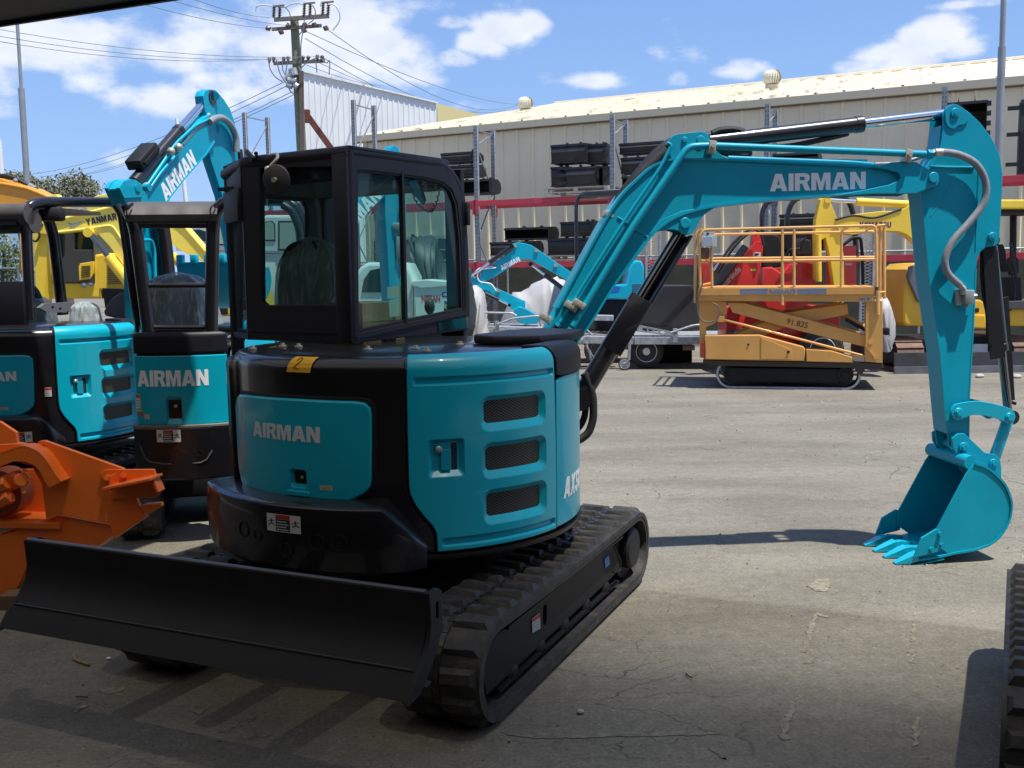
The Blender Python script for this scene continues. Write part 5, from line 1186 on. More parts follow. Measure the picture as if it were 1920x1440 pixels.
# loose buckets, stacked
BKM = mat('black_bucket_paint', (.02, .02, .022), .5, nscale=3, namt=.5, dirt=(.07, .05, .035), dscale=2.5, dthr=.6, damt=.6)
def hash_(s): return sum(ord(c)*(i+1) for i, c in enumerate(s))
def loose_bucket(F, u0, u1, v0, v1, w, depth=.75, style=0, label='', group='black excavator buckets stored on the racks'):
    """open-fronted digging bucket lying with its mouth towards the yard"""
    t = thing('loose_bucket', label, 'bucket', tuple(F.p(u0, v0, w)), group); W = u1-u0; Hh = v1-v0
    b = B(); k = .018
    FSd = Fr(F.p(u0, v0, w), -F.N)    # side profile frame: u runs back
    sp_ = [(0, 0), (depth*.7, 0), (depth*.93, Hh*.15), (depth, Hh*.45), (depth*.92, Hh*.8), (depth*.7, Hh), (-.03, Hh*.93)]
    for du in (0, W-k):
        Fs = Fr(F.p(u0+du, v0, w), -F.N); sgn_ = 1 if Fs.N.dot(F.U) > 0 else -1
        b.plate(Fs, sp_, 0 if sgn_ > 0 else -k, k if sgn_ > 0 else 0)
    Fs = Fr(F.p(u0, v0, w), -F.N); sg = 1 if Fs.N.dot(F.U) > 0 else -1
    b.ribbon(Fs, [sp_[-1]]+sp_[-2::-1], min(0, sg*W), max(0, sg*W), k); sh = b.build('bucket_shell', BKM, t, 20)
    b = B(); b.fbox(F, u0-.02, u1+.02, v1-.05-Hh*.07, v1-Hh*.07, w-.02, w+.03); b.fbox(F, u0-.01, u1+.01, v0-.005, v0+.03, w-.02, w+.02)
    b.build('lip', BKM, t, 0)
    if style == 1:
        for fu in (.15, .5, .85):
            b = B(); b.fbox(F, u0+W*fu-.05, u0+W*fu+.05, v1-Hh*.12, v1-Hh*.02, w, w+.2); b.build('bucket_tooth', BKM, t, 0)
    if style == 2:
        for fv in (.1, .5, .85):
            b = B(); b.fbox(F, u0-.25, u0, v0+Hh*fv, v0+Hh*fv+.08, w-.08, w+.02); b.build('bucket_tooth', BKM, t, 0)
    if style == 3:
        for fv in (.05, .3, .55, .8):
            b = B(); b.fbox(F, u1, u1+.08, v0+Hh*fv, v0+Hh*fv+.1, w-.08, w+.02); b.build('bucket_tooth', BKM, t, 0)
    if hash_(label) % 3 != 0:
        b = B(); b.add([F.p(u0+.01, v0+.02, w-.015), F.p(u1-.01, v0+.02, w-.015), F.p(u1-.01, v0+Hh*.55, w+.05), F.p(u0+.01, v0+Hh*.55, w+.05), F.p(u1-.01, v1-.03, w-.02), F.p(u0+.01, v1-.03, w-.02)], [(0, 1, 2, 3), (3, 2, 4, 5)]); b.build('bucket_floor', BKM, t, 0)
    for du in (.3, .7):
        b = B(); b.plate(Fr(F.p(u0+W*du, v0, w), -F.N), [(depth*.4, Hh*.97), (depth*.75, Hh*.97), (depth*.7, Hh*1.12), (depth*.5, Hh*1.14)], -.012, .012); b.build('bucket_ear', BKM, t, 0)
    return t
def rk(x0, y0, x1, y1, w=-.15): a = FK.q(x0, y1, w); c = FK.q(x1, y0, w); return a[0], c[0], a[1], c[1]
def lb(px, w, style, label, depth=.75): u0, u1, v0, v1 = rk(*px, w=w); loose_bucket(FK, u0, u1, v0, v1, w, depth, style, label)
lb((828, 283, 885, 306), -.2, 3, 'top bucket of the three stacked just right of the cab roof'); lb((833, 307, 890, 333), -.2, 0, 'middle bucket of the three stacked just right of the cab roof'); lb((840, 334, 918, 366), -.2, 3, 'bottom bucket of the three stacked just right of the cab roof')
lb((1034, 266, 1098, 307), -.15, 0, 'large smooth black bucket on top of the pallet stack left of the boom bend'); lb((1099, 267, 1132, 307), -.35, 3, 'narrow bucket with grey edge on the right of the top row of the pallet stack'); lb((1062, 309, 1118, 350), -.15, 2, 'lower black bucket with teeth to the left on the pallet'); lb((1119, 309, 1131, 350), -.4, 0, 'narrow rust brown bucket low at the right of the pallet stack'); lb((1034, 310, 1060, 350), -.3, 3, 'small toothed black bucket at the lower left of the pallet stack')
lb((1162, 262, 1258, 289), -.3, 3, 'top bucket of the stack behind the bend of the boom'); lb((1165, 290, 1240, 325), -.3, 0, 'middle bucket of the stack behind the bend of the boom'); lb((1167, 326, 1230, 362), -.3, 0, 'bottom bucket of the stack behind the bend of the boom')
lb((947, 424, 1029, 450), -.3, 0, 'wide black bucket on top of the lower shelf stack left of the black canopy post'); lb((920, 451, 1000, 479), -.3, 0, 'lower wide black bucket at the left of the lower shelf'); lb((1052, 413, 1109, 443), -.2, 3, 'toothed black bucket on top of the lower shelf right stack'); lb((1028, 444, 1110, 478), -.2, 0, 'worn black bucket with a pale scrape on the lower shelf'); lb((1111, 444, 1150, 478), -.4, 0, 'black bucket at the right end of the lower shelf, partly behind the boom')
lb((1462, 399, 1530, 424), -.2, 0, 'black bucket on the rack above the red loader'); lb((1453, 425, 1545, 470), -.2, 0, 'big black bucket on the lower shelf behind the red loader'); lb((1450, 284, 1534, 300), -.4, 0, 'flat rust brown bucket seen between boom pipe and cylinder')
lb((1771, 183, 1852, 262), -.1, 3, 'tall curved black bucket behind the top of the arm', .9); lb((1908, 178, 1990, 325), -.1, 2, 'tall black bucket cut off by the right edge of the picture', .9)
PAL = mat('pallet_wood', (.42, .38, .31), .8, nscale=5, namt=.25)
def pallet(F, u0, u1, v, w0, w1, label):
    t = thing('pallet', label, 'pallet', tuple(F.p(u0, v, w1)), 'timber pallets on the racks')
    for i in range(3):
        w = w0+(w1-w0)*i/2; b = B(); b.fbox(F, u0, u1, v, v+.02, w-.05, w+.05); [b.fbox(F, u0+(u1-u0)*j/2-.06+(.06 if j == 0 else -.06 if j == 2 else 0), u0+(u1-u0)*j/2+.06+(.06 if j == 0 else -.06 if j == 2 else 0), v+.02, v+.11, w-.05, w+.05) for j in range(3)]; b.build('bearer', PAL, t, 0)
    n = 7
    for i in range(n): w = w0+(w1-w0)*i/(n-1); b = B(); b.fbox(F, u0, u1, v+.11, v+.13, w-.05, w+.05); b.build('deck_board', PAL, t, 0)
u0, u1, v0, v1 = rk(1021, 349, 1142, 363, .1); pallet(FK, u0, u1, v0-.0, -1.1, .1, 'weathered timber pallet carrying buckets on the upper red beam')
u0, u1, v0, v1 = rk(925, 479, 1020, 487, -.1); pallet(FK, u0, u1, v0-.02, -1.1, .0, 'timber pallet on the lower beam at the left'); u0, u1, v0, v1 = rk(1030, 479, 1140, 487, -.1); pallet(FK, u0, u1, v0-.02, -1.1, .0, 'timber pallet on the lower beam at the right')

# ---------------- white shed on the left
ZW = mat('pale_zinc_sheet', (.78, .80, .80), .5, nscale=.8, namt=.05)
pA, pB = aty(571, 270, 47), aty(822, 262, 50)
sh = thing('white_shed', 'tall pale grey ribbed metal shed with sloping top behind the utility pole', 'shed', (pA.x, pA.y, 0))
Fsh = Fr((pA.x, pA.y, 0), (pB.x-pA.x, pB.y-pA.y, 0)); zl = Fsh.q(571, 134)[1]; u1_, zr = Fsh.q(820, 194)
b = B(); u = 0; lo = []; hi = []; 
while u <= u1_: 
    zt = zl+(zr-zl)*u/u1_
    for du, h in ((0, 0), (.02, .025), (.08, .025), (.10, 0)): lo.append(b.bm.verts.new(Fsh.p(u+du, 0, h))); hi.append(b.bm.verts.new(Fsh.p(u+du, zt, h)))
    u += .27
for i in range(len(lo)-1): b.bm.faces.new((lo[i], lo[i+1], hi[i+1], hi[i]))
b.build('wall', ZW, sh, 0)
b = B(); b.plate(Fr((pA.x, pA.y, 0), (.02, 1, 0)), [(0, 0), (8, 0), (8, zl-.6), (0, zl)], -.05, 0); b.build('end_wall', ZW, sh, 0)
b = B(); b.bar(Fsh.p(-.1, zl+.02, .05), Fsh.p(u1_, zr+.02, .05), .12, .08); b.build('capping', ZW, sh, 0)
u2, zz = Fsh.q(893, 213); b = B(); b.plate(Fsh, [(u1_, 0), (u2+3, 0), (u2+3, zz-.6), (u2, zz), (u1_, zr)], -.1, -.02); b.build('yellow_wall', mat('pale_yellow_wall', (.72, .62, .3), .6), sh, 0)
brc = mat('rust_brown_steel', (.16, .05, .03), .7, nscale=6, namt=.3)
q0, q1 = aty(573, 212, 44), aty(622, 278, 44); b = B(); b.bar(q0, aty(640, 305, 44), .25, .25); b.bar(aty(574, 206, 44), aty(574, 230, 44), .3, .3, up=(0, 1, 0)); b.bar(aty(640, 300, 44), Vector((aty(640, 305, 44).x, 44, 0)), .2, .2)
tag(b.build('brace_frame', brc, None, 0, base=(q0.x, q0.y, 0)), 'rust brown steel brace leaning beside the utility pole', 'brace')

# ---------------- utility pole with crossarms, insulators and wires
YP = 40
def pt(x, y, Y=YP): return aty(x, y, Y)
up0 = pt(566, 290); pole = thing('utility_pole', 'tall greenish timber power pole with two crossarms, insulators and wires', 'power pole', (up0.x, YP, 0))
PW = mat('treated_timber', (.19, .205, .14), .85, nscale=6, namt=.25); AW_ = mat('grey_timber', (.16, .145, .135), .85, nscale=6, namt=.25); INS = mat('brown_insulator', (.12, .075, .06), .35); WIR = mat('wire_metal', (.17, .175, .2), .5); LGR = mat('light_grey_wire', (.5, .58, .66), .4)
b = B(); ptop = pt(552, 38); pb_ = pt(566, 290); dirp = (pb_-ptop); base = ptop+dirp*(ptop.z/(ptop.z-pb_.z)); b.tube([ptop, base], [.16, .24], 14); b.cyl(ptop, ptop+Vector((0, 0, .06)), .17, seg=14); b.build('shaft', PW, pole)
b = B(); c0, c1 = pt(565, 133, YP-.25), pt(567, 290, YP-.25); c1 = c0+(c1-c0)*(c0.z/(c0.z-c1.z)); b.bar(c0, c1, .16, .12, up=(0, 1, 0)); b.build('cable_cover', mat('brown_cable_cover', (.13, .10, .08), .7), pole)
for (a, c, h) in (((514, 37), (617, 30), .14), ((510, 55), (603, 48), .11), ((513, 119), (609, 114), .12)):
    b = B(); b.bar(pt(*a, Y=YP-.25), pt(*c, Y=YP-.25), .12, h); b.build('crossarm', AW_, pole, 0)
for (x, y0, y1) in ((513, 12, 33), (524, 12, 33), (570, 7, 30), (581, 7, 28), (605, 5, 27), (615, 5, 27)):
    b = B(); p0, p1 = pt(x, y1, YP-.25), pt(x+1, y0, YP-.25); n = 7; pr = []; L = (p1-p0).length
    for i in range(n): pr += [(.035, L*i/n), (.085, L*(i+.35)/n), (.035, L*(i+.6)/n)]
    b.lathe(p0, p1-p0, [(0, 0)]+pr+[(.03, L), (0, L)], 10); b.build('insulator', INS, pole)
for (x0, x1, y) in ((512, 533, 11), (569, 591, 6), (604, 626, 4)): b = B(); b.bar(pt(x0, y+1, YP-.25), pt(x1, y-1, YP-.25), .05, .06); b.build('switch_bar', AW_, pole, 0)
for (x, y, dx) in ((503, 53, -1), (541, 48, -1), (527, 60, 1), (570, 57, 1), (572, 47, 1), (590, 47, 1), (611, 53, 1)):
    b = B(); b.tube([pt(x-5, y-dx*2, YP-.3), pt(x, y, YP-.3), pt(x+5, y+dx*2, YP-.3)], [.04, .12, .04], 8); b.build('strain_insulator', INS, pole)
for (x, y) in ((505, 111), (513, 110), (532, 110), (540, 109), (568, 108), (578, 108), (595, 106), (604, 107)): b = B(); b.cyl(pt(x, y+7, YP-.3), pt(x, y, YP-.3), .05, seg=6); b.sphere(pt(x, y, YP-.3), .08, 8); b.build('pin_insulator', INS, pole)
for k_, P in enumerate((((548, 129), (552, 142), .16), ((534, 148), (547, 139), .12), ((540, 150), (556, 152), .14), ((538, 158), (548, 162), .12), ((551, 158), (558, 163), .12))):
    b = B(); b.cyl(pt(*P[0], Y=YP-.4), pt(*P[1], Y=YP-.4), P[2], seg=10); b.build('fuse_fitting', GAL, pole)
def wire(par, pts, r=.025, m=None, sm_=6, name='wire'): b = B(); b.tube(smooth(pts, sm_), r, 5); return b.build(name, m or WIR, par, 60)
for pts, lt in (([(480, 22), (481, 13), (490, 10), (510, 11)], 1), ([(535, 14), (545, 8), (560, 6), (568, 8)], 1), ([(525, 14), (535, 14), (543, 24), (544, 32)], 0), ([(586, 10), (591, 20), (589, 35), (578, 45)], 0), ([(615, 8), (628, 10), (637, 25), (636, 40), (624, 57)], 1), ([(601, 12), (603, 4), (606, 3)], 1),
    ([(571, 34), (569, 50), (566, 70), (564, 90), (565, 130)], 0), ([(559, 68), (568, 56), (572, 48)], 0), ([(566, 126), (575, 118), (585, 112), (598, 107)], 0), ([(504, 112), (506, 128), (516, 144), (530, 153)], 0), ([(518, 112), (524, 135), (532, 150), (540, 160)], 0), ([(530, 111), (530, 130), (538, 146)], 0), ([(540, 112), (536, 135), (538, 150)], 0), ([(540, 160), (545, 172), (555, 177)], 0), ([(600, 108), (612, 118), (618, 114), (617, 140)], 0), ([(592, 112), (594, 136)], 0)):
    wire(pole, [pt(x, y, YP-.45) for x, y in pts], .022 if not lt else .03, LGR if lt else WIR, 6, 'jumper_wire')
def span(a, c, label, ya=YP-.3, yc=70, sag=.4, r=.03, far=None):
    A_ = aty(*a, ya); C_ = aty(*c, yc); pts = [A_+(C_-A_)*t-Vector((0, 0, sag*4*t*(1-t))) for t in [i/12 for i in range(13)]]
    b = B(); b.tube(pts, r, 5); tag(b.build('overhead_wire', WIR, None, 60, base=tuple(A_)), label, 'wire', 'overhead wires of the power pole')
for i, (a, c, yc, sg) in enumerate((((612, 54), (972, 196), 95, 1.5), ((570, 57), (972, 196), 95, .6), ((572, 72), (950, 206), 95, 1.2), ((605, 108), (905, 205), 95, 1.0), ((595, 116), (765, 174), 95, .3), ((575, 122), (720, 160), 80, .2))):
    span(a, c, ('%s wire running from the pole down to the right over the shed' % ['Topmost', 'Second', 'Third', 'Fourth', 'Fifth', 'Lowest'][i]), yc=yc, sag=sg, r=.016 if i < 4 else .014)
for i, (a, c, yc, sg) in enumerate((((505, 33), (345, -8), 25, .1), ((540, 48), (300, -6), 25, .1), ((500, 53), (270, 8), 28, .1), ((600, 106), (-30, 50), 30, .3), ((560, 109), (-30, 63), 30, .3), ((515, 110), (-30, 73), 30, .3),
                              ((532, 154), (50, 328), 75, .6), ((540, 160), (75, 332), 75, .6), ((548, 172), (150, 328), 80, .4), ((552, 177), (160, 328), 80, .4))):
    span(a, c, ['Topmost wire leaving the upper crossarm to the left', 'Second wire leaving the upper crossarm to the left', 'Lowest wire leaving the upper crossarm to the left', 'Upper wire from the lower crossarm to the left edge', 'Middle wire from the lower crossarm to the left edge', 'Lower wire from the lower crossarm to the left edge', 'Topmost of the wires falling left from the pole to the trees', 'Second of the wires falling left from the pole to the trees', 'Third of the wires falling left from the pole to the trees', 'Lowest of the wires falling left from the pole to the trees'][i], yc=yc, sag=sg, r=.010 if i < 6 else .015)

# ---------------- lamp and flag poles
PG = mat('pole_grey', (.30, .32, .34), .5, metal=.3, nscale=3, namt=.1)
def mast(pts, Y, r0, r1, name, label, cat, m=PG, ring=None):
    P0 = aty(*pts[0], Y); P1 = aty(*pts[1], Y); bs = P0+(P1-P0)*(P0.z/(P0.z-P1.z)) if P0.z != P1.z else P1
    t = thing(name, label, cat, tuple(bs)); b = B()
    if ring: mid = P0+(P1-P0)*ring; b.tube([P0, mid, mid+(P1-P0)*.0005, bs], [r0, r0, r1, r1], 12)
    else: b.tube([P0, bs], [r0, r1], 12)
    b.build('shaft', m, t); b = B(); b.box(Vector((bs.x, bs.y, .02)), (.4, .4, .04)); b.build('base_plate', m, t); return t
mast([(26, -60), (51, 345)], 34, .055, .10, 'light_pole', 'thin grey metal pole at the far left, cut off by the roof edge', 'pole', ring=.55)
mast([(1883, -40), (1872, 300)], 21, .055, .076, 'light_pole', 'thin grey metal pole at the far right in front of the warehouse', 'pole', ring=.37)
PWH = mat('pole_white', (.75, .76, .76), .5)
mast([(-2, 262), (4, 340)], 40, .10, .13, 'flag_pole', 'short white pole at the left edge behind the orange boom', 'flag pole', PWH)
mast([(331, 222), (348, 372)], 60, .10, .16, 'flag_pole', 'thin white flag pole behind the teal boom with lettering', 'flag pole', PWH)

# ---------------- trees
LEAF = [mat('leaf_a', (.11, .115, .05), .7, nscale=1.2, namt=.35), mat('leaf_b', (.17, .175, .085), .7, nscale=1.2, namt=.35), mat('leaf_c', (.07, .075, .035), .7, nscale=1.2, namt=.35), mat('leaf_bright', (.13, .2, .03), .65, nscale=1.5, namt=.3)]
BARK = mat('bark', (.12, .09, .065), .9, nscale=8, namt=.3)
def tree(name, label, base, crowns, trunk_r, leaves, size, mats, seed, cat='tree'):
    rnd = random.Random(seed); t = thing(name, label, cat, tuple(base)); base = Vector(base)
    b = B(); c0 = crowns[0][0]; b.tube(smooth([base, base.lerp(c0, .5)+Vector((rnd.uniform(-.3, .3), 0, 0)), c0], 4), [trunk_r*(1-.05*i) for i in range(9)], 8)
    for c, r in crowns: b.tube(smooth([base.lerp(c0, .6), base.lerp(c, .8)+Vector((0, 0, .2)), Vector(c)], 4), [trunk_r*.5*(1-.08*i) for i in range(9)], 6)
    b.build('trunk', BARK, t)
    for k, m in enumerate(mats):
        b = B()
        for c, r in crowns:
            nc = int(leaves*r.x*r.z/len(mats)/10)
            for i in range(nc):
                d = Vector((rnd.gauss(0, 1), rnd.gauss(0, 1), rnd.gauss(0, 1))).normalized(); rr = rnd.uniform(.45, 1)**.6; q = Vector(c)+Vector((d.x*r.x, d.y*r.y, d.z*r.z))*rr*(1+.25*sin(d.x*7+d.z*5+seed))
                for j in range(10):
                    p = q+Vector((rnd.gauss(0, 1), rnd.gauss(0, 1), rnd.gauss(0, .7)))*size*2.2; a = Vector((rnd.gauss(0, 1), rnd.gauss(0, 1), rnd.gauss(0, 1))).normalized(); c_ = a.orthogonal().normalized(); s = size*rnd.uniform(.6, 1.3)
                    b.add([p-a*s, p+c_*s*.45, p+a*s, p-c_*s*.45], [(0, 1, 2, 3)])
        b.build('crown', m, t, 0)
def tp(px, py, Y): return aty(px, py, Y)
YT = 60
def cr_(px, py, rx, ry, Y=YT): return (tp(px, py, Y), Vector((rx/FPX*Y, rx/FPX*Y*.8, ry/FPX*Y)))
g0 = tp(120, 400, YT); tree('spreading_tree', 'wide grey-green tree with open crown behind the yellow booms at the left', (g0.x, YT, 0), [cr_(105, 352, 40, 16), cr_(140, 345, 34, 22), cr_(165, 358, 28, 18), cr_(118, 372, 60, 16)], .35, 1100, .10, LEAF[:3], 3)
g0 = tp(45, 400, YT+6); tree('spreading_tree', 'grey-green tree behind the orange boom at the left edge', (g0.x, YT+6, 0), [cr_(28, 340, 36, 16, YT+6), cr_(62, 350, 34, 18, YT+6), cr_(10, 350, 30, 22, YT+6)], .35, 1000, .10, LEAF[:3], 5)
g0 = tp(12, 470, 26); tree('bush', 'bright green bush by the fence at the left edge, seen under the canopy frame', (g0.x, 26, 0), [cr_(8, 470, 26, 26, 26), cr_(-18, 450, 24, 30, 26), cr_(22, 500, 22, 26, 26), cr_(-5, 530, 40, 24, 26)], .06, 2200, .045, [LEAF[3], LEAF[1], LEAF[0]], 8, 'bush')
FFl = Fr((-15, 24, 0), (1, 0, 0)); mesh_fence('chain_link_fence', 'chain-link fence in front of the green bush at the left edge', FFl, 0, 3.3, 0, 2.2)
g0 = tp(-60, 470, 34); tree('bush', 'dark leafy shrub mass further left behind the fence', (g0.x, 34, 0), [cr_(-30, 470, 60, 30, 34), cr_(40, 500, 40, 30, 34)], .08, 500, .08, LEAF[:3], 9, 'bush')
# ================================================================ MACHINES ON THE LEFT
def px_plate(par, name, F, pts, w0, w1, m, holes=(), bevel=0, wq=None, lab=None):
    wq = w1 if wq is None else wq; b = B(); b.plate(F, F.qs(pts, wq), w0, w1, [F.qs(h, wq) for h in holes], bevel); o = b.build(name, m, par)
    if lab: o['label'] = lab
    return o
def px_tube(par, name, F, pts, r, m, w=0, f=.08, seg=10, sm=False):
    P = [F.at(x, y, w) for x, y in pts]; b = B(); b.tube(smooth(P, 5) if sm else fillet(P, f, 5), r, seg); return b.build(name, m, par, 60)
def simple_tracks(par, C, yaw, gauge=.8, L=.9, R=.24, wd=.36, rub=None, lug=.025, pitch=.13):
    y = radians(yaw); d = Vector((sin(y), cos(y), 0)); r = Vector((cos(y), -sin(y), 0)); C = Vector((C[0], C[1], 0))
    for F_ in (Fr(C+r*(gauge+wd/2), d), Fr(C-r*(gauge+wd/2), -d)):
        tr = make_track(par, F_, wd, L, R, R, lug, pitch, rub=rub, detailed=False)
        b = B(); b.fbox(F_, -L, L, R*.35, R*1.5, -wd+.08, -.05, .02)
        b.cyl(F_.p(-L, R, -.3), F_.p(-L, R, -.06), R*.7, seg=20); b.cyl(F_.p(L, R, -.3), F_.p(L, R, -.06), R*.7, seg=20); b.build('track_frame', BLKM, tr)
    b = B(); b.box(C+Vector((0, 0, R*1.6)), (gauge*1.6, L*1.1, .22), Matrix((r, d, Vector((0, 0, 1)))).transposed(), .03); b.cyl(C+Vector((0, 0, R*1.8)), C+Vector((0, 0, .6)), .36, seg=24); b.build('chassis', BLKM, par)

# ---- second excavator: canopy machine at the left edge, boom rising behind
Hc = House((-4.10, 8.50), 2.0)
e2 = thing('excavator', 'teal and black canopy excavator at the left edge with its boom rising behind', 'excavator', (-4.1, 8.5, 0))
make_body(e2, Hc, tx=8.5)
bumper(e2, Hc, -60, 40, 30)
warn_label(e2, hbilin(House((-4.1, 8.5), 2.0, R=1.082), 18, 27, .70, .78, .006))
small_label(e2, hbilin(Hc, 33.5, 36.5, 1.02, 1.09, .004), 'small_label', (.45, .03, .01), (.6, .6, .6))
simple_tracks(e2, (-4.1, 8.5), 10, .8, 1.0)
Fh = Fr((-4.11, 8.5, 0), (.47, 1.1, 0))
px_tube(e2, 'canopy_hoop', Fh, [(57, 600), (49, 430), (52, 385), (80, 379), (215, 379), (243, 395), (258, 560), (262, 610)], .045, BLK, f=.22, seg=14)
px_tube(e2, 'canopy_hoop', Fh, [(118, 590), (100, 440), (88, 404), (75, 388)], .05, BLK, w=-.25, f=.2, seg=12)
Fb = Fr((-4.11, 8.5, 0), (1, -.12, 0))
px_tube(e2, 'canopy_hoop', Fb, [(-130, 610), (-125, 440), (-120, 390)], .045, BLK, seg=12)
b = B(); a, c = Fb.q(48, 382), Fb.q(-125, 415)
b.tube([Fb.p(c[0], a[1]-.08, -.05), Fb.p(a[0], a[1]-.08, -.05)], .09, 18); b.tube([Fb.p(c[0], a[1]-.14, -.12), Fb.p(a[0], a[1]-.14, -.12)], .1, 18); b.fbox(Fb, c[0], a[0], a[1]-.03, a[1], -1.2, -.05); b.build('canopy_roof', mat('canopy_vinyl', (.085, .078, .075), .55, nscale=4, namt=.15, bump=.1, bscale=20), e2)
b = B(); b.fbox(Fb, Fb.q(-125, 0)[0], Fb.q(46, 0)[0], Fb.q(0, 418)[1]-.02, Fb.q(0, 418)[1]+.02, -.03, .03); b.fbox(Fb, Fb.q(-125, 0)[0], Fb.q(50, 0)[0], 1.52, Fb.q(0, 528)[1], -.03, .03, .005); b.build('rear_guard', CABM, e2)
b = B(); b.fbox(Fb, Fb.q(-125, 0)[0], Fb.q(46, 0)[0], Fb.q(0, 528)[1], Fb.q(0, 418)[1], -.004, .0); b.build('rear_glass', GLS2, e2)
b = B(); b.box(Fh.at(98, 402, .0), (.2, .12, .12), None, .03); b.build('work_lamp', HOSE, e2)
px_plate(e2, 'armrest_bracket', Fh, [(74, 577), (85, 569), (137, 566), (125, 586), (88, 585)], .05, .09, mat('grey_plastic', (.13, .135, .14), .6), holes=[[(99+3*cos(i), 576+3*sin(i)) for i in range(6)], [(113+3*cos(i), 579+3*sin(i)) for i in range(6)]])
Fpl = Fr((-4.3, 9.4, 0), (1, 0, 0))
st2 = seat(e2, Fpl, Fpl.q(20, 500)[0], 1.45, .5, .45)
plastic(st2, Fpl, Fpl.q(20, 0)[0], 1.4, .6, .42, -.3, .12, 11)
plastic(e2, Fr((-3.6, 9.2, 0), (1, 0, 0)), Fr((-3.6, 9.2, 0), (1, 0, 0)).q(160, 0)[0], 1.52, .2, .2, -.1, .1, 12, 'plastic_bag', .03)
b = B(); Fq = Fr((-3.4, 9.4, 0), (1, 0, 0)); b.plate(Fq, smooth2(Fq.qs([(196, 592), (205, 565), (222, 551), (238, 549), (248, 556), (256, 595)]), 3, True), -.5, 0, bevel=.02); b.build('lever_shroud', mat('grey_plastic', (.13, .135, .14), .6), e2)
# boom of the second excavator
F2 = Fr((-3.4, 9.35, 0), (cos(radians(75)), sin(radians(75)), 0))
bp2 = [(262, 640), (256, 425), (234, 376), (224, 354), (231, 341), (243, 336), (256, 338), (268, 347), (282, 353), (337, 275), (378, 226), (394, 214), (404, 219), (410, 229), (409, 245), (402, 265), (387, 287), (350, 328), (317, 370), (309, 405), (307, 435), (297, 447), (299, 512), (300, 640)]
b = B(); b.plate(F2, F2.qs(bp2, .075), -.075, .075, bevel=.006); bm2 = b.build('boom', TEAL2, e2)
b = B(); b.ribbon(F2, F2.qs([(282, 353), (337, 275), (378, 226), (394, 215)], .075), -.082, .082, .014); b.ribbon(F2, F2.qs([(402, 266), (387, 288), (350, 329), (317, 371), (309, 405)], .075), -.082, .082, .014); b.build('boom_flange', TEAL, bm2)
b = B(); rr_ = F2.qs([(330, 328)], .1)[0]; t0, t1 = F2.q(300, 366, .056), F2.q(361, 292, .056); an = atan2(t1[1]-t0[1], t1[0]-t0[0]); word(b, F2, 'AIRMAN', (t0[0]+t1[0])/2+.0, (t0[1]+t1[1])/2, sqrt((t1[0]-t0[0])**2+(t1[1]-t0[1])**2)*.96,   .16, .002, .0755, rot=an); b.build('lettering', WHT, bm2, 0)
px_tube(bm2, 'pipe', F2, [(273, 352), (330, 268), (366, 235), (395, 222)], .014, TEAL, w=.08); px_tube(bm2, 'pipe', F2, [(278, 358), (300, 325), (335, 285)], .014, TEAL, w=.085)
px_tube(bm2, 'grey_hose', F2, [(393, 229), (404, 222), (418, 222), (432, 234), (442, 256), (444, 285)], .035, GHOSE, w=.1, sm=True); px_tube(bm2, 'grey_hose', F2, [(340, 272), (362, 246), (385, 226), (392, 216)], .03, GHOSE, w=.05, sm=True)
b = B(); b.sphere(F2.at(321, 284, .12), .04, 8); b.sphere(F2.at(335, 276, .12), .04, 8); b.sphere(F2.at(275, 351, .16), .045, 8); b.build('pipe_clamp', ZINC, bm2)
for s_ in (-.05, .07):
    b = B(); b.plate(F2, F2.qs([(226, 352), (233, 340), (247, 335), (261, 340), (270, 350), (268, 370), (235, 372)], .1), s_-.02, s_+.02, bevel=.004); b.cyl(F2.at(259, 352, .1)+F2.N*(s_), F2.at(259, 352, .1)+F2.N*(s_+.05), .035, seg=14); b.build('boom_bracket', TEAL2, bm2)
arm2 = [(384, 205), (381, 180), (384, 171), (393, 167), (405, 169), (420, 186), (432, 205), (440, 228), (445, 260), (446, 290), (455, 370), (468, 470), (474, 540), (460, 548), (446, 520), (434, 455), (418, 370), (396, 302), (386, 262), (396, 240)]
am2 = px_plate(e2, 'arm', F2, arm2, -.05, .05, TEAL2, bevel=.006)
b = B(); 
for (x, y) in ((403, 180), (405, 241)): b.cyl(F2.at(x, y, .05), F2.at(x, y, .07), .045, seg=16)
b.build('pin', TEAL2, am2)
cy2 = cylinder_part(bm2, F2, (247, 348), (390, 183), .60, .062, .042, 0, 'arm_cylinder', BLK, CHR, .06)
Xc = (F2.at(390, 183)-F2.at(247, 348)).normalized(); Yc = F2.N; Rc = Matrix((Xc, Yc, Xc.cross(Yc))).transposed(); pc_ = F2.at(265, 296, .0)
b = B(); b.box(F2.at(267, 293, -.02), (.34, .17, .10), Rc, .015); b.box(F2.at(267, 293, -.02)+F2.N*.1, (.28, .02, .03), Rc); b.build('tool_box', BLKM, cy2)
px_tube(bm2, 'boom_cylinder', F2, [(298, 395), (309, 470), (320, 590)], .075, BLK, w=.16); px_tube(bm2, 'pipe', F2, [(262, 450), (285, 450), (290, 470), (292, 560)], .016, TEAL, w=.12)
b = B(); bpr = [(1.0, 2.08), (1.03, 1.92), (1.12, 1.76), (1.28, 1.64), (1.52, 1.6), (1.76, 1.7), (1.86, 1.88), (1.82, 2.02)]
b.ribbon(F2, smooth2(bpr, 3), -.3, .3, .02)
for s_ in (-1, 1): b.plate(F2, bpr+[(1.5, 2.04), (1.2, 2.03)], s_*.29-.01, s_*.29+.01)
bk2 = b.build('bucket', TEALD, e2)
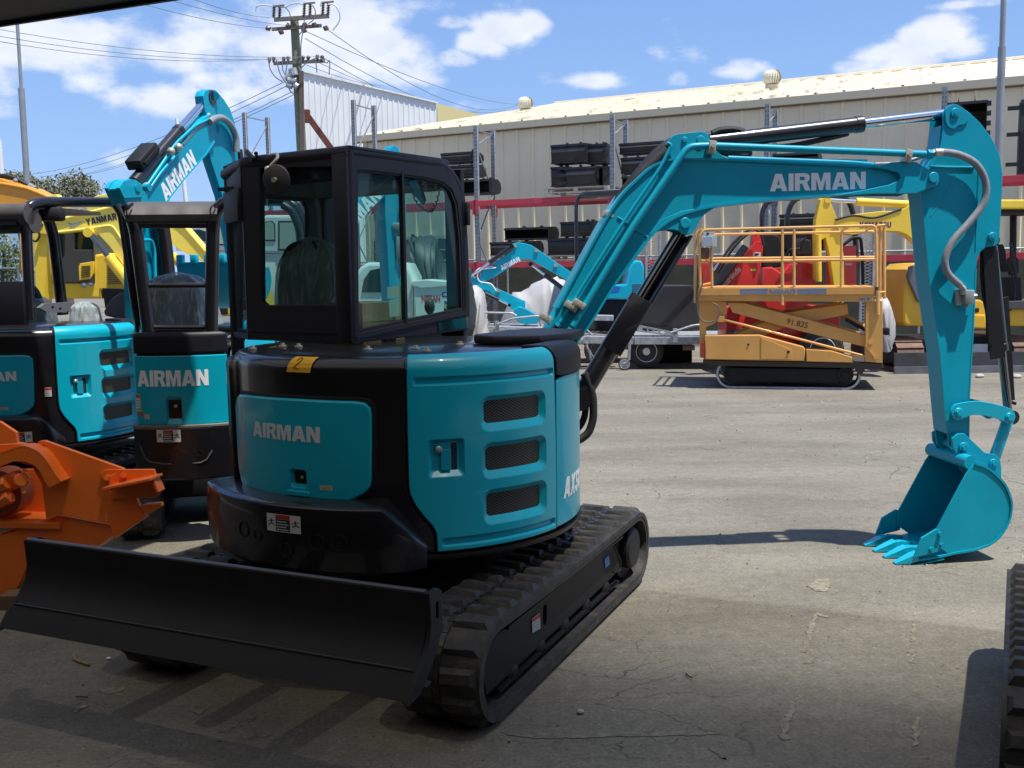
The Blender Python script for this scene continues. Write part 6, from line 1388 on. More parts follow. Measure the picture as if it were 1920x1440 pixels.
for k in range(4): b = B(); w_ = -.24+.16*k; b.box(F2.p(.98, 2.11, w_), (.06, .07, .09), Matrix((F2.U, F2.N, Vector((0, 0, 1)))).transposed(), .008); b.build('bucket_tooth', TEAL, bk2)
px_tube(e2, 'bucket_cylinder', F2, [(446, 280), (463, 440), (468, 500)], .05, BLK, w=-.02)

# ---- third excavator: smaller canopy machine seen from behind
H3 = House((-2.44, 7.86), -14, R=.74, v1=1.50, rs=.03)
e3 = thing('excavator', 'small teal canopy excavator seen from behind, seat wrapped in plastic, left of the nearest machine', 'excavator', (-2.44, 7.86, 0))
def hq(px, py, w=0): return H3.q(px, py, w)
tl_ = hq(253, 640)[0]; tr3 = tl_+ (hq(418, 640)[0]-tl_)*1.03
b = B(); H3.patch(b, drr(tl_, tr3, .9, 1.50, .03, .74), -.30, -.004, bevel=.01); sh3 = b.build('body_shell', BLK, e3)
b = B(); H3.patch(b, [(tl_-1, 1.385), (tr3+1, 1.385), (tr3+1, 1.525), (tr3-3, 1.54), (tl_+3, 1.54), (tl_-1, 1.525)], -.34, .012, bevel=.012); b.build('top_moulding', CABM, sh3)
b = B(); hk3 = drr(hq(313, 0)[0], hq(341, 0)[0], hq(0+330, 795)[1], hq(330, 744)[1], .015, .74); hk3i = drr(hq(315, 0)[0], hq(339, 0)[0], hq(330, 785)[1], hq(330, 750)[1], .01, .74)
H3.patch(b, [(tl_, .875), (tr3, .875), (tr3, 1.37), (tl_, 1.37)], 0, .018, holes=[hk3], bevel=.006); H3.dish(b, hk3, .015, hk3i, -.002); rp3 = b.build('rear_panel', TEAL, sh3)
b = B(); H3.patch(b, drr(hq(318, 0)[0], hq(337, 0)[0], hq(330, 777)[1], hq(330, 752)[1], .01, .74), -.002, .006); lk3 = b.build('panel_latch', BLKM, rp3); b = B(); p_ = H3.P(hq(329, 0)[0], hq(330, 761)[1], .006); b.cyl(p_, p_-H3.d*.012, .012, seg=12); b.build('lock', ZINC, lk3)
b = B(); k3 = H3.R*pi/180; a0, a1 = hq(263, 0)[0]*k3, hq(392, 0)[0]*k3; word(b, IDF, 'AIRMAN', (a0+a1)/2, hq(328, 709)[1], a1-a0, .115, .0015, .0185, fn=H3.fn); b.build('lettering', WHT, rp3, 0)
small_label(rp3, hbilin(H3, hq(258, 0)[0], hq(266, 0)[0], hq(260, 765)[1], hq(260, 738)[1], .0185), 'small_label', (.5, .1, .02), (.65, .65, .6)); small_label(rp3, hbilin(H3, hq(259, 0)[0], hq(270, 0)[0], hq(260, 780)[1], hq(260, 767)[1], .0185), 'small_label', (.6, .45, .02), (.2, .2, .2)); small_label(rp3, hbilin(H3, hq(272, 0)[0], hq(281, 0)[0], hq(275, 785)[1], hq(275, 776)[1], .0185), 'small_label', (.6, .45, .02), (.6, .6, .5))
b = B(); H3.patch(b, drr(tl_-1.5, tr3+2, .475, .862, .02, .74), -.4, .05, bevel=.015); cw3 = b.build('counterweight', BLK, e3)
b = B(); b.tube([H3.P(hq(x, 0, .05)[0], hq(x, y, .05)[1], .052) for x, y in ((258, 835), (266, 858), (275, 866), (300, 870), (370, 868), (382, 862), (393, 845))], .006, 6); b.build('moulding_line', mat('grey_edge', (.1, .1, .105), .3), cw3); 
b = B(); H3.patch(b, drr(tl_-1.5, tr3+2, .855, .875, .008, .74), -.05, .052, bevel=.004); b.build('bumper_strip', mat('grey_rubber', (.16, .16, .15), .7), cw3)
warn_label(cw3, hbilin(H3, hq(290, 0, .05)[0], hq(335, 0, .05)[0], hq(310, 829, .05)[1], hq(310, 806, .05)[1], .051))
for (x, y) in ((270, 832), (272, 852), (373, 850)): b = B(); th, z = hq(x, y, .05); b.ring(H3.P(th, z, .04), H3.P(th, z, .053), .024, .018, 18); b.build('lifting_hole', BLKM, cw3)
simple_tracks(e3, (-2.5, 8.1), -14, .45, .7, .2, .3)
F3 = Fr((-2.6, 7.55, 0), (cos(radians(10)), -sin(radians(-10))*0-.0, 0))
F3 = Fr((-2.6, 7.55, 0), (1, .10, 0))
PS = dict(m=BLK)
px_tube(e3, 'canopy_post', F3, [(279, 622), (254, 425), (238, 385)], .05, BLK, f=.1, seg=12); px_tube(e3, 'canopy_post', F3, [(396, 622), (399, 425), (405, 395), (425, 377), (500, 372)], .05, BLK, f=.2, seg=12)
px_tube(e3, 'canopy_post', F3, [(262, 622), (246, 520), (228, 400), (218, 385)], .035, BLK, w=-.5, f=.1)
for (x0, x1, y, r_) in ((252, 400, 421, .028), (266, 395, 535, .018), (274, 396, 614, .018)): px_tube(e3, 'cross_bar', F3, [(x0, y), (x1, y)], r_, BLK)
b = B(); a = F3.q(237, 373); c = F3.q(411, 416)
n = 10; pr = [(-.9, a[1]-.02), (-.3, a[1]), (-.05, a[1]-.02), (.03, a[1]-.06), (.07, a[1]-.12), (.06, c[1]+.01), (.0, c[1]-.02), (-.02, c[1])]
rows = [[b.bm.verts.new(F3.p(a[0]+(c[0]-a[0])*i/n, z, w_+.01*sin(i*2.1))) for w_, z in pr] for i in range(n+1)]
for i in range(n):
    for k in range(len(pr)-1): b.bm.faces.new((rows[i][k], rows[i+1][k], rows[i+1][k+1], rows[i][k+1]))
b.build('canopy_roof', mat('canopy_vinyl', (.085, .078, .075), .55, nscale=4, namt=.15, bump=.1, bscale=20), e3)
b = B()
for x in (240, 397): b.tube(smooth([F3.at(x, 408, .08), F3.at(x-3, 395, .11), F3.at(x+2, 384, .11), F3.at(x+9, 381, .06)], 4), .006, 6)
b.build('tie_cord', HOSE, e3)
st3 = seat(e3, Fr((-2.5, 8.1, 0), (1, .1, 0)), Fr((-2.5, 8.1, 0), (1, .1, 0)).q(325, 0)[0], 1.45, .48, Fr((-2.5, 8.1, 0), (1, .1, 0)).q(325, 516)[1]-1.45)
Fs3 = Fr((-2.5, 8.1, 0), (1, .1, 0)); plastic(st3, Fs3, Fs3.q(334, 0)[0], 1.45, .52, Fs3.q(325, 510)[1]-1.45, -.2, .12, 21, amp=.035, flare=1.25)
b = B(); b.plate(F3, F3.qs([(228, 402), (250, 420), (272, 610), (262, 612)], -.3), -.31, -.3); b.build('side_curtain', glass('dark_tint', (.05, .28, .3)), e3)
b = B(); H3.patch(b, drr(tl_-4, tl_+30, 1.40, 1.44, .01, .74), .0, .02); bm = b.bm; bm.free()
b = B(); b.fbox(F3, F3.q(250, 0)[0], F3.q(428, 0)[0], 1.48, 1.545, -1.0, -.3, .02); b.build('hood_top', BLK, e3)

# ---- fourth excavator, seen through the nearest cab
F5 = Fr((-1.32, 11, 0), (cos(radians(35)), sin(radians(35)), 0))
e4 = thing('excavator', 'teal excavator directly behind the nearest cab, arm and canopy seen through its glass', 'excavator', (-2.2, 10.9, 0))
H5 = House((-2.15, 10.6), 35, R=.8, v1=1.2); b = B(); b.lathe(H5.C, (0, 0, 1), [(.3, .55), (.78, .6), (.8, .65), (.8, 1.15), (.72, 1.3), (0, 1.32)], 40); b.build('body_shell', TEAL, e4, 50); simple_tracks(e4, (-2.15, 10.6), 35, .6, .8, .22, .3)
bm5 = px_plate(e4, 'boom', F5, [(520, 620), (585, 520), (625, 448), (660, 390), (697, 350), (724, 322), (740, 322), (748, 332), (744, 346), (712, 378), (684, 402), (658, 432), (630, 480), (590, 560), (560, 620)], -.09, .09, TEAL2, bevel=.005)
b = B(); t0, t1 = F5.q(650, 425, .09), F5.q(706, 365, .09); u_ = F5.q(641, 436, .09); an = atan2(t1[1]-u_[1], t1[0]-u_[0]); word(b, F5, 'AIRMAN', (t1[0]+u_[0])/2-.02, (t1[1]+u_[1])/2, sqrt((t1[0]-u_[0])**2+(t1[1]-u_[1])**2)*1.15, .15, .002, .0905, rot=an); b.build('lettering', WHT, bm5, 0)
am5 = px_plate(e4, 'arm', F5, [(728, 300), (730, 281), (738, 272), (746, 275), (753, 290), (759, 312), (762, 420), (760, 540), (752, 600), (733, 600), (728, 500), (722, 400), (722, 340)], -.1, .1, TEAL2, bevel=.006)
px_tube(am5, 'grey_hose', F5, [(745, 330), (752, 350), (755, 375), (750, 400)], .02, GHOSE, w=.12, sm=True); b = B(); b.box(F5.at(750, 465, .13), (.08, .05, .25), None, .01); b.box(F5.at(746, 425, .13), (.12, .05, .08), None, .01); b.build('valve_block', GAL, am5)
cylinder_part(bm5, F5, (655, 350), (735, 283), .6, .05, .032, 0)
Fc5 = Fr((-2.4, 10.2, 0), (1, 0, 0))
px_tube(e4, 'canopy_hoop', Fc5, [(470, 640), (474, 400), (485, 376), (530, 376), (556, 388), (572, 430), (576, 640)], .055, BLK, f=.3, seg=14)
px_tube(e4, 'canopy_hoop', Fc5, [(566, 640), (562, 430), (548, 396), (530, 384)], .04, BLK, w=.2, f=.2)
# ---- yellow excavators behind on the left
YEL = mat('yellow_paint', (.84, .58, .045), .45, coat=.2, nscale=2, namt=.08, dirt=(.45, .3, .06), dscale=3, dthr=.62, damt=.4)
YEP = mat('pale_yellow_paint', (.9, .72, .12), .45, coat=.2, nscale=2, namt=.06)
ORY = mat('orange_yellow_paint', (.72, .30, .02), .45, coat=.2, nscale=2, namt=.08, dirt=(.4, .2, .05), dscale=2, dthr=.6, damt=.4)
DGL = mat('dark_glass_far', (.02, .05, .05), .08, coat=1)
FY = Fr((-8, 16.5, 0), (1, 0, 0))
y1 = thing('excavator', 'yellow excavator with dark lettering on its boom behind the left canopy machine', 'excavator', (-7.3, 16.5, 0))
bmA = px_plate(y1, 'boom', FY, [(104, 414), (150, 403), (217, 387), (232, 388), (240, 398), (245, 420), (262, 470), (290, 540), (270, 560), (232, 500), (205, 462), (182, 437), (172, 431), (168, 440), (162, 438), (150, 432), (104, 437)], -.16, .16, YEP, bevel=.012)
px_tube(bmA, 'boom_edge', FY, [(106, 414), (150, 403), (217, 387), (236, 392), (244, 418)], .03, YEP, w=.16); px_tube(bmA, 'boom_edge', FY, [(104, 436), (150, 431), (210, 422), (232, 455), (262, 520)], .02, YEP, w=.16)
b = B(); t0, t1 = FY.q(161, 417, .16), FY.q(219, 405, .16); word(b, FY, 'YANMAR', (t0[0]+t1[0])/2, (t0[1]+t1[1])/2, t1[0]-t0[0], .1, .004, .162, rot=atan2(t1[1]-t0[1], t1[0]-t0[0]), gap=.12); b.build('lettering', mat('letter_black', (.02, .02, .03), .5), bmA, 0)
px_plate(bmA, 'emblem', FY, [(126, 417), (137, 420), (142, 418), (157, 415), (147, 421), (141, 424), (139, 426), (130, 427), (134, 424)], .16, .166, mat('emblem_grey', (.3, .3, .3), .4), wq=.16)
amA = px_plate(y1, 'arm', FY, [(63, 398), (66, 388), (72, 394), (92, 422), (88, 470), (84, 572), (68, 572), (63, 470), (60, 420)], -.13, .13, YEL, bevel=.01)
b = B(); word(b, FY, 'Y', FY.q(79, 411, .13)[0], FY.q(79, 411, .13)[1], .06, .08, .004, .131, rot=-.6); b.build('lettering', mat('letter_black', (.02, .02, .03)), amA, 0)
px_plate(amA, 'boom_end', FY, [(72, 430), (78, 421), (90, 417), (104, 418), (104, 436), (88, 440), (75, 438)], .14, .2, YEL, bevel=.01); px_tube(amA, 'hose', FY, [(80, 420), (72, 432), (74, 442), (68, 452), (60, 450)], .018, HOSE, w=.2, sm=True)
cylinder_part(bmA, FY, (262, 555), (167, 436), .62, .09, .045, .22, 'boom_cylinder', YEL, DCHR, .06, False)
px_plate(y1, 'engine_housing', FY, [(85, 530), (176, 530), (176, 478), (200, 474), (243, 478), (250, 545), (190, 545), (190, 560), (85, 560)], -1.4, -.5, YEL, bevel=.04, wq=-.5)
cbA = px_plate(y1, 'cab', FY, [(86, 530), (88, 430), (96, 424), (166, 424), (176, 440), (176, 530)], -1.5, -.45, mat('cab_grey', (.05, .052, .055), .5), holes=[[(92, 500), (94, 434), (121, 434), (121, 478), (112, 492)], [(138, 468), (139, 434), (160, 434), (172, 450), (174, 468)]], bevel=.01, wq=-.45)
px_plate(cbA, 'cab_glass', FY, [(90, 500), (90, 430), (174, 430), (175, 470), (125, 480)], -.56, -.54, DGL, wq=-.54)
px_plate(y1, 'vent_door', FY, [(147, 500), (150, 494), (176, 490), (176, 512), (170, 523), (148, 526)], -.5, -.44, YEL, bevel=.01, wq=-.44)
b = B()
for k in range(6): b.tube([FY.at(153, 500+k*4, -.43), FY.at(169, 499+k*3.6, -.43)], .012, 4)
for k in range(14): b.tube([FY.at(202, 484+k*3.7, -.49), FY.at(237, 483+k*3.7, -.49)], .018, 4)
b.build('grille_slots', mat('slot_brown', (.09, .06, .02), .7), y1, 0)
for (x, y, m_) in ((158, 533, (.15, .3, .5)), (170, 531, (.25, .4, .55))): b = B(); b.cyl(FY.at(x, y, -.5), FY.at(x, y, -.49), .055, seg=18); o = b.build('round_emblem', mat('emb%.1f' % m_[0], m_, .5), y1); b = B(); b.cyl(FY.at(x, y, -.489), FY.at(x, y, -.485), .03, seg=14); b.build('emblem_centre', WHT, o)
px_plate(y1, 'counterweight', FY, [(190, 540), (250, 542), (252, 580), (196, 578)], -1.5, -.4, BLKM, bevel=.03, wq=-.4)
simple_tracks(y1, (-7.2, 17.4), 90, .8, 1.3, .36, .45)
FY2 = Fr((-8, 18.5, 0), (1, 0, 0))
y2 = thing('excavator', 'second yellow excavator further back, boom with a pale sticker sloping down to the right', 'excavator', (-6.5, 18.5, 0))
bmB = px_plate(y2, 'boom', FY2, [(100, 420), (112, 392), (135, 378), (172, 372), (182, 366), (224, 359), (250, 366), (300, 392), (332, 410), (347, 426), (396, 482), (392, 500), (372, 486), (336, 468), (316, 452), (300, 440), (262, 420), (215, 402), (150, 415)], -.18, .18, YEP, bevel=.012)
px_tube(bmB, 'boom_edge', FY2, [(300, 390), (346, 426), (394, 482)], .03, YEP, w=.18)
px_plate(y2, 'boom_end', FY2, [(86, 376), (90, 366), (106, 364), (110, 372), (98, 380)], -.1, .1, YEP, bevel=.01)
b = B(); st = px_plate(bmB, 'sticker', FY2, [(117, 407), (119, 392), (163, 384), (166, 397)], .181, .186, mat('sticker_cream', (.6, .5, .3), .6), wq=.181)
b.text(FY2, '移動式クレーン', FY2.q(141, 395, .186)[0], FY2.q(141, 395, .186)[1], .42, .09, .002, .187, .0, rot=radians(9)); b.build('lettering', mat('letter_grey', (.16, .15, .13), .6), st, 0)
cylinder_part(bmB, FY2, (400, 560), (308, 463), .84, .085, .04, .25, 'boom_cylinder', YEL, CHR, .06, False)
px_plate(y2, 'engine_housing', FY2, [(300, 560), (470, 548), (478, 590), (300, 600)], -1.5, .2, YEL, bevel=.05)
px_plate(y2, 'counterweight', FY2, [(405, 560), (425, 552), (425, 590), (408, 590)], .1, .3, BLKM, bevel=.02); simple_tracks(y2, (-5.6, 18.9), 90, .8, 1.3, .38, .45)
FY3 = Fr((-9, 21, 0), (1, 0, 0))
y3 = thing('excavator', 'large orange yellow excavator boom arching over the left canopy machine', 'excavator', (-10.5, 21, 0))
bmC = px_plate(y3, 'boom', FY3, [(-120, 340), (-40, 333), (0, 334), (30, 343), (62, 352), (92, 368), (110, 382), (100, 396), (60, 392), (0, 400), (-120, 430)], -.25, .25, ORY, bevel=.03)
px_tube(bmC, 'boom_edge', FY3, [(-100, 350), (0, 344), (50, 353), (96, 372)], .04, ORY, w=.25); px_tube(bmC, 'hose', FY3, [(-60, 334), (0, 329), (25, 333), (50, 346), (70, 356)], .04, HOSE, w=.1, sm=True); px_tube(bmC, 'hose', FY3, [(-60, 330), (5, 332), (38, 341), (60, 352)], .03, HOSE, w=-.1, sm=True)
b = B(); b.sphere(FY3.at(29, 339, .15), .05, 8); b.cyl(FY3.at(54, 348, .1), FY3.at(66, 354, .1), .06, seg=8); b.build('hose_fitting', GHOSE, bmC)
px_plate(y3, 'arm', FY3, [(-30, 418), (45, 418), (45, 430), (20, 434), (-30, 440)], -.2, .2, YEP, bevel=.01, lab='pale yellow arm section'); px_plate(y3, 'emblem', FY3, [(19, 420), (29, 420), (26, 426), (20, 427)], .2, .21, mat('emblem_grey', (.3, .3, .3)), wq=.2)
px_plate(y3, 'boom_cylinder', FY3, [(35, 436), (45, 434), (48, 512), (33, 512)], .0, .24, ORY, bevel=.06)
simple_tracks(y3, (-12.5, 21), 90, .8, 1.5, .4, .5); b = B(); b.box(Vector((-12.9, 21, 1.5)), (2.4, 2, 1.1), None, .15); b.build('engine_housing', ORY, y3)

# ---- white trucks far behind
TW = mat('truck_white', (.62, .68, .66), .4, coat=.3)
def truck(name, label, F, x0, x1, yt, yb, wins, group):
    t = thing(name, label, 'truck', tuple(F.p(F.q(x0, yt)[0], 0)), group)
    cabp = px_plate(t, 'cab', F, [(x0, yb), (x0+1, yt+12), (x0+6, yt+3), (x0+16, yt), (x1-6, yt), (x1, yt+6), (x1, yb)], -1.9, 0, TW, bevel=.06)
    for wp in wins:
        fw = px_plate(cabp, 'window', F, wp, .0, .02, mat('window_rubber', (.02, .022, .022), .6), wq=0); cx = sum(p[0] for p in wp)/len(wp); cy = sum(p[1] for p in wp)/len(wp)
        px_plate(fw, 'pane', F, [((x-cx)*.84+cx, (y-cy)*.88+cy) for x, y in wp], .02, .03, mat('truck_glass', (.32, .40, .33), .25), wq=0)
    a = F.q(x0, 0)[0]; c = F.q(x1, 0)[0]; zb = F.q(x0, yb)[1]
    b = B(); b.fbox(F, a, c, .5, zb, -1.85, -.05, .05); b.build('lower_body', TW, t)
    for u in (a+.4, c-.3):
        b = B(); b.cyl(F.p(u, .42, -.3), F.p(u, .42, -.02), .42, seg=20, bev=.04); wl_ = b.build('wheel', RUB, t); b = B(); b.cyl(F.p(u, .42, -.03), F.p(u, .42, .0), .2, seg=16); b.build('rim', GAL, wl_)
    b = B(); b.bar(F.at(x0-2, yt+18, .1), F.at(x0-2, yt+34, .1), .05, .12); b.build('mirror', HOSE, t)
    return t
FTk = Fr((-5, 23, 0), (1, 0, 0))
truck('truck', 'white truck cab standing far behind the plastic wrapped seat', FTk, 402, 478, 404, 470, [[(407, 460), (407, 424), (418, 420), (421, 424), (421, 460)], [(428, 462), (427, 420), (456, 419), (456, 462)]], 'white trucks parked at the back')
truck('truck', 'white truck cab far behind, seen through the nearest cab rear window', Fr((-5, 23.6, 0), (1, 0, 0)), 484, 575, 403, 475, [[(489, 452), (489, 417), (510, 414), (516, 420), (517, 452)], [(522, 470), (522, 414), (558, 414), (558, 470)]], 'white trucks parked at the back')
b = B(); Fbn = Fr((-5, 24.5, 0), (1, 0, 0)); 
tk = thing('truck', 'white box truck body at the back above the teal hanging bucket', 'truck', tuple(Fbn.p(0, 0)), 'white trucks parked at the back'); px_plate(tk, 'box_body', Fbn, [(330, 470), (330, 424), (404, 424), (404, 470)], -2, 0, mat('truck_grey_white', (.5, .52, .52), .5)); px_plate(tk, 'window', Fbn, [(352, 452), (352, 432), (374, 430), (392, 436), (392, 452)], 0, .02, DGL, wq=0)
for u in (-3, -1.2): 
    b = B(); b.cyl(Fbn.p(u, .45, -.3), Fbn.p(u, .45, 0), .45, seg=18); b.build('wheel', RUB, tk)

# ---- white service ute and covered machine behind the cab
FU = Fr((-1.5, 15.2, 0), (1, 0, 0)); ut = thing('service_ute', 'white service ute with box body carrying red and blue lettering, behind the cab glass', 'ute', tuple(FU.p(0, 0)))
UW = mat('ute_white', (.78, .78, .74), .35, coat=.4)
bx = px_plate(ut, 'box_body', FU, [(776, 596), (776, 534), (784, 529), (852, 533), (852, 596)], -1.6, 0, UW, bevel=.03); px_plate(bx, 'lid', FU, [(772, 536), (772, 527), (798, 524), (854, 529), (854, 536), (790, 541)], -1.6, .03, UW, bevel=.015)
b = B(); b.box(FU.at(816, 500, -.5), (.01, .01, .01)); b.bm.free()
b = B(); u, v = FU.q(808, 560, 0); b.text(FU, 'NISSAN', u, v, FU.q(826, 0)[0]-FU.q(791, 0)[0], .11, .003, .001, .03); b.build('lettering', mat('sign_red', (.55, .03, .03), .5), bx, 0)
sg_ = px_plate(bx, 'sign', FU, [(829, 548), (846, 547), (846, 556), (829, 557)], .001, .005, mat('sign_blue', (.03, .06, .16), .5), wq=0)
b = B(); u, v = FU.q(837.5, 552, 0); b.text(FU, 'UCM', u, v, .09, .045, .002, .006, .03); b.build('lettering', WHT, sg_, 0)
sg2 = px_plate(bx, 'sign', FU, [(833, 563), (838, 566), (843, 563), (842, 572), (844, 582), (838, 586), (832, 582), (834, 572)], .001, .005, mat('sign_blue', (.03, .06, .16), .5), wq=0); b = B(); b.cyl(FU.at(838, 575, .005), FU.at(838, 575, .008), .035, seg=14); b.build('emblem_disc', mat('emblem_yellow', (.7, .6, .05), .5), sg2); b = B(); u, v = FU.q(838, 575, .008); word(b, FU, 'G', u, v, .035, .045, .002, .009); b.build('lettering', mat('letter_black', (.02, .02, .03)), sg2, 0)
px_plate(ut, 'cab', FU, [(660, 596), (662, 520), (676, 500), (690, 492), (762, 492), (776, 520), (776, 596)], -1.5, -.05, UW, bevel=.05); px_plate(ut, 'side_window', FU, [(678, 548), (682, 524), (694, 507), (712, 503), (716, 520), (716, 548)], -.05, -.03, DGL, wq=-.03)
b = B(); b.cyl(FU.p(FU.q(695, 0)[0], .35, -.3), FU.p(FU.q(695, 0)[0], .35, 0), .35, seg=20); b.build('wheel', RUB, ut); b = B(); b.cyl(FU.p(FU.q(822, 0)[0], .35, -.3), FU.p(FU.q(822, 0)[0], .35, .02), .35, seg=20); b.build('wheel', RUB, ut)
b = B(); b.fbox(FU, FU.q(662, 0)[0], FU.q(852, 0)[0], .35, FU.q(0+760, 590)[1], -1.5, -.1, .04); b.build('lower_body', UW, ut)
def mound(name, label, cat, F, pts, w0, w1, m, seed=1, amp=.05):
    rnd = random.Random(seed); q_ = smooth2(F.qs(pts, w1), 4, True); cu = sum(p[0] for p in q_)/len(q_); cv = min(p[1] for p in q_); b = B(); rows = []; n = 7
    for j in range(n+1):
        t = j/n; w_ = w0+(w1-w0)*(.5+.5*sin((t-.5)*pi)); k = (sin(pi*t))**.45 if 0 < t < 1 else 0.02; k = max(k, .02) if j < n else .0
        k = [.25, .72, .92, 1, 1, .93, .78, .35][j]
        rows.append([b.bm.verts.new(F.p(cu+(x-cu)*k+rnd.uniform(-amp, amp), cv+(y-cv)*k+rnd.uniform(-amp, amp)*(1 if y > cv+.05 else 0), w_+rnd.uniform(-amp, amp))) for x, y in q_])
    N_ = len(q_)
    for j in range(n):
        for i in range(N_): b.bm.faces.new((rows[j][i], rows[j][(i+1) % N_], rows[j+1][(i+1) % N_], rows[j+1][i]))
    b.bm.faces.new(rows[0][::-1]); b.bm.faces.new(rows[-1])
    return tag(b.build(name, m, None, 75, base=F.p(cu, 0, (w0+w1)/2)), label, cat)
TARPB = mat('black_tarp', (.025, .035, .035), .55, bump=.3, bscale=6); TARPW = mat('white_tarp', (.40, .395, .39), .6, nscale=3, namt=.08, bump=.3, bscale=5)
mound('covered_machine', 'dark green-black tarpaulin over a machine seen through the nearest cab side window', 'tarpaulin', Fr((-1.5, 19, 0), (1, 0, 0)), [(752, 640), (757, 455), (772, 441), (800, 441), (812, 455), (826, 490), (860, 505), (880, 520), (880, 640)], -1.4, .6, TARPB, 4)
mound('tarpaulin', 'pale grey tarpaulin heap behind the small teal boom and trailer', 'tarpaulin', Fr((.8, 22.5, 0), (1, 0, 0)), [(945, 650), (958, 560), (985, 545), (1015, 527), (1040, 520), (1062, 528), (1085, 560), (1090, 650)], -1.2, .3, TARPW, 6, .03)
mound('tarpaulin', 'white sheeted bundle just right of the nearest cab', 'tarpaulin', Fr((-.8, 20.5, 0), (1, 0, 0)), [(850, 650), (862, 560), (874, 542), (890, 538), (906, 552), (912, 600), (915, 650)], -.8, .3, TARPW, 8, .03)
mound('bulk_bag', 'white woven bulk bag on the ground right of the scissor lift', 'bag', Fr((6, 17.6, 0), (1, 0, 0)), [(1652, 654), (1652, 575), (1658, 562), (1672, 560), (1678, 575), (1683, 600), (1680, 640), (1672, 656)], -.6, 0, TARPW, 10, .015)
# ================================================================ RIGHT AND BACK
# ---- tracked scissor lift
SCY = mat('lift_yellow', (.64, .32, .08), .5, coat=.1, nscale=2.5, namt=.1, dirt=(.32, .17, .06), dscale=4, dthr=.6, damt=.5, bump=.05, bscale=20)
SCR = mat('lift_rail_yellow', (.68, .38, .12), .5, nscale=6, namt=.12, dirt=(.25, .12, .05), dscale=9, dthr=.62, damt=.7)
aS = radians(-14); FSc = Fr((4.45, 16.1, 0), (cos(aS), sin(aS), 0))
sc = thing('scissor_lift', 'mustard yellow tracked scissor lift with railings, lowered, standing in the yard', 'scissor lift', (4.45, 16.6, 0))
q0 = FSc.q(1343, 712); q1 = FSc.q(1614, 712); Rr = .235; L_ = (q1[0]-q0[0])/2-Rr; cx = (q0[0]+q1[0])/2
WRB = mat('pale_rubber', (.42, .42, .40), .7, nscale=20, namt=.2)
for off in (0, -1.25):
    Ft = Fr(FSc.p(cx, 0, off), FSc.U); pth = stadium(L_, Rr-.015, Rr)
    b = B(); b.ribbon(Ft, pth, -.28, 0, .03, closed=True); tb = b.build('track_belt', RUB, sc, 30); b = B(); b.ribbon(Ft, pth, -.02, .008, .034, closed=True); b.build('belt_edge', WRB, tb, 30)
    b = B(); n = 44; tot = 4*L_+2*pi*(Rr-.015)
    for i in range(n):
        u, v, tx, ty = path_at(pth, i*tot/n); b.box(Ft.p(u, v, -.14)+(Ft.U*ty-Ft.V*tx)*.018, (.05, .02, .26), Matrix((Ft.U*tx+Ft.V*ty, Ft.U*ty-Ft.V*tx, Ft.N)).transposed())
    b.build('tread_lugs', RUB, tb, 0)
    b = B(); b.fbox(Ft, -L_-.05, L_-.1, .1, .33, -.25, -.03, .01); fr_ = b.build('track_frame', BLKM, sc)
    b = B(); b.cyl(Ft.p(L_, Rr, -.25), Ft.p(L_, Rr, -.02), .13, seg=20, bev=.01); b.cyl(Ft.p(L_, Rr, -.02), Ft.p(L_, Rr, .0), .06, seg=12); b.build('drive_sprocket', BLKM, fr_); b = B(); b.cyl(Ft.p(-L_, Rr, -.25), Ft.p(-L_, Rr, -.06), .12, seg=18); b.build('idler', BLKM, fr_)
px_plate(sc, 'chassis', FSc, [(1318, 675), (1655, 681), (1657, 690), (1622, 693), (1615, 705), (1600, 690), (1345, 686), (1318, 680)], -1.5, .05, mat('dark_grime', (.05, .04, .03), .7), bevel=.01)
bbx = px_plate(sc, 'battery_box', FSc, [(1322, 629), (1424, 628), (1506, 650), (1510, 655), (1508, 677), (1322, 674)], -.1, .16, SCY, bevel=.015)
px_plate(bbx, 'box_door', FSc, [(1427, 632), (1484, 656), (1484, 674), (1427, 673)], .16, .172, SCY, bevel=.004); b = B(); b.cyl(FSc.at(1478, 660, .172), FSc.at(1478, 660, .182), .022, seg=10); b.cyl(FSc.at(1403, 646, .16), FSc.at(1403, 646, .168), .018, seg=8); b.build('lock', BLKM, bbx)
px_plate(sc, 'end_plate', FSc, [(1311, 560), (1362, 566), (1362, 590), (1340, 606), (1324, 614), (1324, 629), (1322, 672), (1312, 670)], -.1, -.02, SCY, bevel=.006); px_plate(sc, 'tail_marker', FSc, [(1315, 642), (1321, 641), (1321, 672), (1315, 670)], -.0, .17, mat('marker_red', (.3, .03, .02), .4), bevel=.01)
px_plate(sc, 'deck_box', FSc, [(1512, 655), (1560, 658), (1598, 670), (1598, 680), (1512, 678)], -.3, .12, SCY, bevel=.01)
for off, sc_m in ((0, SCY), (-1.1, SCY)):
    px_plate(sc, 'scissor_arm', FSc, [(1364, 568), (1394, 568), (1540, 606), (1624, 630), (1624, 651), (1498, 620), (1374, 586)], off-.07, off-.0, sc_m, bevel=.006, wq=0)
    px_plate(sc, 'scissor_arm', FSc, [(1372, 632), (1470, 588), (1590, 570), (1592, 590), (1480, 612), (1384, 648)], off-.22, off-.14, sc_m, bevel=.006, wq=0)
b = B(); b.text(FSc, '91 825', FSc.q(1495, 606, 0)[0], FSc.q(1495, 606, 0)[1], FSc.q(1514, 0)[0]-FSc.q(1474, 0)[0], .09, .003, .001, .0, rot=radians(-13)); b.build('lettering', mat('letter_brown', (.06, .02, .012), .6), sc, 0)
px_tube(sc, 'push_rod', FSc, [(1356, 599), (1622, 668)], .02, SCY, w=.06); px_plate(sc, 'rod_bracket', FSc, [(1346, 593), (1358, 593), (1358, 604), (1346, 604)], .0, .09, SCY, bevel=.005)
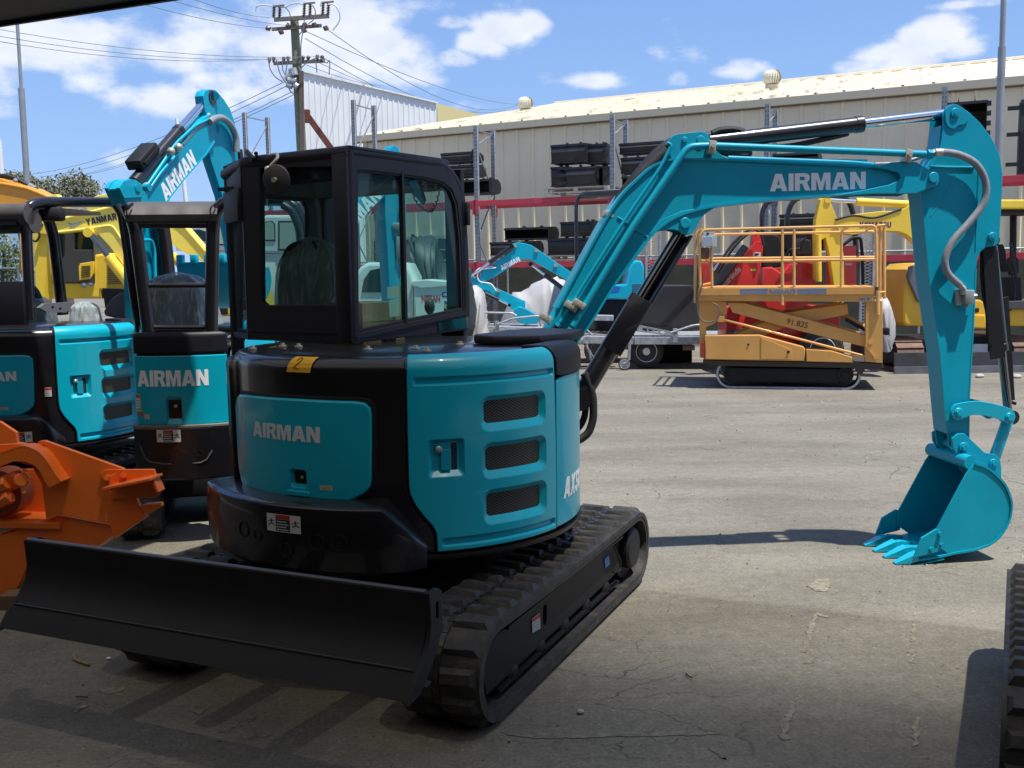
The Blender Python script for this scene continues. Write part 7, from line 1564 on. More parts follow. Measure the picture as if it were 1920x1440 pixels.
px_tube(sc, 'lift_cylinder', FSc, [(1556, 578), (1622, 614)], .045, SCY, w=-.4); px_tube(sc, 'lift_cylinder', FSc, [(1585, 598), (1622, 618)], .03, HOSE, w=-.2, sm=False)
px_plate(sc, 'rear_column', FSc, [(1624, 566), (1655, 564), (1655, 681), (1622, 678)], -.1, .08, SCY, bevel=.008)
b = B(); b.cyl(FSc.at(1632, 642, .08), FSc.at(1632, 642, .1), .035, seg=14); b.cyl(FSc.at(1641, 670, .08), FSc.at(1641, 670, .1), .03, seg=14); b.bar(FSc.at(1624, 648, .09), FSc.at(1641, 672, .09), .02, .02); b.build('pivot_pin', SCY, sc)
b = B(); b.fbox(FSc, FSc.q(1658, 0)[0], FSc.q(1668, 0)[0], FSc.q(0+1655, 628)[1], FSc.q(1655, 615)[1], -.2, .05, .01); b.build('bump_stop', BLKM, sc)
plt = px_plate(sc, 'platform', FSc, [(1308, 553), (1309, 541), (1340, 538), (1640, 537), (1640, 566), (1308, 564)], -1.45, .1, SCY, bevel=.01)
px_plate(plt, 'kick_plate', FSc, [(1311, 541), (1638, 538), (1638, 552), (1311, 554)], .1, .125, SCY, bevel=.004)
for (x0, x1) in ((1388, 1440), (1495, 1550)):
    px_plate(plt, 'stripe', FSc, [(x0, 542), (x1, 541), (x1, 545), (x0, 546)], .126, .129, mat('stripe_blue', (.07, .20, .42), .5), wq=.126); px_plate(plt, 'stripe', FSc, [(x0, 549), (x1, 548), (x1, 550.5), (x0, 551.5)], .126, .129, mat('stripe_blue', (.07, .20, .42), .5), wq=.126)
b = B(); a = FSc.q(1443, 546, .127); c = FSc.q(1492, 546, .127); b.text(FSc, 'NISHIO', (a[0]+c[0])/2, a[1]-.005, c[0]-a[0], .085, .003, .127, .015); b.build('lettering', mat('stripe_blue', (.07, .20, .42), .5), plt, 0)
pl2 = px_plate(plt, 'name_plate', FSc, [(1610, 558), (1633, 558), (1633, 564), (1610, 564)], .101, .105, mat('label_grey2', (.45, .42, .36), .6), wq=.101); b = B(); b.text(FSc, 'NRC 90', FSc.q(1621, 561, .1)[0], FSc.q(1621, 561, .1)[1], .15, .03, .002, .106, .01); b.build('lettering', mat('label_black', (.02, .02, .02), .5), pl2, 0)
RL = .022
def rail(pts, w=.1, r=RL, nm='railing'): return px_tube(sc, nm, FSc, pts, r, SCR, w=w, f=.06)
rail([(1313, 540), (1312, 444), (1320, 431), (1400, 429), (1637, 423), (1642, 428), (1644, 538)]); rail([(1312, 491), (1400, 490), (1643, 486)]); rail([(1335, 538), (1334, 440), (1340, 431)])
for x in (1467, 1489): rail([(x, 545), (x, 428)])
rail([(1577, 540), (1578, 432), (1590, 426)]); rail([(1467, 550), (1467, 572)], r=.026); rail([(1467, 500), (1467, 550)], r=.026)
rail([(1303, 568), (1305, 440), (1312, 430)], w=-.0); rail([(1311, 536), (1335, 531)], w=-.2)
for x in (1650, 1658): rail([(x, 560), (x, 424)], w=-.05, r=.026)
rail([(1643, 424), (1660, 422)], w=.0); rail([(1640, 560), (1652, 548), (1660, 548)], w=.05); rail([(1646, 590), (1646, 545)], r=.03)
rail([(1313, 520), (1312, 455), (1320, 440), (1637, 434), (1644, 440), (1646, 530)], w=-1.4); rail([(1312, 485), (1643, 482)], w=-1.4)
for a_, c_ in (((1313, 430), .1), ((1643, 424), .1)): 
    b = B(); p = FSc.at(*a_, w=.1); b.tube([p, p-FSc.N*1.5], RL, 8); p2 = p-Vector((0, 0, .5)); b.tube([p2, p2-FSc.N*1.5], RL, 8); b.build('end_rail', SCR, sc)
cb_ = px_plate(sc, 'control_box', FSc, [(1316, 444), (1336, 442), (1336, 462), (1316, 462)], .0, .16, mat('box_grey', (.34, .40, .44), .5), bevel=.01); px_plate(cb_, 'switch_panel', FSc, [(1336, 441), (1343, 441), (1343, 462), (1336, 462)], .0, .14, mat('box_cream', (.5, .5, .45), .5), bevel=.005)
px_plate(cb_, 'joystick_cover', FSc, [(1318, 434), (1340, 434), (1340, 444), (1318, 444)], .0, .12, mat('box_cream', (.5, .5, .45)), bevel=.01); b = B(); b.cyl(FSc.at(1327, 438, .12), FSc.at(1327, 438, .15), .02, seg=8); b.build('switch', HOSE, cb_)
b = B(); b.fbox(FSc, FSc.q(1312, 0)[0], FSc.q(1330, 0)[0], FSc.q(1320, 486)[1], FSc.q(1320, 464)[1], -.05, .08, .03); b.build('rusty_bracket', mat('rusty_paint', (.22, .13, .06), .7, nscale=8, namt=.4), sc)
px_tube(sc, 'control_cable', FSc, [(1333, 465), (1331, 500), (1316, 535), (1308, 570), (1312, 596), (1326, 604), (1342, 600), (1349, 588), (1346, 574), (1336, 568)], .012, mat('cable_grey', (.12, .11, .10), .6), w=.14, sm=True)

# ---- red compact loader
REDP = mat('loader_red', (.58, .028, .022), .4, coat=.3, nscale=2, namt=.08)
FRd = Fr((5, 18.4, 0), (1, 0, 0)); rl = thing('compact_loader', 'red compact loader with black arms and roll bar behind the scissor lift', 'loader', (5.0, 18.9, 0))
px_plate(rl, 'loader_arm', FRd, [(1346, 540), (1368, 512), (1416, 454), (1430, 452), (1431, 466), (1426, 505), (1414, 560), (1346, 566)], -.06, .06, REDP, bevel=.01)
px_plate(rl, 'arm_tower', FRd, [(1408, 465), (1412, 436), (1424, 430), (1431, 445), (1430, 470), (1420, 480)], -.2, -.05, REDP, bevel=.02); px_plate(rl, 'arm_label', FRd, [(1412, 473), (1426, 473), (1426, 481), (1412, 481)], .06, .065, mat('label_white', (.62, .62, .6), .45), wq=.06); px_plate(rl, 'arm_label', FRd, [(1415, 475), (1424, 475), (1421, 479), (1415, 480)], .066, .069, mat('label_black', (.02, .02, .02)), wq=.066)
px_plate(rl, 'small_label', FRd, [(1408, 504), (1417, 504), (1417, 508), (1408, 508)], .06, .065, mat('emblem_yellow', (.7, .6, .05), .5), wq=.06)
b = B(); b.text(FRd, 'oolHinde', FRd.q(1370, 520, .06)[0], FRd.q(1370, 520, .06)[1], .46, .1, .003, .061, .01, shear=.2, rot=radians(46)); b.build('lettering', mat('label_white', (.62, .62, .6)), rl, 0)
px_tube(rl, 'lift_cylinder', FRd, [(1342, 540), (1398, 462)], .07, BLK, w=.14); px_tube(rl, 'hose', FRd, [(1340, 510), (1370, 462), (1400, 434), (1414, 430), (1426, 438), (1432, 460)], .025, HOSE, w=.15, sm=True); px_tube(rl, 'hose', FRd, [(1345, 512), (1376, 464), (1404, 438), (1420, 440)], .025, HOSE, w=.05, sm=True); px_tube(rl, 'piston_rod', FRd, [(1338, 507), (1350, 492)], .03, CHR, w=.14)
px_plate(rl, 'side_body', FRd, [(1316, 540), (1312, 492), (1318, 484), (1332, 488), (1336, 520), (1336, 545)], -.4, -.1, REDP, bevel=.04)
px_plate(rl, 'engine_body', FRd, [(1428, 560), (1430, 502), (1448, 500), (1466, 512), (1480, 494), (1530, 492), (1535, 560), (1490, 585), (1440, 585)], -1.2, -.1, REDP, bevel=.03); px_plate(rl, 'side_panel', FRd, [(1575, 560), (1578, 462), (1606, 460), (1606, 560)], -.9, .0, REDP, bevel=.02)
b = B(); b.text(FRd, '106A', FRd.q(1591, 495, .0)[0], FRd.q(1591, 495, 0)[1], .14, .05, .003, .001, .01); b.build('lettering', mat('label_white', (.62, .62, .6)), rl, 0)
px_plate(rl, 'engine_block', FRd, [(1428, 505), (1432, 440), (1446, 436), (1462, 442), (1470, 460), (1468, 500)], -.8, -.2, BLKM, bevel=.04); px_plate(rl, 'seat', FRd, [(1490, 480), (1495, 455), (1505, 446), (1520, 450), (1524, 480)], -.7, -.3, SEATM, bevel=.03)
px_plate(rl, 'rear_hood', FRd, [(1462, 470), (1462, 430), (1530, 430), (1535, 480)], -1.2, -.8, BLKM, bevel=.05)
px_tube(rl, 'roll_bar', FRd, [(1429, 440), (1428, 402), (1434, 384), (1450, 372), (1500, 372)], .045, BLK, w=-.2, f=.2); px_tube(rl, 'roll_bar', FRd, [(1474, 480), (1476, 405), (1482, 384), (1500, 366), (1560, 366), (1590, 372), (1600, 400), (1606, 480)], .05, BLK, w=-.9, f=.25); px_tube(rl, 'hand_rail', FRd, [(1502, 470), (1503, 455), (1510, 446), (1560, 446)], .015, BLKM, w=0); px_tube(rl, 'hand_rail', FRd, [(1472, 480), (1480, 467), (1500, 466)], .015, BLKM, w=0); px_tube(rl, 'guard_frame', FRd, [(1580, 460), (1600, 445), (1614, 446), (1617, 480), (1618, 540)], .03, BLKM, w=-.1, f=.1)
for (x, y, r_) in ((1395, 604, .42), (1545, 600, .42)):
    u, v = FRd.q(x, y); b = B(); b.cyl(FRd.p(u, r_, -.35), FRd.p(u, r_, -.05), r_, seg=28, bev=.06); wl_ = b.build('wheel', RUB, rl); b = B(); b.lathe(FRd.p(u, r_, -.06), FRd.N, [(0, .0), (.1, .0), (.2, -.02), (.24, .02), (.25, .0)], 24); b.build('rim', WHT, wl_)
b = B(); b.fbox(FRd, FRd.q(1370, 0)[0], FRd.q(1590, 0)[0], .35, FRd.q(1480, 575)[1], -1.2, -.4, .04); b.build('lower_body', REDP, rl)

# ---- yellow canopy excavator at the right
FKo = Fr((7, 18.3, 0), (1, 0, 0)); ko = thing('excavator', 'yellow canopy excavator facing the camera behind the long teal arm, with rusty steel tracks', 'excavator', tuple(FKo.p(FKo.q(1815, 0)[0]-7+0, 0, -1.2)))
KOY = mat('mini_yellow', (.74, .42, .02), .4, coat=.25, nscale=2, namt=.08); RUST = mat('rusty_track', (.16, .09, .06), .7, nscale=10, namt=.35)
px_plate(ko, 'arm', FKo, [(1530, 524), (1528, 440), (1530, 412), (1539, 374), (1545, 369), (1553, 371), (1560, 385), (1570, 410), (1576, 430), (1582, 480), (1584, 566), (1570, 574), (1564, 540), (1556, 480), (1548, 446), (1540, 450), (1540, 524)], -.02, .16, YEL, bevel=.01); px_tube(ko, 'arm_cylinder', FKo, [(1534, 440), (1535, 528)], .055, YEL, w=.22)
kb = px_plate(ko, 'boom', FKo, [(1566, 414), (1600, 402), (1650, 396), (1686, 395), (1702, 388), (1712, 372), (1730, 372), (1740, 420), (1735, 470), (1700, 440), (1686, 434), (1650, 433), (1600, 440), (1574, 437)], -.06, .2, YEL, bevel=.01)
b = B(); u0, v0 = FKo.q(1612, 422, .2); u1, v1 = FKo.q(1671, 421, .2); word(b, FKo, 'KOMATSU', (u0+u1)/2, (v0+v1)/2, u1-u0, .1, .003, .201, gap=.12); b.build('lettering', mat('letter_purple', (.10, .02, .13), .5), kb, 0)
cylinder_part(kb, FKo, (1712, 384), (1550, 375), .66, .07, .035, .1, 'arm_cylinder', YEL, CHR, .08, False); px_tube(kb, 'hose', FKo, [(1566, 412), (1600, 404), (1640, 408), (1690, 392)], .02, HOSE, w=.2, sm=True)
px_plate(ko, 'canopy_roof', FKo, [(1868, 384), (1872, 374), (1990, 374), (1994, 384), (1984, 392), (1876, 392)], -1.3, .1, YEL, bevel=.03); px_plate(ko, 'canopy_lining', FKo, [(1874, 390), (1986, 390), (1980, 398), (1880, 398)], -1.2, .05, BLKM, bevel=.01)
px_tube(ko, 'canopy_post', FKo, [(1900, 395), (1899, 500)], .06, BLKM, w=-1.1); px_tube(ko, 'canopy_post', FKo, [(1960, 395), (1962, 520)], .06, BLKM, w=-1.1)
px_plate(ko, 'side_body', FKo, [(1692, 604), (1694, 540), (1700, 505), (1712, 494), (1740, 492), (1745, 612), (1700, 612)], -1.4, -.2, KOY, bevel=.05); px_plate(ko, 'side_guard', FKo, [(1700, 520), (1704, 500), (1722, 494), (1745, 496), (1745, 570), (1720, 566)], -.2, -.12, mat('guard_grey', (.12, .125, .14), .5), bevel=.02, wq=-.15)
px_plate(ko, 'front_body', FKo, [(1780, 616), (1782, 565), (1838, 562), (1850, 570), (1852, 612)], -1.0, -.1, KOY, bevel=.03); px_plate(ko, 'swing_post', FKo, [(1822, 590), (1848, 590), (1850, 616), (1822, 616)], -.1, .1, KOY, bevel=.03); b = B(); b.box(FKo.at(1832, 582, -.08), (.06, .03, .08)); b.build('latch', BLKM, ko)
px_plate(ko, 'side_body', FKo, [(1891, 612), (1892, 584), (1900, 577), (1975, 577), (1980, 612)], -1.4, -.15, KOY, bevel=.05)
px_plate(ko, 'seat', FKo, [(1866, 510), (1867, 470), (1873, 458), (1882, 458), (1887, 470), (1890, 510)], -.9, -.7, SEATM, bevel=.03); px_plate(ko, 'control_console', FKo, [(1870, 520), (1915, 520), (1918, 570), (1865, 572)], -.8, -.3, BLKM, bevel=.03); px_plate(ko, 'floor_plate', FKo, [(1862, 566), (1990, 562), (1990, 578), (1862, 580)], -1, -.05, mat('floor_grey', (.06, .06, .065), .6), bevel=.01)
px_tube(ko, 'hand_rail', FKo, [(1868, 492), (1888, 492), (1896, 505), (1902, 540), (1902, 566)], .018, BLKM, w=-.2, f=.06); px_tube(ko, 'control_lever', FKo, [(1895, 455), (1900, 485), (1905, 520)], .03, HOSE, w=-.3); px_plate(ko, 'control_console', FKo, [(1895, 500), (1897, 484), (1905, 480), (1911, 486), (1912, 512), (1900, 516)], -.5, -.3, BLKM, bevel=.03)
def steel_front(par, x0, x1, yt, yb):
    u0, u1 = FKo.q(x0, 0, -.1)[0], FKo.q(x1, 0, -.1)[0]; cxx = (u0+u1)/2; wd = u1-u0; Ft = Fr(FKo.p(cxx+wd/2, 0, -1.3), -FKo.N*-1, (0, 0, 1)); 
    Ft = Fr(FKo.p(u1, 0, -1.35), FKo.N); Ft.N = Ft.U.cross(Ft.V); 
    sg = 1 if Ft.N.dot(FKo.U) > 0 else -1; Rr = .30; pth = stadium(1.0, Rr-.03, Rr)
    b = B(); b.ribbon(Ft, pth, min(-sg*wd, 0), max(0, -sg*wd), .03, closed=True); tb = b.build('track_belt', RUST, par, 20); b = B(); tot = 4.0+2*pi*(Rr-.03); n = 42
    for i in range(n):
        u, v, tx, ty = path_at(pth, i*tot/n); o = (Ft.U*ty-Ft.V*tx); b.box(Ft.p(u, v, -sg*wd/2)+o*.025, (.025, .035, wd), Matrix((Ft.U*tx+Ft.V*ty, o, Ft.N)).transposed())
    b.build('grouser_bars', RUST, tb, 0); b = B(); b.fbox(Ft, -1.05, 1.05, .12, .46, -sg*wd*.8, -sg*wd*.2, .02); b.build('track_frame', BLKM, par)
steel_front(ko, 1684, 1734, 620, 662); steel_front(ko, 1903, 1953, 620, 662)
b = B(); b.fbox(FKo, FKo.q(1736, 0)[0], FKo.q(1902, 0)[0], .2, .6, -1.9, -.7, .04); b.build('chassis', BLKM, ko)
kbl = px_plate(ko, 'blade', FKo, [(1677, 662), (1938, 659), (1938, 686), (1677, 688)], .1, .14, mat('worn_blade', (.045, .046, .052), .55, nscale=4, namt=.3), bevel=.005); px_plate(kbl, 'cutting_edge', FKo, [(1677, 688), (1938, 685), (1938, 700), (1677, 702)], .13, .17, mat('blade_grey', (.13, .135, .15), .5, nscale=5, namt=.25), bevel=.004)
px_plate(ko, 'white_board', FKo, [(1822, 662), (1826, 645), (1852, 645), (1852, 662)], -.6, -.58, WHT, lab='white board leaning between the tracks')
for (x, y) in ((1837, 705), (1907, 706)): p = atz(x, y, .03); b = B(); b.sphere(p, .06, 8, (1.4, 1, .7)); tag(b.build('stone', mat('pale_stone', (.4, .38, .35), .8), None, base=p), 'small pale stone at the foot of the far blade, %s' % ('just right of the arm' if x < 1900 else 'at the right edge'), 'stone')

# ---- small teal excavator on the trailers
FM = Fr((1.5, 21.2, 0), (1, 0, 0)); me_ = thing('mini_excavator', 'small teal mini excavator with boom folded down to the left, behind the trailers', 'mini excavator', (2.2, 22, 0))
mb = px_plate(me_, 'boom', FM, [(961, 457), (972, 454), (995, 459), (1008, 467), (1040, 490), (1075, 513), (1120, 545), (1118, 560), (1068, 528), (1004, 493), (990, 485), (976, 488), (950, 505), (926, 520), (908, 528), (898, 522), (904, 509), (945, 480), (960, 470)], -.09, .09, TEAL, bevel=.01)
b = B(); t0, t1 = FM.q(939, 503, .09), FM.q(974, 485, .09); word(b, FM, 'AIRMAN', (t0[0]+t1[0])/2, (t0[1]+t1[1])/2, sqrt((t1[0]-t0[0])**2+(t1[1]-t0[1])**2), .1, .003, .091, rot=atan2(t1[1]-t0[1], t1[0]-t0[0])); b.build('lettering', WHT, mb, 0)
px_plate(me_, 'arm', FM, [(876, 520), (884, 516), (900, 522), (922, 536), (965, 556), (985, 565), (985, 576), (970, 578), (930, 561), (900, 553), (884, 546), (876, 534)], -.08, .08, TEAL, bevel=.01); px_plate(me_, 'link', FM, [(955, 572), (962, 562), (980, 566), (984, 574), (972, 582), (958, 580)], .08, .12, TEAL, bevel=.005)
cylinder_part(mb, FM, (960, 462), (878, 521), .52, .045, .025, .12, 'arm_cylinder', BLK, CHR, .05); cylinder_part(mb, FM, (1060, 545), (995, 495), .6, .05, .028, .0, 'boom_cylinder', BLK, CHR, .05); cylinder_part(me_, FM, (905, 548), (955, 572), .6, .04, .02, .1, 'bucket_cylinder', BLK, CHR, .05)
px_tube(mb, 'grey_hose', FM, [(930, 502), (905, 505), (895, 515), (900, 528), (920, 532), (930, 545)], .012, WHT, w=.12, sm=True); px_tube(mb, 'grey_hose', FM, [(925, 500), (900, 503), (888, 515), (890, 522)], .012, WHT, w=.1, sm=True)
b = B(); [b.box(FM.at(x, y, .1), (.08, .04, .06)) for x, y in ((934, 545), (1006, 470), (1042, 498), (965, 461))]; b.build('pipe_clamp', ZINC, mb)
px_plate(me_, 'bucket', FM, [(964, 580), (972, 574), (984, 577), (1010, 592), (1012, 600), (1006, 606), (985, 608), (970, 602), (964, 592)], -.3, .3, TEALD, bevel=.02, wq=.1)
mh = px_plate(me_, 'body_shell', FM, [(1120, 562), (1128, 537), (1174, 533), (1178, 515), (1184, 494), (1192, 488), (1203, 489), (1208, 500), (1208, 562)], -.9, .0, TEAL, bevel=.04)
b = B()
for k in range(5): b.fbox(FM, FM.q(1185, 0)[0], FM.q(1202, 0)[0], FM.q(1190, 551-k*4)[1], FM.q(1190, 549.2-k*4)[1], .0, .004)
b.build('vent_slots', mat('slot_dark', (.05, .05, .055), .7), mh, 0); px_plate(mh, 'decal', FM, [(1142, 550), (1148, 540), (1155, 536), (1164, 538), (1160, 548)], .001, .004, mat('decal_blue', (.02, .12, .5), .4), wq=0)
mt = make_track(me_, Fr(FM.p(FM.q(1165, 0)[0], .28, .1), FM.U), .3, .6, .2, .2, detailed=False); make_track(me_, Fr(FM.p(FM.q(1165, 0)[0], .28, -.75), FM.U), .3, .6, .2, .2, detailed=False)
b = B(); b.fbox(FM, FM.q(1120, 0)[0], FM.q(1210, 0)[0], .6, FM.q(1165, 562)[1], -.7, -.1, .03); b.build('chassis', BLKM, me_)
px_tube(me_, 'canopy_post', FM, [(1082, 570), (1080, 385), (1085, 368), (1100, 361), (1165, 357)], .04, BLK, w=-.1, f=.15); px_tube(me_, 'canopy_post', FM, [(1165, 520), (1165, 360)], .04, BLK, w=-.7); px_plate(me_, 'canopy_roof', FM, [(1086, 368), (1098, 360), (1168, 356), (1168, 364), (1100, 369)], -.9, .05, BLK, bevel=.01)
# ---- galvanised trailers
def wheelset(par, F, u, r, w0, w1, rim=WHT, tyre=None):
    b = B(); b.tube([F.p(u, r, w0), F.p(u, r, w0+.001), F.p(u, r, w0+.03), F.p(u, r, w1-.03), F.p(u, r, w1-.001), F.p(u, r, w1)], [r*.6, r*.85, r, r, r*.85, r*.6], 28); wl_ = b.build('wheel', tyre or RUB, par, 50)
    b = B(); b.lathe(F.p(u, r, w1-.04), F.N, [(0, .05), (r*.2, .05), (r*.25, .02), (r*.5, .0), (r*.6, .05), (r*.62, .062)], 26); b.build('rim', rim, wl_, 40)
FTr = Fr((0, 20.4, 0), (1, -.12, 0)); ta = thing('trailer', 'galvanised machine trailer with low side rail, right of the nearest cab', 'trailer', tuple(FTr.p(FTr.q(960, 0)[0], 0)))
px_plate(ta, 'side_rail', FTr, [(872, 616), (1002, 618), (1060, 622), (1060, 634), (872, 630)], -.1, 0, GAL, bevel=.008); px_plate(ta, 'deck', FTr, [(872, 612), (1075, 616), (1075, 620), (872, 616)], -1.5, -.1, GAL)
px_tube(ta, 'ramp_rail', FTr, [(872, 596), (905, 586), (960, 587), (968, 592)], .02, GAL); px_tube(ta, 'ramp_rail', FTr, [(932, 608), (962, 597), (1012, 592), (1014, 612)], .022, GAL, w=.05)
px_plate(ta, 'ramp', FTr, [(872, 597), (880, 598), (930, 604), (932, 612), (880, 610), (872, 608)], -.05, .0, GAL, holes=[[(885+i*11, 600.5+i*.8), (893+i*11, 601.3+i*.8), (893+i*11, 607+i*.6), (885+i*11, 606+i*.6)] for i in range(4)])
px_plate(ta, 'stake_pocket', FTr, [(928, 602), (935, 602), (936, 628), (928, 628)], .0, .05, GAL, bevel=.006); px_plate(ta, 'side_marker', FTr, [(980, 617), (988, 617), (988, 620), (980, 620)], .0, .02, mat('marker_orange', (.6, .22, .02), .4)); px_plate(ta, 'mudguard', FTr, [(1068, 590), (1150, 592), (1150, 602), (1068, 600)], -.3, .05, GAL, bevel=.01)
wheelset(ta, FTr, FTr.q(1128, 0)[0], .36, -.25, 0, GAL, mat('dusty_tyre', (.10, .085, .065), .85, nscale=4, namt=.3)); px_plate(ta, 'drawbar', FTr, [(1060, 622), (1150, 628), (1150, 640), (1080, 640), (1060, 634)], -.15, .05, GAL, bevel=.01); px_tube(ta, 'lever', FTr, [(1100, 618), (1110, 628)], .02, GAL, w=.1)
wheelset(ta, FTr, FTr.q(905, 0)[0], .34, -1.1, -.9)
FTb = Fr((2.5, 19.6, 0), (1, -.1, 0)); tb_ = thing('trailer', 'galvanised trailer with jockey wheel and safety chain, left of the scissor lift', 'trailer', tuple(FTb.p(0, 0)))
px_plate(tb_, 'side_rail', FTb, [(1190, 632), (1330, 632), (1330, 646), (1190, 646)], -.1, 0, GAL, bevel=.008); px_plate(tb_, 'deck', FTb, [(1190, 628), (1400, 628), (1400, 632), (1190, 632)], -1.5, -.1, GAL); wheelset(tb_, FTb, FTb.q(1213, 0)[0], .34, -.5, -.25); wheelset(tb_, FTb, FTb.q(1390, 0)[0], .34, -.5, -.25)
px_plate(tb_, 'drawbar', FTb, [(1080, 636), (1100, 630), (1190, 632), (1192, 646), (1090, 644)], -.3, -.1, GAL, bevel=.01); px_plate(tb_, 'coupling', FTb, [(1072, 634), (1082, 632), (1094, 636), (1090, 644), (1076, 642)], -.3, -.05, ZINC, bevel=.02); px_plate(tb_, 'stake_pocket', FTb, [(1262, 616), (1270, 616), (1272, 642), (1262, 642)], .0, .05, GAL, bevel=.006)
px_tube(tb_, 'ramp_rail', FTb, [(1258, 624), (1300, 610), (1330, 608)], .022, GAL, w=.04); px_plate(tb_, 'ramp', FTb, [(1195, 614), (1200, 610), (1262, 622), (1262, 630), (1195, 622)], -.1, -.05, GAL, holes=[[(1205+i*11, 614.5+i*1.9), (1213+i*11, 616+i*1.9), (1213+i*11, 621+i*1.5), (1205+i*11, 619.5+i*1.5)] for i in range(4)])
px_plate(tb_, 'timber_block', FTb, [(1281, 648), (1303, 648), (1303, 657), (1281, 657)], -.3, -.1, mat('block_wood', (.2, .12, .07), .8))
u, v = FTb.q(1182, 0); ju = FTb.q(1171, 690, .05)[0]; b = B(); b.tube([FTb.at(1181, 634, .05), FTb.at(1179, 675, .05)], .03, 10); jk = b.build('jockey_stand', GAL, tb_); b = B(); b.bar(FTb.at(1179, 676, .09), FTb.p(ju, .13, .09), .06, .02); b.build('jockey_fork', GAL, jk); b = B(); b.tube([FTb.p(ju, .12, .0), FTb.p(ju, .12, .01), FTb.p(ju, .12, .07), FTb.p(ju, .12, .08)], [.1, .12, .12, .1], 22); jw = b.build('jockey_wheel', RUB, jk, 40); b = B(); b.lathe(FTb.p(ju, .12, .07), FTb.N, [(0, .03), (.03, .03), (.035, .012), (.08, .012), (.09, .02), (.1, .018)], 20); b.build('rim', GAL, jw)
ch = smooth([FTb.at(1100, 643, .05), FTb.at(1101, 652, .05), FTb.at(1106, 662, .05), FTb.at(1107, 672, .05)], 5); b = B()
for i, p in enumerate(ch): 
    a_ = Vector((.02, 0, 0)) if i % 2 else Vector((0, .02, 0)); b.tube([p+a_*cos(k*pi/4)+Vector((0, 0, .032))*sin(k*pi/4) for k in range(8)], .006, 5, closed=True)
b.build('safety_chain', GAL, tb_)
# ---- big black bucket or hopper behind the trailer
FBb = Fr((3, 20.9, 0), (1, 0, 0)); hb = thing('hopper', 'large black steel hopper with sloping side behind the boom cylinder', 'hopper', tuple(FBb.p(FBb.q(1260, 0)[0], 0)))
px_plate(hb, 'hopper_side', FBb, [(1188, 625), (1226, 565), (1244, 537), (1250, 535), (1298, 535), (1303, 545), (1310, 640), (1188, 640)], -1.3, 0, mat('hopper_black', (.022, .022, .024), .5, nscale=2, namt=.2), bevel=.02); b = B(); b.bar(FBb.at(1300, 547, .02), FBb.at(1240, 612, .02), .02, .05); b.bar(FBb.at(1205, 608, .02), FBb.at(1300, 622, .02), .02, .05); b.build('side_stiffener', BLKM, hb)
b = B(); b.fbox(FBb, FBb.q(1200, 0)[0], FBb.q(1300, 0)[0], 0, .6, -1.2, -.1, .02); b.build('hopper_base', BLKM, hb)
def mesh_post(label, px0, px1, Y):
    F = Fr((0, Y, 0), (1, 0, 0)); t = thing('mesh_panel', label, 'mesh panel', tuple(F.p(F.q(px0[0], 0)[0], 0))); a = F.q(*px0); c = F.q(*px1); b = B()
    for u in (a[0], c[0]): b.bar(F.p(u, 0, 0), F.p(u, a[1], 0), .05, .05)
    b.build('frame', GAL, t, 0); b = B(); z = .2
    while z < a[1]-.05: b.tube([F.p(a[0], z, 0), F.p(c[0], z+.1, 0)], .008, 4); b.tube([F.p(c[0], z, 0), F.p(a[0], z+.1, 0)], .008, 4); z += .07
    b.build('wire_grid', GAL, t, 0)
mesh_post('narrow galvanised mesh panel upright under the boom bend', (1212, 432), (1238, 432), 24.5); mesh_post('narrow galvanised mesh panel upright behind the scissor lift right end', (1617, 430), (1640, 430), 21.8)

# ================================================================ ORANGE ATTACHMENT, lower left
ORG = mat('orange_paint', (.92, .19, .02), .5, coat=.1, nscale=2, namt=.06, bump=.04, bscale=25)
FO = Fr((-2.6, 5.75, 0), (1, -.10, 0)); og = thing('orange_attachment', 'bright orange steel mower head attachment lying at the lower left behind the blade', 'attachment', tuple(FO.p(-.2, 0, -.2)))
px_plate(og, 'side_plate', FO, [(-60, 838), (31, 832), (66, 834), (74, 827), (82, 826), (231, 879), (262, 950), (274, 965), (214, 1003), (206, 983), (109, 965), (86, 973), (78, 908), (60, 875), (20, 862), (-60, 880)], -.03, 0, ORG, holes=[[(82+3*cos(i), 838+4*sin(i)) for i in range(6)]], bevel=.004)
px_plate(og, 'upper_plate', FO, [(-60, 776), (0, 791), (30, 811), (32, 830), (60, 834), (60, 842), (-60, 846)], -.35, -.32, ORG, bevel=.004, wq=-.32)
b = B(); arc = smooth2(FO.qs([(-62, 880), (-30, 862), (0, 851), (39, 838), (58, 842), (74, 851), (89, 869), (102, 890), (113, 904)], .1), 3); b.ribbon(FO, arc, .0, .1, .012)
arc2 = FO.qs([(-60, 905), (-20, 885), (0, 875), (25, 865), (45, 865), (66, 873), (76, 886), (86, 906), (93, 914), (113, 904), (102, 890), (89, 869), (74, 851), (58, 842), (39, 838), (0, 851), (-30, 862), (-62, 880)], .1)
b.plate(FO, arc2, .09, .1); b.build('arched_guard', ORG, og, 30)
px_plate(og, 'recess_wall', FO, [(-80, 880), (80, 880), (86, 972), (-80, 1000)], -.3, -.28, ORG, wq=-.28); b = B(); a = FO.q(-80, 0)[0]; c = FO.q(86, 0)[0]; zf = FO.q(86, 972)[1]; b.fbox(FO, a, c, zf-.06, zf-.03, -.3, .0); b.build('recess_floor', ORG, og)
px_plate(og, 'lower_plate', FO, [(-80, 1030), (-20, 1010), (40, 992), (86, 974), (109, 966), (206, 984), (214, 1003), (160, 1040), (60, 1030), (40, 1085), (0, 1170), (-80, 1180)], -.28, -.04, ORG, wq=-.04)
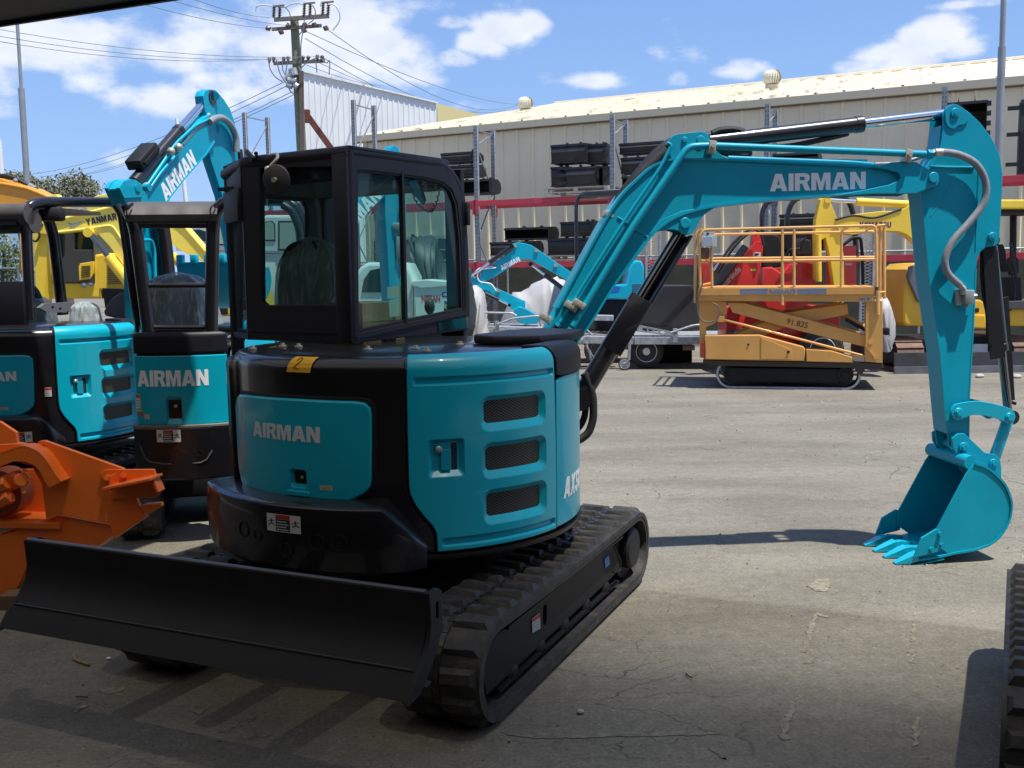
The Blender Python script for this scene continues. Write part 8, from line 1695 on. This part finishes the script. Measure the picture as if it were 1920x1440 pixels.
px_plate(og, 'tooth', FO, [(262, 949), (270, 946), (298, 945), (299, 951), (276, 966), (272, 960)], -.03, .03, ORG, bevel=.004); b = B(); b.bar(FO.at(216, 1004, .01), FO.at(273, 965, .01), .06, .03); b.build('skid_edge', ORG, og)
ub = px_plate(og, 'upper_bracket', FO, [(186, 890), (198, 881), (288, 880), (302, 921), (292, 933), (206, 936), (204, 912)], .0, .02, ORG, bevel=.003); b = B(); b.bar(FO.at(204, 912, .09), FO.at(293, 894, .09), .16, .012); b.fbox(FO, FO.q(203, 0)[0], FO.q(206, 0)[0], FO.q(200, 912)[1], FO.q(200, 886)[1], 0, .1); b.bar(FO.at(290, 893, .06), FO.at(302, 920, .06), .1, .012, up=(1, 0, 0)); b.build('ledge', ORG, ub)
for (x, y) in ((201, 897), (231, 892)): b = B(); b.cyl(FO.at(x, y, .02), FO.at(x, y, .06), .02, seg=6); b.cyl(FO.at(x, y, .06), FO.at(x, y, .075), .012, seg=8); b.build('bolt', ORG, ub)
mo = FO.at(8, 922, -.12); mtr = None
b = B(); b.cyl(mo-FO.N*.1, mo+FO.N*.08, .145, seg=28, bev=.02); mtr = b.build('hydraulic_motor', mat('orange_dark', (.30, .06, .012), .5, nscale=8, namt=.3), og)
b = B(); b.bar(FO.at(-30, 925, .02), FO.at(40, 895, .02), .1, .07, up=(0, 1, 0), bev=.015); b.cyl(FO.at(40, 900, -.04), FO.at(40, 900, .09), .042, seg=18, bev=.008)
for (x, y) in ((26, 891), (46, 882), (57, 900), (45, 921)): b.cyl(FO.at(x, y, -.05), FO.at(x, y, .08), .013, seg=10); 
b.build('motor_housing', ORG, mtr)
for (a_, c_, r_) in (((-14, 918), (8, 908), .032), ((2, 912), (14, 905), .042), ((-4, 944), (16, 932), .034), ((10, 936), (20, 930), .042), ((-30, 955), (2, 938), .022)): b = B(); b.cyl(FO.at(*a_, w=.08), FO.at(*c_, w=.08), r_, seg=6, bev=.004); b.build('hose_fitting', ORG, mtr)
b = B(); b.fbox(FO, FO.q(-20, 0)[0], FO.q(14, 0)[0], 0, .09, -.3, .1, .005); wbk = b.build('timber_block', mat('timber_dark', (.14, .09, .05), .8, nscale=8, namt=.3), None, 0, base=FO.at(0, 1190)); tag(wbk, 'short timber block under the orange attachment at the left edge', 'timber')
# ================================================================ machine at the right edge
_a, _c = atz(1888, 1070, .49), atz(1881, 1250, .49); yR = atan2(_a.x-_c.x, _a.y-_c.y); dR = Vector((sin(yR), cos(yR), 0)); rR = Vector((cos(yR), -sin(yR), 0)); PR = Vector(((_a.x+_c.x)/2, (_a.y+_c.y)/2, 0))+dR*.0
e6 = thing('excavator', 'black rubber track of a machine cut off by the right edge, nearest to the camera', 'excavator', tuple(PR))
FRr = Fr(PR, -dR)    # outer face towards the left
LR_ = (_a-_c).length/2+.02; trr = make_track(e6, FRr, .4, LR_, .26, .26, lug=.035, pitch=.115); b = B(); b.fbox(FRr, -LR_, LR_, .1, .4, -.33, -.06, .02); b.build('track_frame', BLKM, e6)
make_track(e6, Fr(PR+rR*1.7, -dR), .4, LR_, .26, .26, lug=.035, pitch=.115, detailed=False)
b = B(); b.box(PR+rR*.85+Vector((0, 0, .4)), (1.3, 1.2, .2), Matrix((rR, dR, Vector((0, 0, 1)))).transposed(), .03); b.build('chassis', BLKM, e6)

# ================================================================ ground marks and litter
def blob(pts, z, name, m, seed, jag=.02, kind='structure'):
    rnd = random.Random(seed); P = [atz(x, y, z) for x, y in pts]; o = []
    for i in range(len(P)):
        a, c = P[i], P[(i+1) % len(P)]; n = max(2, int((c-a).length/.025))
        for j in range(n): q = a+(c-a)*j/n; o.append((q.x+rnd.gauss(0, jag*.45), q.y+rnd.gauss(0, jag*.45)))
    me = curve_mesh([o], .0015); b = B(); b.mesh(me, Matrix.Translation((0, 0, z))); ob = b.build(name, m, None, 0); ob['kind'] = kind; return ob
SAND = mat('sand_fill', (.215, .192, .145), .9, nscale=30, namt=.35, bump=.5, bscale=90, dirt=(.14, .12, .095), dscale=18, dthr=.5, damt=.7)
k = 0
for pts in ([(1527, 1149), (1533, 1150), (1524, 1185), (1513, 1222), (1504, 1222), (1510, 1195), (1519, 1165)], [(1490, 1305), (1496, 1307), (1484, 1350), (1478, 1385), (1463, 1384), (1470, 1350), (1480, 1325)], [(1716, 1141), (1718, 1165), (1712, 1243), (1706, 1243), (1709, 1190)], [(1718, 1340), (1722, 1345), (1721, 1395), (1712, 1400), (1710, 1370)], [(1512, 1098), (1535, 1085), (1556, 1086), (1555, 1108), (1530, 1108)], [(1504, 1230), (1530, 1232), (1528, 1243), (1508, 1244)], [(1532, 1148), (1553, 1155), (1550, 1158), (1534, 1154)],
            [(1330, 1401), (1343, 1404), (1366, 1424), (1352, 1422)], [(190, 1293), (235, 1285), (228, 1297), (200, 1302)], [(412, 1372), (440, 1352), (446, 1356), (425, 1376)], [(466, 1345), (482, 1340), (476, 1350), (464, 1356)], [(362, 1334), (395, 1322), (390, 1330), (368, 1342)], [(940, 1375), (1330, 1372), (1360, 1378), (1000, 1385)], [(130, 1325), (170, 1322), (140, 1338)], [(480, 1380), (510, 1368), (500, 1382)]):
    k += 1; blob(pts, .002+.0006*(k % 3), 'ground_patch', SAND, k, .012)
rnd = random.Random(5); b = B()
for i in range(900):
    Y = rnd.uniform(3.5, 17); X = rnd.uniform(-.6, .6)*Y; s = rnd.uniform(.003, .009)*(1+Y*.08); p = Vector((X, Y, s*.4)); b.add([p+Vector((rnd.uniform(-1, 1)*s, rnd.uniform(-1, 1)*s, z)) for z in (-s*.3, -s*.3, -s*.3, s*.8)], [(0, 1, 2), (0, 1, 3), (1, 2, 3), (2, 0, 3)])
g = b.build('gravel_bits', mat('gravel_pale', (.36, .33, .28), .9, nscale=3, namt=.5), None, 0); g['kind'] = 'stuff'
TW_ = mat('twig', (.32, .22, .12), .8)
for i, (pts, lab_) in enumerate((([(138, 1227), (140, 1235), (150, 1240), (168, 1246)], 'curled brown dry leaf stalk on the ground in front of the blade'), ([(142, 1306), (165, 1307)], 'thin dark twig on the ground below the curled leaf stalk'), ([(1286, 1262), (1292, 1268), (1298, 1271)], 'small dark twig on the ground right of the near track'))):
    P = [atz(x, y, .012) for x, y in pts]; b = B(); b.tube(smooth(P, 4), .007 if i == 0 else .003, 6); tag(b.build('twig', TW_ if i == 0 else HOSE, None, base=P[0]), lab_, 'twig')
p = atz(1088, 1334, .012); b = B(); b.sphere(p, .014, 8, (1.3, 1, .8)); tag(b.build('pebble', mat('pale_stone', (.4, .38, .35), .8), None, base=p), 'single grey pebble on the ground right of the near end of the track', 'pebble')
p = atz(204, 1234, .008); b = B(); b.sphere(p, .01, 8, (1.3, 1, .6)); tag(b.build('paper_scrap', WHT, None, base=p), 'tiny white scrap on the ground below the blade', 'scrap')
# ---- every loose piece of these parts becomes a part of its own
def split_loose(o, nm):
    bm = bmesh.new(); bm.from_mesh(o.data); seen = set(); comps = []
    for v in bm.verts:
        if v in seen: continue
        st = [v]; seen.add(v); c = []
        while st:
            x = st.pop(); c.append(x)
            for e in x.link_edges:
                y = e.other_vert(x)
                if y not in seen: seen.add(y); st.append(y)
        comps.append(c)
    if len(comps) > 1:
        for c in comps:
            ix = {v: i for i, v in enumerate(c)}; me = bpy.data.meshes.new(nm); fs = []; done = set(); sm_ = []
            for v in c:
                for f in v.link_faces:
                    if f not in done: done.add(f); fs.append([ix[w_] for w_ in f.verts]); sm_.append(f.smooth)
            me.from_pydata([v.co[:] for v in c], [], fs); me.materials.append(o.data.materials[0])
            for p, s_ in zip(me.polygons, sm_): p.use_smooth = s_
            me.set_sharp_from_angle(angle=radians(35)); q = bpy.data.objects.new(nm, me); COL.objects.link(q); q.parent = o.parent; q.location = o.location
        for ch in list(o.children): ch.parent = q
        bpy.data.objects.remove(o)
    bm.free()
SPL = {'rollers': 'roller', 'coupling': 'coupling', 'pipe_clamp': 'pipe_clamp', 'boom_bracket': 'boom_bracket', 'arm_boss': 'arm_boss', 'rear_guard': 'rear_guard', 'weld_seam': 'weld_seam', 'fence_post': 'fence_post', 'window_bars': 'window_bar', 'frame_ledge': 'frame_ledge', 'cylinder_hose': 'cylinder_hose', 'arm_edge_plate': 'arm_edge_plate', 'hose_fitting': 'hose_fitting', 'boom_flange': 'boom_flange', 'end_rail': 'end_rail', 'tie_cord': 'tie_cord', 'pin': 'pin', 'frame': 'frame', 'corner_post': 'corner_post', 'door_glass': 'door_glass', 'latch': 'latch', 'lock': 'lock', 'boom_fork': 'boom_fork', 'link': 'link', 'push_link': 'push_link', 'pivot_pin': 'pivot_pin', 'brace': 'brace', 'lip': 'lip', 'rod_eye': 'rod_eye'}
for o in list(bpy.data.objects):
    if o.type == 'MESH' and o.parent and o.name.split('.')[0] in SPL: split_loose(o, SPL[o.name.split('.')[0]])
for o in list(bpy.data.objects):
    if '_base' in o: del o['_base']
